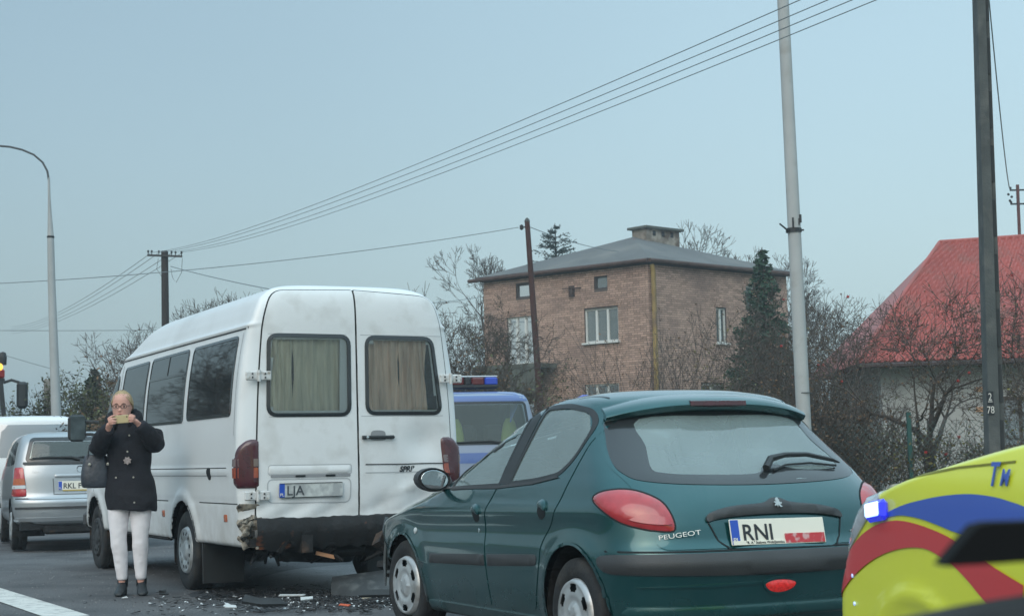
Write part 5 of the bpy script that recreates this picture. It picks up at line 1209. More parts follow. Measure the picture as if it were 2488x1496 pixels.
q = MB(); q.box((1.46, -1.07, 2.22), (.17, .10, .42), bev=.04); q.build('mirror', M_black, arm)
q = MB(); q.lathe([(.055, 0), (.06, .12), (.045, .19), (0, .21)], 14, Matrix.Translation((1.17, -.95, 2.70))); q.build('beacon', M_black, TK)
q = MB(); q.box((1.10, -1.0, 2.66), (.14, .12, .11), Matrix.Rotation(-.3, 3, 'Y'), bev=.03); q.build('amber_light', mat('lit_amber', (.9, .45, .03), .3, emit=(1., .55, .08), estr=1.6), TK)
q = MB(); q.box((-.2, -1.52, 1.55), (1.6, .05, .08)); q.build('chrome_strip', M_steel, TK)
for s in (1, -1): wheel(TK, s*1.0, .6, .78, .48, 1, .28, 'holes', .26)
gp = MB(); gp.box((0, 0, 1.2), (.22, .22, 2.4), bev=.02); gp_ = gp.build('gate_post', mat('old_concrete', (.25, .25, .23), .9, var=.3), None); gp_.location = (-10.6, 36.8, 0); gp_.scale = (1.3,)*3; tag(gp_, 'grey concrete gate post between truck cab and bushes', 'post')

# ------------------------------------------------------------------ yellow ambulance front, close by on the right
YA = .20; yo = Vector((.995+.95*math.cos(YA), 5.2+.95*math.sin(YA), 0))
yrow = [(.22, .00, -5.0, .88, .14, .2), (.30, .03, -5.1, .93, .14, .2), (.547, .03, -5.1, .95, .14, .2), (.634, .015, -5.1, .953, .14, .2), (.70, -.02, -5.1, .955, .14, .2), (.80, -.085, -5.1, .955, .15, .2), (.865, -.13, -5.1, .954, .16, .2), (.92, -.19, -5.1, .952, .18, .2), (.95, -.25, -5.1, .950, .22, .2),
        (.985, -.36, -5.1, .945, .28, .2), (1.015, -.50, -5.1, .938, .34, .2), (1.045, -.67, -5.1, .930, .38, .2), (1.07, -.83, -5.1, .920, .40, .2), (1.09, -1.0, -5.1, .905, .4, .2), (1.105, -1.15, -5.1, .89, .4, .2), (1.125, -1.27, -5.1, .88, .4, .2), (1.4, -1.55, -5.1, .86, .4, .2), (1.8, -1.95, -5.1, .82, .4, .2), (2.0, -2.2, -5.0, .75, .4, .2), (2.08, -2.5, -4.9, .6, .3, .2), (2.12, -3.0, -4.5, .1, .1, .1)]
def ydisp(P):
    P = P.copy(); x, y, z = P[:, 0], P[:, 1], P[:, 2]; d = np.hypot(x+.62, z-.30)
    P[:, 1] += np.sign(y)*(np.abs(y) > .7)*.014*np.exp(-((d-.36)/.02)**2)*(z > .3); return P
yb = Body(yrow, pf=2.3, pr=3.0, step=.03, ns=150, nq=20, barrel=.0, disp=ydisp, arches=((-1.18, .30, .36), (-4.1, .30, .36)))
AMB = thing('ambulance', 'yellow ambulance nose with red and blue curved stripes and a flashing blue light', 'ambulance', tuple(yo), YA+math.pi/2)
Myel = mat('ambulance_yellow', (.78, .83, .05), .30, coat=.6, var=.03, vscale=2, inner=(.05, .05, .05))
yb.build('body', Myel, AMB)
arch_liner('', AMB, -1.18, .30, .36, .94)
LY = FL()
Mred_f = mat('red_reflective_film', (.62, .05, .055), .35, coat=.5); Mblu_f = mat('blue_reflective_film', (.05, .12, .52), .35, coat=.5)
outer = spoly([(-.012, .56), (-.02, .60), (-.055, .651), (-.12, .711), (-.205, .771), (-.287, .815), (-.396, .85), (-.50, .866), (-.60, .868), (-.725, .857), (-.863, .835), (-1.0, .80), (-1.113, .768), (-1.25, .735)], 4, closed=False)
inner_ = spoly([(-1.22, .60), (-1.042, .684), (-.967, .724), (-.889, .758), (-.80, .783), (-.701, .798), (-.55, .788), (-.386, .753), (-.231, .695), (-.111, .628), (-.047, .567), (-.03, .54)], 4, closed=False)
patch('red_stripe', yb, LY, np.vstack([outer, inner_]), Mred_f, AMB, off=.004, res=.025, skirt=False)
blue = spoly([(-.425, .872), (-.56, .909), (-.733, .934), (-.89, .948), (-1.03, .951), (-1.19, .938), (-1.35, .90), (-1.35, .80), (-1.19, .835), (-1.05, .838), (-.90, .850), (-.814, .863), (-.69, .879), (-.56, .884)], 4)
patch('blue_stripe', yb, LY, blue, Mblu_f, AMB, off=.004, res=.025, skirt=False)
text('letters', 'T', .085, on_body(yb, LY, -1.085, .975, .006), Mblu_f, AMB, shear=.2, sx=.85, bold=.002); text('letters', 'M', .060, on_body(yb, LY, -1.145, .975, .006), Mblu_f, AMB, shear=.2, sx=.9, bold=.001)
hl = patch('headlight', yb, LY, spoly([(-.03, .70), (-.09, .80), (-.14, .865), (-.20, .925), (-.33, .95), (-.42, .935), (-.36, .885), (-.27, .82), (-.17, .75), (-.10, .70)], 4), mat('clear_headlight_glass', (.50, .54, .58), .10, coat=1., metal=.2, var=.25, vscale=14), AMB, off=.006, bulge=.010, brad=.04, res=.02)
patch('headlight_rim', yb, LY, spoly([(-.04, .70), (-.09, .80), (-.14, .875), (-.24, .935), (-.38, .955), (-.37, .947), (-.235, .922), (-.155, .868), (-.105, .80), (-.06, .71)], 4), mat('grey_rim', (.3, .31, .33), .4), AMB, off=.016, res=.02)
q = MB(); q.box((0, 0, .008), (.125, .062, .026), Matrix.Rotation(.12, 3, 'Z'), bev=.016); Mled = on_body(yb, LY, -.425, .893, .004); q.V = [tuple(Mled @ Vector(v)) for v in q.V]; led = q.build('strobe_housing', mat('deep_blue_lens', (.02, .03, .55), .2, coat=.8, emit=(.02, .03, 1.), estr=.6), AMB)
q = MB(); q.box((-.008, .003, .020), (.092, .042, .012), Matrix.Rotation(.12, 3, 'Z'), bev=.012); q.V = [tuple(Mled @ Vector(v)) for v in q.V]; q.build('blue_strobe', mat('lit_blue_led', (.5, .6, 1.), .3, emit=(.42, .60, 1.0), estr=2.2), led)
for z in (.775, .69, .605, .56): q = MB(); q.lathe([(0, .004), (.005, .003), (.007, 0)], 10, on_body(yb, LY, -.19-.02*(z < .7), z, .003)); q.build('strobe_reflection', mat('glowing_reflection', (.5, .6, .9), .2, metal=.5, emit=(.4, .55, 1.), estr=.7), AMB)  # glowing dots painted as reflections of the strobe
patch('windscreen', yb, FF(3.), rpoly([(-.78, 1.14), (-.72, 1.82), (.72, 1.82), (.78, 1.14)], .06), M_gl_dark, AMB, off=.004, res=.1, skirt=False)
patch('side_window', yb, LY, rpoly([(-1.60, 1.18), (-2.1, 1.75), (-2.9, 1.75), (-2.9, 1.18)], .06), M_gl_dark, AMB, off=.004, res=.1, skirt=False)
ribbon('bonnet_gap', yb, LY, [(-.37, .968), (-.62, .993), (-.9, 1.02), (-1.2, 1.035)], .006, mat('gap_shade', (.2, .2, .02), .6), AMB, off=.002)
for x in (-1.18, -4.1):
    for s in (1, -1): wheel(AMB, x, s*.92, .30, .31, s, .2, 'holes', .19)
q = MB(); q.box((-2.6, 0, .33), (4.8, 1.6, .1)); q.build('underside', M_under, AMB)

# ------------------------------------------------------------------ the car the picture is taken from: dashboard edge and wiper
ds = MB(); pr = [(.06, .90), (.12, .955), (.17, .972), (.21, .981), (.25, .988), (.31, .996), (.40, 1.002), (.62, 1.005), (.62, .84), (.06, .84)]
ds.loft([[(x, .82+.04*k, z-.012*abs(k-1.5)**2) for x, z in pr] for k in range(5)]); dso = ds.build('dashboard', mat('soft_black_dashboard', (.008, .009, .010), .8, bump=.1, bscale=200), None); tag(dso, 'out-of-focus black dashboard edge along the bottom right corner', 'dashboard')
wpz = thing('windscreen_wiper', 'blurred black wiper blade end in front of the yellow ambulance', 'wiper', (.30, .92, 1.0))
q = MB(); M_ = frame((-.30, 0, -1.0), (1, 0, 0), (0, 0, 1)); q.prism([(.2355, 1.0055), (.250, 1.0215), (.256, 1.0275), (.263, 1.0290), (.50, 1.030), (.50, 1.0050), (.28, 1.0070), (.262, 1.0062)], .022, M_); q.build('blade', mat('wiper_rubber', (.006, .007, .008), .9, spec=.2), wpz)
q = MB(); q.tube([(.14, 0, .015), (.22, .0, -.02), (.26, .0, -.10)], .012, 6); q.build('arm', MATS['wiper_rubber'], wpz)

# ------------------------------------------------------------------ debris on the road
rg = random.Random(9); V = []; F = []
for i in range(1900):
    k = rg.random(); x = rg.gauss(-1.25, .62); y = rg.gauss(12.6, .55)+.25*abs(x+1); s = rg.uniform(.006, .028) if k < .9 else rg.uniform(.03, .06); n = len(V); z = rg.uniform(.006, .02); m_ = rg.randint(3, 5); a0 = rg.uniform(0, 6); tl_ = rg.uniform(-.4, .4)
    if y < 11.5 or y > 15.5: continue
    P = [(x+s*math.cos(a0+6.28*j/m_)*rg.uniform(.5, 1.2), y+s*math.sin(a0+6.28*j/m_)*rg.uniform(.4, 1.2)) for j in range(m_)]
    V += [(a, b, z+(a-x)*tl_*.6) for a, b in P]+[(a, b, z+.005+(a-x)*tl_) for a, b in P]
    F += [tuple(range(n+m_, n+2*m_))]+[(n+j, n+(j+1) % m_, n+m_+(j+1) % m_, n+m_+j) for j in range(m_)]
sh = mesh('broken_plastic', V, F, mat('dark_plastic_shards', (.035, .037, .04), .5, island=.9), None); sh['kind'] = 'stuff'
V = []; F = []
for i in range(480):
    x = rg.gauss(-1.25, .7); y = rg.gauss(12.45, .4)+.2*abs(x+1); s = rg.uniform(.005, .02); n = len(V); a0 = rg.uniform(0, 6); t_ = rg.uniform(-.5, .5)
    if y < 11.6: continue
    V += [(x+s*math.cos(a0+j*2.1), y+s*math.sin(a0+j*2.1)*1.2, .012+s*t_*math.cos(a0+j*2.1)+(.0 if j else .008)) for j in range(3)]; F.append((n, n+1, n+2))
sh = mesh('glass_splinters', V, F, mat('white_splinters', (.75, .78, .78), .25, island=.3), None); sh['kind'] = 'stuff'
def shard(label, x, y, pts, h, m, tilt=(0, 0), rz=0., cat='debris', name='debris_piece', z=.012):
    b = MB(); b.prism(pts, h); o = b.build(name, m, None); o.location = (x, y, z+max(abs(tilt[0]), abs(tilt[1]))*max(abs(v) for p in pts for v in p)*.9); o.rotation_euler = (tilt[0], tilt[1], rz); tag(o, label, cat, 'crash debris on the asphalt')
wh = mat('white_plastic_shard', (.55, .58, .58), .4); yl = mat('yellow_plastic_shard', (.75, .42, .04), .4); rdm = mat('orange_shard', (.55, .10, .04), .4)
shard('largest white fragment, left of the other debris', -2.13, 12.02, [(-.05, -.02), (-.02, -.035), (.05, -.01), (.035, .02), (0, .012), (-.03, .03)], .008, wh, (.4, .2))
shard('thin white strip among the debris below the van plate', -1.78, 12.75, [(-.10, -.012), (.09, -.02), (.11, .0), (-.09, .014)], .008, wh, (.3, 0), .1)
shard('flat white shard pointing right, centre of the debris', -1.62, 12.40, [(-.05, -.02), (.05, -.01), (.06, .02), (-.04, .02)], .01, wh, (.5, 0), .5)
shard('rounded cream fragment just in front of the bumper cover', -1.18, 12.62, [(-.03, -.03), (.03, -.03), (.04, .02), (0, .04), (-.04, .01)], .02, mat('cream_shard', (.7, .68, .55), .5), (.3, .1))
shard('yellow plastic fragment beside the hatchback front wheel', -.78, 12.42, [(-.03, -.03), (.04, -.02), (.03, .03), (-.02, .04)], .03, yl, (.4, .2))
shard('small white chip next to the yellow fragment', -.68, 12.50, [(-.02, -.02), (.03, -.01), (.02, .03)], .015, wh, (.5, .3), .4)
shard('pale strip behind the yellow fragment', -.80, 12.85, [(-.07, -.015), (.06, -.02), (.08, .01), (-.06, .015)], .008, wh, (.2, 0))
shard('orange-red lens fragment at the bottom of the debris', -1.28, 11.95, [(-.04, -.012), (.03, -.02), (.045, .012), (-.03, .016)], .008, rdm, (.3, .1))
shard('dark angular panel piece at the bottom edge of the debris', -1.86, 11.9, [(-.16, -.05), (-.02, -.08), (.17, -.04), (.10, .05), (-.06, .03), (-.15, .07)], .02, M_black, (.35, .10), .1)
shard('black grille piece left of the hatchback wheel', -1.0, 12.15, [(-.20, -.04), (.18, -.05), (.20, .03), (-.15, .05)], .02, M_black, (.4, 0), .2)
shard('dark flake between woman and van rear wheel', -2.98, 13.62, [(-.03, -.02), (.03, -.02), (.02, .03)], .02, M_black, (.3, .2))
shard('second dark flake near the woman\'s right shoe', -2.92, 13.40, [(-.04, -.02), (.04, -.015), (.03, .02)], .012, M_black, (.3, .1))
shard('small pale flake below the woman', -3.2, 13.2, [(-.02, -.02), (.03, -.01), (.01, .02)], .006, wh, (.2, 0))
shard('grey flake lying under the van near its rear wheel', -3.0, 15.6, [(-.12, -.05), (.1, -.06), (.12, .05), (-.1, .05)], .05, M_trim, (.3, 0), .4)
# torn bumper cover lying on its side
bc = MB(); rr = []
for i in range(15):
    t = i/14; x = -.30+.62*t; sag = .20*(1-(2*t-1)**2)**1.0; rr.append([(x, -.05-sag, .015+.02*t), (x, .00-sag*.6, .10+.05*t), (x+.01, .10, .155+.06*t), (x+.01, .115, .145+.06*t), (x, .02-sag*.6, .085+.05*t), (x, -.035-sag, .005+.02*t)])
bc.loft(rr); o = auto_smooth(bc.build('bumper_cover', mat('scuffed_bumper_plastic', (.045, .052, .056), .55, var=.35, vscale=7, dirt=(.10, .11, .11), dscale=12), None), 40); o.location = (-1.20, 13.05, 0); o.rotation_euler = (0, 0, .12); tag(o, 'torn grey bumper cover lying in front of the van axle', 'bumper', 'crash debris on the asphalt')
# spilled fluid stain, darkened to paint in the shade under the van
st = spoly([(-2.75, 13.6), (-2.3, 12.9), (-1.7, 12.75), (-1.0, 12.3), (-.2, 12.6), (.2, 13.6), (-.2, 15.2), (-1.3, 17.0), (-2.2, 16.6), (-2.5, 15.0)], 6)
sheet('stain_and_shade', [tuple(p) for p in st], .004, mat('wet_shaded_asphalt', (.030, .032, .036), .4, var=.4, vscale=30, bump=.8, bscale=90, dirt=(.085, .088, .092), dscale=2.2, dth=(.48, .68)))
# ------------------------------------------------------------------ woman photographing with her phone
WM = thing('person', 'woman in black parka and white jeans photographing with a gold phone beside the van', 'person', (-3.265, 13.66, 0), .06)
Mskin = mat('skin', (.62, .34, .27), .5, var=.08, vscale=12); Mpark = mat('black_parka', (.007, .008, .013), .85, var=.4, vscale=5, bump=.5, bscale=16)
Mjean = mat('white_jeans', (.76, .74, .76), .85, var=.06, vscale=6, bump=.4, bscale=14); Mhair = mat('ash_blonde_hair', (.36, .27, .145), .55, var=.3, vscale=20, bump=.6, bscale=50, stretch=(1, 1, .3))
Mboot = mat('dark_grey_boots', (.018, .024, .028), .5, var=.3, vscale=9)
rp_ = random.Random(4)
def ell(c, rx, ry, n=18, tilt=0.): return [(c[0]+rx*math.cos(2*math.pi*k/n), c[1]+ry*math.sin(2*math.pi*k/n), c[2]+tilt*rx*math.cos(2*math.pi*k/n)) for k in range(n)]
HC = Vector((-.062, -.035, 1.578))   # head centre
body = MB()
# head: rings from chin to crown, nose and brow pushed out
rings = []
for z, rx, ry, oy in [(a*1.08, b*1.14, c*1.08, d) for a, b, c, d in ((-.112, .018, .02, -.055), (-.106, .036, .040, -.045), (-.092, .048, .058, -.030), (-.070, .058, .074, -.014), (-.045, .065, .084, -.004), (-.015, .069, .090, .002), (.02, .072, .094, .006), (.055, .072, .095, .008), (.080, .066, .088, .010), (.100, .052, .070, .010), (.113, .030, .042, .010), (.118, .008, .012, .01))]:
    rings.append([(HC.x+rx*math.cos(2*math.pi*k/24), HC.y+oy+ry*math.sin(2*math.pi*k/24), HC.z+z) for k in range(24)])
body.loft(rings)
body.loft([ell((HC.x, HC.y-.082, HC.z-.002), .006, .006, 8), ell((HC.x, HC.y-.092, HC.z-.020), .009, .010, 8), ell((HC.x, HC.y-.098, HC.z-.036), .014, .013, 8), ell((HC.x, HC.y-.086, HC.z-.043), .012, .010, 8)])
body.tube([(HC.x-.020, HC.y-.078, HC.z-.066), (HC.x, HC.y-.084, HC.z-.065), (HC.x+.020, HC.y-.078, HC.z-.066)], [.006, .009, .006], 8); body.tube([(HC.x-.03, HC.y-.084, HC.z+.018), (HC.x, HC.y-.088, HC.z+.016), (HC.x+.03, HC.y-.084, HC.z+.018)], [.008, .007, .008], 8)
for s in (1, -1): body.loft([ell((HC.x+s*.070, HC.y+.012, HC.z-.032), .008, .010, 8), ell((HC.x+s*.077, HC.y+.014, HC.z-.01), .009, .018, 8), ell((HC.x+s*.076, HC.y+.016, HC.z+.015), .007, .014, 8)])
body.tube([(-.05, .0, 1.36), (-.056, -.01, 1.44), (-.06, -.02, 1.52)], [.065, .055, .055], 14)
body.loft([ell((.0, .0, z), rx, ry) for z, rx, ry in ((.86, .15, .11), (.95, .165, .11), (1.08, .135, .10), (1.22, .15, .105), (1.34, .165, .10), (1.40, .13, .08), (1.43, .07, .06))])
arms = {-1: [(-.175, 0, 1.365), (-.245, -.06, 1.235), (-.195, -.175, 1.315), (-.128, -.275, 1.395)], 1: [(.175, 0, 1.365), (.225, -.07, 1.255), (.185, -.18, 1.335), (.118, -.275, 1.425)]}
for s, a in arms.items(): body.tube(a, [.048, .040, .034, .026], 10)
legs = {-1: [(-.085, 0, .90), (-.092, -.01, .68), (-.092, -.02, .47), (-.078, .0, .30), (-.066, .01, .10)], 1: [(.085, 0, .90), (.090, -.01, .68), (.088, -.02, .47), (.088, .0, .30), (.090, .01, .10)]}
for s, a in legs.items(): body.tube(a, [.08, .075, .052, .048, .030], 10)
def hand(w, palm, fing, thumb, r=.0085):
    body.tube([w, tuple((Vector(w)+Vector(palm))/2), palm], [.026, .030, .026], 10, sy=.7)
    for f in fing: body.tube([palm]+f, [r*1.15]+[r]*(len(f)-1)+[r*.75], 7)
    body.tube([tuple((Vector(w)*.4+Vector(palm)*.6))]+thumb, [r*1.4, r*1.15, r*.9][:1+len(thumb)], 7)
PH = Vector((-.020, -.335, 1.462))
hand((-.128, -.275, 1.395), (-.110, -.315, 1.432),
     [[(-.118, -.350, 1.475), (-.085, -.356, 1.494), (-.058, -.348, 1.497)], [(-.112, -.355, 1.458), (-.075, -.362, 1.472), (-.046, -.352, 1.474)], [(-.106, -.357, 1.442), (-.072, -.362, 1.450), (-.046, -.352, 1.450)], [(-.102, -.352, 1.428), (-.075, -.357, 1.430), (-.055, -.348, 1.432)]],
     [(-.100, -.300, 1.455), (-.072, -.310, 1.470)])
hand((.118, -.275, 1.425), (.090, -.312, 1.458),
     [[(.098, -.345, 1.492), (.070, -.352, 1.502), (.050, -.345, 1.500)], [(.090, -.352, 1.478), (.066, -.358, 1.484), (.046, -.350, 1.482)], [(.088, -.352, 1.462), (.064, -.357, 1.464), (.048, -.350, 1.462)], [(.084, -.345, 1.446), (.064, -.350, 1.444), (.052, -.345, 1.444)]],
     [(.080, -.300, 1.474), (.056, -.312, 1.478)])
bo = body.build('body', Mskin, WM, smooth=True)
rm = bo.modifiers.new('fuse', 'REMESH'); rm.mode = 'VOXEL'; rm.voxel_size = .0055; rm.use_smooth_shade = True
sm_ = bo.modifiers.new('soft', 'SMOOTH'); sm_.iterations = 2; sm_.factor = .5
# face details, glasses, hair
for s in (1, -1):
    b = MB(); b.loft([ell((HC.x+s*.029, HC.y-.080, HC.z+.003), .010, .004, 10), ell((HC.x+s*.029, HC.y-.084, HC.z+.003), .006, .001, 10)]); b = MB(); b.lathe([(0, .006), (.008, .004), (.012, 0)], 12, frame((HC.x+s*.029, HC.y-.084, HC.z+.002), (1, 0, 0), (0, 0, 1))); b.build('eye', mat('dark_eye', (.06, .04, .035), .2), WM)
    b = MB(); b.tube([(HC.x+s*.014, HC.y-.092, HC.z+.022), (HC.x+s*.030, HC.y-.092, HC.z+.027), (HC.x+s*.046, HC.y-.084, HC.z+.022)], [.003, .0035, .002], 6); b.build('eyebrow', mat('brow', (.10, .06, .04), .8), WM)
b = MB(); b.tube([(HC.x-.020, HC.y-.089, HC.z-.066), (HC.x, HC.y-.096, HC.z-.064), (HC.x+.020, HC.y-.089, HC.z-.066)], [.003, .0065, .003], 8, sy=.7); b.build('mouth', mat('lips', (.38, .09, .09), .5), WM)
b = MB()
for s in (1, -1):
    cc = Vector((HC.x+s*.032, HC.y-.103, HC.z+.001)); b.tube([tuple(cc+Vector((.026*math.cos(t), .004*abs(math.cos(t)), .0155*math.sin(t)))) for t in np.linspace(0, 2*math.pi, 21)], .0026, 5, cap=False)
    b.tube([tuple(cc+Vector((s*.026, .002, .006))), (HC.x+s*.074, HC.y-.03, HC.z+.010), (HC.x+s*.078, HC.y+.01, HC.z+.004)], .0024, 5)
b.tube([(HC.x-.008, HC.y-.106, HC.z+.004), (HC.x+.008, HC.y-.106, HC.z+.004)], .0022, 5); gz = b.build('glasses', mat('dark_spectacle_frame', (.02, .015, .015), .3), WM)
V = []; F = []; na, nb_ = 36, 14     # hair: cap swept back, with uneven strands
for j in range(nb_+1):
    ph = math.pi*.51*j/nb_
    for k in range(na):
        a = 2*math.pi*k/na; front = max(0, -math.sin(a)); f_ = 1-.46*front**1.5*(j/nb_)
        p2 = ph*f_+(.5*max(0, math.sin(a)))*(j/nb_); rr_ = 1+.03*math.sin(k*3.1+j)+.02*rp_.uniform(-1, 1)
        V.append((HC.x+.093*rr_*math.sin(p2)*math.cos(a), HC.y+.012+.112*rr_*math.sin(p2)*math.sin(a), HC.z+.010+.132*rr_*math.cos(p2)))
for j in range(nb_):
    for k in range(na): F.append((j*na+k, (j+1)*na+k, (j+1)*na+(k+1) % na, j*na+(k+1) % na))
h_ = mesh('hair', V, F, Mhair, WM, smooth=True); so = h_.modifiers.new('thick', 'SOLIDIFY'); so.thickness = .012; so.offset = -1
b = MB(); b.lathe([(0, -.03), (.03, -.015), (.036, 0), (.03, .02), (0, .03)], 12, Matrix.Translation((HC.x+.015, HC.y+.115, HC.z+.03))); b.build('hair_bun', Mhair, h_)
# parka: body, sleeves, collar; folds from noise
def cloth(name, rings, m, parent, amp=.008, freq=9., seed=0, sub=1):
    b = MB(); b.loft(rings); o = b.build(name, m, parent, smooth=True)
    md = o.modifiers.new('sub', 'SUBSURF'); md.levels = md.render_levels = 2
    tx = bpy.data.textures.new(name+'_folds', 'CLOUDS'); tx.noise_scale = 1/freq; tx.noise_depth = 2
    dm = o.modifiers.new('folds', 'DISPLACE'); dm.texture = tx; dm.strength = amp*2; dm.mid_level = .5; dm.texture_coords = 'LOCAL'; return o
n = 22
jr = [ell((.014, 0, .735), .190, .125, n), ell((.018, 0, .70), .203, .150, n, -.06), ell((.015, 0, .72), .212, .155, n, -.05), ell((.010, 0, .80), .216, .155, n), ell((.006, 0, .86), .214, .150, n), ell((.0, 0, .975), .196, .135, n), ell((-.002, -.01, 1.03), .182, .125, n), ell((-.002, -.01, 1.12), .182, .128, n), ell((-.002, -.01, 1.22), .190, .140, n), ell((0, -.005, 1.32), .200, .140, n), ell((-.005, 0, 1.385), .198, .115, n), ell((-.015, 0, 1.425), .155, .100, n), ell((-.035, -.005, 1.455), .10, .085, n), ell((-.04, -.005, 1.47), .085, .078, n)]
pk = cloth('parka', jr, Mpark, WM, .020, 6.)
for s, a in arms.items():
    P = [Vector(p) for p in spoly(a, 4, closed=False)]; P[-1] = P[-1]-(P[-1]-P[-2])*.2; rs = np.interp(np.linspace(0, 1, len(P)), [0, .35, .7, 1], [.088, .082, .074, .056]); b = MB(); b.tube([tuple(p) for p in P], list(rs), 14)
    o = b.build('sleeve', Mpark, pk, smooth=True); md = o.modifiers.new('sub', 'SUBSURF'); md.levels = md.render_levels = 2; tx = bpy.data.textures.new('sleeve_folds', 'CLOUDS'); tx.noise_scale = .07; dm = o.modifiers.new('folds', 'DISPLACE'); dm.texture = tx; dm.strength = .026; dm.texture_coords = 'LOCAL'
V = []; F = []; nn = 30     # hood and collar roll round the neck
for i in range(nn+1):
    a = -math.pi*.5+.38+(2*math.pi-.76)*i/nn; c_ = Vector((-.052+.105*math.cos(a), .012+.098*math.sin(a), 1.475+.045*math.sin(a)))
    for k in range(10): t = 2*math.pi*k/10; rr_ = .050+.009*math.sin(i*2.3+k); V.append((c_.x+rr_*math.cos(t)*math.cos(a), c_.y+rr_*math.cos(t)*math.sin(a), c_.z+rr_*1.15*math.sin(t)))
for i in range(nn):
    for k in range(10): F.append((i*10+k, i*10+(k+1) % 10, (i+1)*10+(k+1) % 10, (i+1)*10+k))
mesh('collar', V, F, mat('dark_fur', (.014, .016, .022), .95, bump=1., bscale=90), pk, smooth=True)
b = MB(); b.loft([ell((-.058, -.015, 1.455), .062, .066, 16), ell((-.06, -.02, 1.50), .060, .068, 16)]); b.build('white_shirt_collar', mat('white_cloth', (.75, .76, .78), .8), WM)
Msil = mat('silver_snap', (.40, .39, .34), .4, metal=.6)
for x, z, y in ((.02, 1.335, -.148), (-.095, .985, -.122), (.052, .985, -.135), (.062, .775, -.150), (.005, 1.20, -.150)):
    b = MB(); b.lathe([(0, .005), (.007, .004), (.008, 0)], 12, frame((x, y-.004, z), (1, 0, 0), (0, 0, 1))); b.build('snap_button', Msil, pk)
star = [(r_*math.cos(t), r_*math.sin(t)) for t, r_ in zip(np.linspace(.3, .3+2*math.pi, 15)[:-1], [.036, .024]*7)]
b = MB(); b.prism(star, .008, frame((.006, -.158, 1.125), (1, 0, 0), (0, 0, 1))); b.build('chest_ornament', mat('pale_beige_ornament', (.30, .26, .25), .7, var=.4, vscale=60), pk)
for z, w_ in (): b = MB(); b.tube([(w_*math.cos(t), -.01+.130*math.sin(t), z) for t in np.linspace(0, 2*math.pi, 30)], .008, 6, cap=False); b.build('waist_cord', Mpark, pk)
# jeans
for s, a in legs.items():
    P = spoly(a, 6, closed=False)[:-1]; m_ = len(P); rs = np.interp(np.linspace(0, 1, m_), [0, .25, .5, .62, .8, 1], [.100, .093, .068, .069, .058, .043]); b = MB(); V_ = []
    rings = []
    for i, p in enumerate(P):
        wv = .0012*math.sin(i*2.9+s)*(1 if i > m_*.35 else .3); rings.append([(p[0]+(rs[i]+wv)*math.cos(2*math.pi*k/16), p[1]+(rs[i]+wv)*1.02*math.sin(2*math.pi*k/16), p[2]+.004*math.sin(2*math.pi*k/16+i*1.1)) for k in range(16)])
    cloth('jeans_leg', rings[::-1], Mjean, WM, .0035, 20.)
# ankle boots with low heels
for s, fx, toe in ((-1, -.066, (-.070, -.165)), (1, .090, (.128, -.150))):
    d = Vector((toe[0]-fx, toe[1]-.02, 0)); rr = []
    for t, w_, h_, zb in ((-.22, .030, .07, .0), (0, .036, .115, .0), (.25, .040, .110, .006), (.5, .043, .075, .004), (.78, .045, .050, .0), (.98, .034, .036, .0), (1.06, .012, .020, .004)):
        c_ = Vector((fx, .035, 0))+d*t; pr_ = Vector((d.y, -d.x, 0)).normalized(); rr.append([tuple(c_+pr_*(w_*math.cos(q))+Vector((0, 0, zb+h_*.5+h_*.5*math.sin(q)))) for q in np.linspace(0, 2*math.pi, 15)[:-1]])
    b = MB(); b.loft(rr); b.tube([(fx, .03, .07), (fx, .03, .165)], [.042, .046], 14); bt = b.build('boot', Mboot, WM, smooth=True)
    b = MB(); b.box((fx, .055, .014), (.056, .05, .028)); b.build('heel', M_black, bt)
# phone and handbag are things of their own
ph = MB(); ph.box((0, 0, 0), (.138, .009, .068), Matrix.Rotation(-.06, 3, 'Y'), bev=.004); po = ph.build('phone', mat('gold_phone', (.50, .42, .24), .35, metal=.4), None)
wp_ = Matrix.Translation(WM.location) @ Matrix.Rotation(.06, 4, 'Z'); po.matrix_world = wp_ @ Matrix.Translation((-.018, -.338, 1.466)); tag(po, 'gold smartphone held up sideways in front of the woman\'s mouth', 'phone')
b = MB(); b.lathe([(0, .003), (.005, .002), (.006, 0)], 10, frame((.052, -.0055, .02), (1, 0, 0), (0, 0, 1))); b.build('camera_lens', M_seam, po)
bg = thing('handbag', 'dark grey leather handbag hanging from the woman\'s arm', 'handbag', tuple(wp_ @ Vector((-.285, -.01, .90))), .25)
b = MB(); b.loft([[(x, y, z+ (0.02*math.cos(x*9) if z > .2 else 0)) for x, y in [(-.5*w_, -.5*d_*.6), (-.25*w_, -.5*d_), (.25*w_, -.5*d_), (.5*w_, -.5*d_*.6), (.5*w_, .5*d_*.6), (.25*w_, .5*d_), (-.25*w_, .5*d_), (-.5*w_, .5*d_*.6)]] for z, w_, d_ in ((0, .20, .10), (.01, .235, .13), (.08, .255, .15), (.18, .235, .12), (.255, .19, .07), (.27, .17, .05))])
o = b.build('bag', mat('charcoal_leather', (.035, .042, .055), .45, var=.3, vscale=8, bump=.4, bscale=25), bg, smooth=True); md = o.modifiers.new('sub', 'SUBSURF'); md.levels = md.render_levels = 2
b = MB()
for y in (-.03, .03): b.tube([(-.07, y, .24), (-.05, y, .36), (.0, y, .43), (.05, y, .36), (.07, y, .24)], .007, 6)
b.build('handle', MATS['charcoal_leather'], bg)
for x in (-.05, .10): b = MB(); b.lathe([(0, .008), (.012, .006), (.014, 0)], 10, frame((x, -.07, .20), (1, 0, 0), (0, 0, 1))); b.build('buckle', Msil, bg)
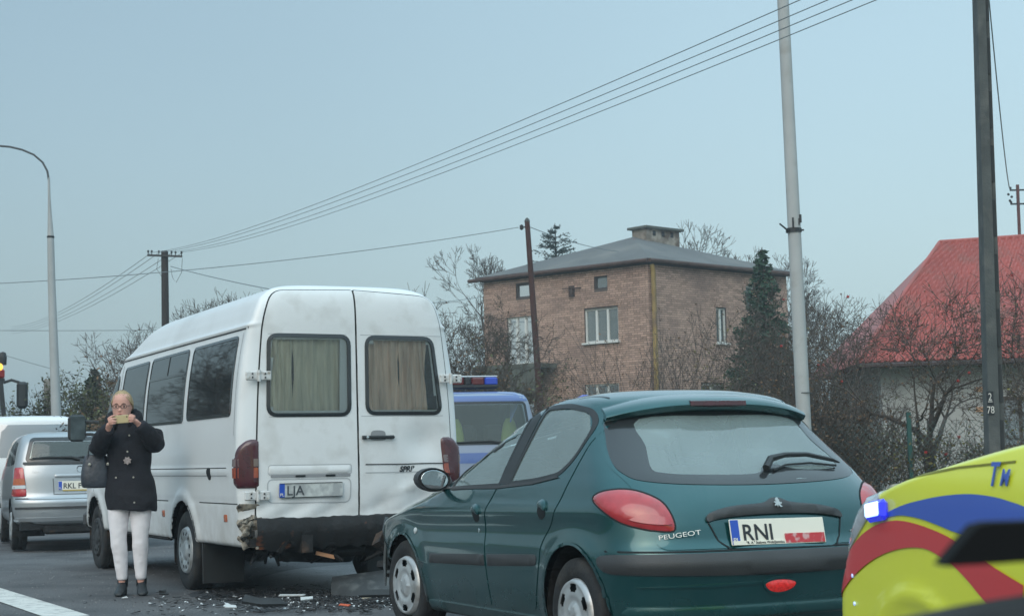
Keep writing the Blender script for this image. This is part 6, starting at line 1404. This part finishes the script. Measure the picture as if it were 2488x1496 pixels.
# ------------------------------------------------------------------ trees and bushes
class Twigs:
    """fast collector of tapering three-sided twigs and small leaves"""
    def __init__(s): s.A = []; s.B = []; s.r0 = []; s.r1 = []; s.leaf = []
    def seg(s, a, b, r0_, r1_): s.A.append(a); s.B.append(b); s.r0.append(r0_); s.r1.append(r1_)
    def mesh(s, name, m, parent, minr=0.):
        A = np.array(s.A); B = np.array(s.B); r0_ = np.maximum(np.array(s.r0), minr)[:, None]; r1_ = np.maximum(np.array(s.r1), minr)[:, None]
        d = B-A; d /= np.linalg.norm(d, axis=1, keepdims=True)+1e-9; ref = np.where(np.abs(d[:, 2:3]) < .9, [[0, 0, 1.]], [[1., 0, 0]])
        u = np.cross(d, ref); u /= np.linalg.norm(u, axis=1, keepdims=True)+1e-9; v = np.cross(d, u); n = len(A); V = np.zeros((n, 6, 3))
        for k in range(3):
            c, q = math.cos(2.094*k), math.sin(2.094*k); V[:, k] = A+r0_*(u*c+v*q); V[:, 3+k] = B+r1_*(u*c+v*q)
        base = (np.arange(n)*6)[:, None]; F = np.concatenate([base+np.array([[k, (k+1) % 3, 3+(k+1) % 3, 3+k]]) for k in range(3)])
        return mesh_np(name, V.reshape(-1, 3), F, m, parent)
def mesh_np(name, V, F, m, parent, smooth=False):
    me = bpy.data.meshes.new(name); nf, k = F.shape
    me.vertices.add(len(V)); me.vertices.foreach_set('co', V.astype(np.float32).ravel())
    me.loops.add(nf*k); me.loops.foreach_set('vertex_index', F.astype(np.int32).ravel())
    me.polygons.add(nf); me.polygons.foreach_set('loop_start', (np.arange(nf)*k).astype(np.int32)); me.polygons.foreach_set('loop_total', np.full(nf, k, np.int32))
    me.update(calc_edges=True); me.materials.append(m)
    if smooth: me.polygons.foreach_set('use_smooth', [True]*nf)
    o = bpy.data.objects.new(name, me); C.objects.link(o); o.parent = parent; return o
def leaves(name, pts, size, m, parent, rg, flat=.6):
    P = np.array(pts); n = len(P)
    a = np.array([[rg.gauss(0, 1), rg.gauss(0, 1), rg.gauss(0, 1)*flat] for _ in range(n)]); a /= np.linalg.norm(a, axis=1, keepdims=True)+1e-9
    b = np.array([[rg.gauss(0, 1), rg.gauss(0, 1), rg.gauss(0, 1)] for _ in range(n)]); b = np.cross(a, b); b /= np.linalg.norm(b, axis=1, keepdims=True)+1e-9
    s = np.array([rg.uniform(.6, 1.3)*size for _ in range(n)])[:, None]
    V = np.stack([P-a*s, P-b*s*.5, P+a*s, P+b*s*.5], 1).reshape(-1, 3); F = (np.arange(n)*4)[:, None]+np.array([[0, 1, 2, 3]])
    o = mesh_np(name, V, F, m, parent); o['kind'] = 'stuff'; return o
def rot_about(v, ax, an): return Matrix.Rotation(an, 3, ax) @ v
def grow_branch(tw, tips, p, d, length, rad, depth, rg, up=.25, wob=.35, split=(2, 3), ang=(.35, .8), keep=.72, side=.5):
    """one limb, bending as it goes, forking at its end and throwing side shoots"""
    n = 4 if depth > 1 else 3; seg = length/n; r = rad
    for i in range(n):
        d = (d+Vector((rg.gauss(0, wob), rg.gauss(0, wob), rg.gauss(0, wob)))*.35+Vector((0, 0, up*.25))).normalized()
        q = p+d*seg; r2 = r*.86; tw.seg(tuple(p), tuple(q), r, r2); p = q; r = r2
        if depth > 0 and rg.random() < side:
            ax = d.orthogonal().normalized(); ax = rot_about(ax, d, rg.uniform(0, 6.28)); dd = rot_about(d, ax, rg.uniform(.6, 1.2))
            grow_branch(tw, tips, p, dd, length*rg.uniform(.4, .65), r*.55, depth-1, rg, up, wob, split, ang, keep, side)
    if depth > 0:
        a0 = rg.uniform(0, 6.28); k = rg.randint(*split)
        for j in range(k):
            ax = rot_about(d.orthogonal().normalized(), d, a0+6.28*j/k); dd = rot_about(d, ax, rg.uniform(*ang))
            grow_branch(tw, tips, p, dd, length*rg.uniform(keep-.12, keep+.1), r*.72, depth-1, rg, up, wob, split, ang, keep, side)
    else: tips.append(tuple(p))
Mbark = mat('grey_brown_bark', (.050, .042, .038), .95, var=.3, vscale=3)
Mbark2 = mat('dark_twigs', (.085, .072, .062), .95, var=.3, vscale=3)
Mlf_b = mat('brown_autumn_leaf', (.135, .085, .05), .8, island=.5); Mlf_g = mat('dull_green_leaf', (.075, .085, .038), .8, island=.5)
Mlf_y = mat('yellow_green_leaf', (.13, .12, .035), .8, island=.4); Mapple = mat('red_apple', (.35, .03, .025), .4)
def tree(label, loc, h, trunk, seed, depth=5, L0=None, lean=(0, 0), minr=.006, up=.3, ang=(.35, .8), leafn=0, leafm=None, leafs=.035, name='bare_tree', limbs=4, r=.09, group='bare trees', wob=.35, side=.5, keep=.72, fruit=0, stretch=1.):
    rg = random.Random(seed); t = thing(name, label, 'tree', loc, rg.uniform(-.1, .1), group)
    tk = MB(); p = Vector((0, 0, 0)); pts = [p]; d = Vector((lean[0], lean[1], 1)).normalized()
    for i in range(4): p = p+d*(trunk/4)+Vector((rg.gauss(0, .03), rg.gauss(0, .03), 0)); pts.append(p.copy())
    tk.tube([tuple(q) for q in pts], [r*(1.25-.12*i) for i in range(5)], 8); tk.build('trunk', Mbark, t, smooth=True)
    tw = Twigs(); tips = []; L0 = L0 or (h-trunk)*.36
    for k in range(limbs):
        a = 6.28*k/limbs+rg.uniform(-.4, .4); el = rg.uniform(.35, .9) if k else .08
        dd = Vector((math.cos(a)*math.sin(el)*stretch, math.sin(a)*math.sin(el)*stretch, math.cos(el))).normalized()
        grow_branch(tw, tips, Vector(pts[-1 if k % 2 == 0 else -2]), dd, L0*rg.uniform(.8, 1.15), r*.55, depth, rg, up, wob, (2, 3), ang, keep, side)
    cr = tw.mesh('crown', Mbark2, t, minr)
    if leafn:
        mid = [tuple((np.array(tw.A[i])+np.array(tw.B[i]))/2) for i in rg.sample(range(len(tw.A)), min(leafn, len(tw.A)))]
        mid = [(x+rg.gauss(0, .03), y+rg.gauss(0, .03), z+rg.gauss(0, .03)) for x, y, z in mid]
        leaves('leaves', mid, leafs, leafm or Mlf_b, t, rg)
    for i in range(fruit):
        x, y, z = rg.choice(tips); b = MB(); b.lathe([(0, -.025), (.021, -.014), (.026, 0), (.02, .02), (0, .022)], 7, Matrix.Translation((x, y, z-.04))); b.build('apple', Mapple, t)
    return t
def conifer(label, loc, h, w, seed, m, group=None, z0=.4, layers=34, sparse=0., droop=.25):
    rg = random.Random(seed); t = thing('spruce', label, 'spruce', loc, 0, group); tk = MB(); tk.tube([(0, 0, 0), (0, 0, h*.6), (0, 0, h)], [w*.07, w*.04, .01], 7); tk.build('trunk', Mbark, t)
    tw = Twigs(); P = []
    for i in range(layers):
        f = i/layers; z = z0+(h-z0)*f**.9; R_ = w*(1-f)**.85*rg.uniform(.75, 1.15)+.06; nb = int(12-6*f)
        for k in range(nb):
            a = rg.uniform(0, 6.28); e = Vector((math.cos(a)*R_, math.sin(a)*R_, -R_*droop+R_*rg.uniform(-.05, .25))); o = Vector((0, 0, z)); tw.seg(tuple(o), tuple(o+e), .018, .005)
            ns = int(10+60*R_*(1-sparse))
            for q in range(ns):
                u = rg.uniform(.12, 1.04); wdt = .30*R_*(1.15-u)+.03; c = o+e*u; P.append((c.x+rg.gauss(0, wdt*.5), c.y+rg.gauss(0, wdt*.5), c.z+rg.gauss(0, .03)-.04*rg.random()))
    tw.mesh('branches', Mbark2, t); leaves('needles', P, .055, m, t, rg, .35); return t
def bush(label, loc, size, seed, m, stems=16, n=2500, depth=3, leafs=.04, name='bush', group='roadside bushes', twig=True, cat='bush'):
    rg = random.Random(seed); t = thing(name, label, cat, loc, 0, group); tw = Twigs(); tips = []
    for k in range(stems):
        x, y = rg.uniform(-.5, .5)*size[0], rg.uniform(-.5, .5)*size[1]
        grow_branch(tw, tips, Vector((x*.8, y*.8, 0)), Vector((rg.gauss(0, .25), rg.gauss(0, .25), 1)).normalized(), size[2]*rg.uniform(.32, .46), .018, depth, rg, .35, .35, (2, 3), (.25, .6), .7, .45)
    tw.mesh('stems', Mbark2, t, .004)
    if n:
        idx = [rg.randrange(len(tw.A)) for _ in range(n)]; P = []
        for i in idx: a = tw.B[i]; P.append((a[0]+rg.gauss(0, .07), a[1]+rg.gauss(0, .07), max(.03, a[2]+rg.gauss(0, .07))))
        leaves('leaves', P, leafs, m, t, rg)
    return t
# left: trees and hedge behind the silver car and the van
K = dict(depth=5, side=.24, ang=(.3, .75))
tree('bare spreading tree behind the street lamp at the left', (-8.3, 37, 0), 4.8, 1.8, 11, leafn=200, minr=.0045, up=.1, wob=.45, L0=.95, r=.10, stretch=1.4, **K)
tree('bare tree with a long diagonal limb between street lamp and van front', (-6.3, 31, 0), 4.2, 1.3, 12, leafn=300, minr=.0045, lean=(-.35, 0), up=.1, wob=.4, L0=.9, r=.12, **K)
tree('bare tree whose twigs show above the front of the van roof', (-8.3, 44, 0), 6.5, 2.3, 13, minr=.006, up=.15, wob=.45, L0=1.2, r=.11, stretch=1.3, **K)
tree('bare tree behind the middle of the van roof', (-6.2, 46, 0), 6.9, 2.6, 14, minr=.006, up=.15, wob=.4, L0=1.1, r=.11, stretch=1.3, **K)
tree('broad bare crown rising above the van roof right of the wooden pole', (-7.4, 45, 0), 6.6, 2.6, 214, minr=.006, up=.2, wob=.45, L0=1.25, r=.12, stretch=1.5, **K)
tree('bare tree just behind the wooden pole with the crossarm', (-9.9, 47, 0), 5.2, 1.6, 15, minr=.006, up=.15, L0=1.0, r=.10, stretch=1.3, **K)
conifer('small dark conifer left of the street lamp', (-10.2, 39, 0), 3.5, .7, 16, mat('dark_conifer', (.022, .038, .026), .9, island=.4), 'conifers')
for i, (x, y, w_, hh, mm_, lb) in enumerate(((-9.6, 36, 1.8, 3.0, Mlf_g, 'dark green bush behind the truck mirror'), (-6.9, 29.6, 1.5, 2.35, Mlf_g, 'dull green bush right of the street lamp foot'), (-5.9, 28, 1.8, 2.35, Mlf_b, 'rust-brown bush behind the woman'), (-5.5, 29.5, 1.6, 2.85, Mlf_b, 'tall brown bush beside the van windscreen'), (-11.6, 38.5, 1.8, 2.4, Mlf_g, 'green bush at the left edge of the picture'))):
    bush(lb, (x, y, 0), (w_, 1.2, hh), 30+i, mm_, stems=24, n=9500, leafs=.046)
# between van and brick house
tree('bare tree behind the right rear corner of the van', (-2.3, 33, 0), 4.9, 1.9, 17, minr=.0045, up=.35, L0=.95, r=.08, leafn=90, depth=4, side=.3, ang=(.25, .6))
tree('slender bare tree with upright shoots left of the brick house', (-1.5, 34, 0), 5.0, 1.6, 18, minr=.0045, up=.3, L0=.98, r=.08, leafn=120, depth=5, side=.2, ang=(.3, .65))
tree('bare twiggy tree touching the left corner of the brick house', (-.8, 35, 0), 4.6, 1.6, 218, minr=.005, up=.2, L0=.95, r=.08, leafn=300, **K)
tree('bent apple tree in front of the balcony of the brick house', (-.25, 38, 0), 4.6, 2.5, 19, minr=.005, up=-.12, wob=.55, L0=1.0, r=.10, leafn=350, leafm=Mlf_g, stretch=1.4, **K)
for i, (x, y, w_, hh, lb) in enumerate(((-1.4, 34.5, 1.9, 3.2, 'tangled olive-brown bush beside the police van lights'), (-.5, 36, 1.8, 3.1, 'dense dark bush at the left corner of the brick house'))):
    bush(lb, (x, y, 0), (w_, 1.4, hh), 50+i, Mlf_g if i else Mlf_b, stems=22, n=3800, leafs=.042)
KB = dict(depth=5, side=.22, minr=.009, up=.35, ang=(.25, .6), r=.14, leafn=120, leafs=.06, group='trees behind the brick house')
tree('bare tree crown above the left end of the grey roof', (-1.1, 68, 0), 11.0, 5.6, 20, L0=1.5, **KB)
conifer('conifer tip showing above the left roof slope', (2.0, 71, 0), 11.5, 3.4, 21, mat('blue_green_conifer', (.03, .05, .045), .9, island=.4), 'conifers', z0=4, layers=30, sparse=.4, droop=-.15)
for i, (x, lb) in enumerate(((8.2, 'bare crown above the right roof slope, nearest the chimney'), (9.7, 'middle bare crown above the right roof slope'), (11.7, 'bare crown right of the pale lamp column'), (13.4, 'broad bare crown between lamp column and red roof'))):
    tree(lb, (x, 70+i, 0), 11.3 if i < 2 else 10.6, (6.0, 6.2, 5.4, 4.4)[i], 22+i, L0=(1.5, 1.5, 1.45, 1.35)[i], **KB)
# shrubs in front of the house, the spruce
conifer('dark green spruce at the right corner of the brick house', (6.78, 43, 0), 6.6, 1.55, 27, mat('dark_spruce', (.040, .085, .055), .9, island=.4), 'conifers', z0=.6, layers=50, sparse=.2)
for i, (x, y, hh, lb) in enumerate(((3.1, 47, 4.0, 'upright bare shrub below the middle windows'), (4.2, 46, 4.6, 'bare shrub with long canes at the house corner'), (5.3, 46, 4.4, 'bare shrub left of the spruce'), (2.2, 48, 3.4, 'small bare shrub near the rust-brown pole'))):
    rg0 = random.Random(60+i); t = thing('bare_shrub', lb, 'shrub', (x, y, 0), 0, 'bare shrubs in front of the brick house'); tw = Twigs(); tips = []
    for k in range(15):
        dd = Vector((rg0.gauss(0, .28), rg0.gauss(0, .2), 1)).normalized(); grow_branch(tw, tips, Vector((rg0.uniform(-.4, .4), rg0.uniform(-.3, .3), 0)), dd, hh*rg0.uniform(.45, .62), .022, 2, rg0, .25, .22, (1, 2), (.15, .4), .62, .4)
    tw.mesh('stems', Mbark2, t, .0055); P = [(p[0]+rg0.gauss(0, .1), p[1], p[2]+rg0.gauss(0, .15)) for p in tw.B for _ in (0, 1)]; rg0.shuffle(P); leaves('leaves', P[:500], .04, Mlf_b, t, rg0)
bush('yellow-green bush filling in between spruce and lamp column', (7.9, 45, 0), (1.2, 1.2, 4.6), 66, Mlf_y, stems=12, n=1500, leafs=.05)
# right: apple tree, thicket and hedge
KA = dict(depth=5, side=.26, minr=.0038, wob=.5, leafs=.028, group='apple trees')
tree('large leafless apple tree with red apples in front of the red roof', (6.55, 25.5, 0), 4.6, 1.15, 28, up=.12, L0=1.12, r=.11, leafn=1100, fruit=14, stretch=1.5, limbs=5, **KA)
tree('second apple tree left of the first, behind the lamp column', (5.25, 28, 0), 4.3, 1.2, 29, up=.1, L0=1.0, r=.09, leafn=700, fruit=8, stretch=1.5, **KA)
tree('twiggy tree at the right edge behind the dark power pole', (8.3, 25, 0), 4.0, 1.1, 31, up=.1, L0=.95, r=.09, leafn=700, stretch=1.3, **KA)
tree('fine-twigged tree rising between spruce and red roof', (7.2, 37, 0), 5.2, 2.0, 232, up=.2, L0=1.0, r=.09, leafn=300, stretch=1.3, **KA)
tree('bare tree in the gap between lamp column and apple tree', (6.2, 33, 0), 4.7, 1.5, 32, up=.15, L0=1.0, r=.09, leafn=400, stretch=1.4, **KA)
for i, (x, y, w_, hh, mm_, lb, nn_) in enumerate(((4.75, 26, 1.4, 2.3, Mlf_b, 'brown bush right of the lamp column', 2200), (5.4, 25.4, 1.3, 1.8, Mlf_b, 'purple-brown bush above the hatchback tailgate corner', 1800), (5.9, 30, 1.6, 2.5, Mlf_g, 'dark bush under the edge of the red roof', 1800), (6.5, 24.9, 1.6, 1.35, Mlf_y, 'yellowish bush along the fence', 1300),
        (7.4, 24.6, 1.4, 1.15, Mlf_y, 'low yellowish bush left of the power pole', 900), (8.2, 24.2, 1.3, 2.3, Mlf_y, 'yellow-green bush right of the power pole', 1500), (4.1, 27.5, 1.2, 2.2, Mlf_g, 'green bush just left of the lamp column foot', 2400))):
    bush(lb, (x, y, 0), (w_, 1.0, hh), 70+i, mm_, stems=16, n=nn_, leafs=.030)
for i, (x, y, hh) in enumerate(((2.2, 38, 2.1), (3.6, 37, 2.2), (5.2, 37, 2.5), (.8, 40, 2.2))):
    bush(['low thicket in front of the brick house, right of the rust-brown pole', 'low thicket behind the hatchback roof', 'low thicket under the spruce', 'low thicket at the foot of the rust-brown pole'][i], (x, y, 0), (2.0, 1.4, hh), 85+i, Mlf_b if i % 2 else Mlf_g, stems=18, n=2600, leafs=.042)
# trees on the far side of the road, mirrored in the van's side windows
for i in range(5):
    s_ = 13+i*8.0; p = Vector((-5.0, 14.6))+Vector((-.66, .75))*s_+Vector((rnd.uniform(-1, 1), rnd.uniform(-1, 1)))
    tree('bare tree across the road, %s of the row, mirrored in the van windows' % ['nearest', 'second nearest', 'middle', 'second farthest', 'farthest'][i], (p.x, p.y, 0), 7.5, 1.8, 90+i, depth=5, minr=.009, L0=1.4, r=.2, leafn=150, leafs=.05, side=.2, group='roadside trees across the road', up=.2)
# distant hedge line closing the horizon
rg = random.Random(77); P = []
for i in range(42000):
    x = rg.uniform(-95, 75); y = 118+rg.uniform(-4, 4); P.append((x, y, rg.random()**1.5*(3.2+1.1*math.sin(x*.21)+.8*math.sin(x*.57))))
leaves('distant_hedge', P, .32, mat('distant_hedge_leaf', (.05, .05, .035), .9, island=.5), None, rg)
# ------------------------------------------------------------------ thin haze box, added to stand for windscreen glare
hz = MB(); hz.box((0, 180, 5.4), (520, 500, 13.2)); ho = hz.build('haze', mat('unused', (0, 0, 0)), None)
hm = bpy.data.materials.new('haze'); hm.use_nodes = True; nt = hm.node_tree; nt.nodes.clear()
o_ = nt.nodes.new('ShaderNodeOutputMaterial'); pv = nt.nodes.new('ShaderNodeVolumePrincipled'); pv.inputs['Density'].default_value = .0014; pv.inputs['Color'].default_value = (.82, .93, 1, 1); pv.inputs['Anisotropy'].default_value = .2
nt.links.new(pv.outputs[0], o_.inputs['Volume']); ho.data.materials.clear(); ho.data.materials.append(hm); ho['kind'] = 'stuff'
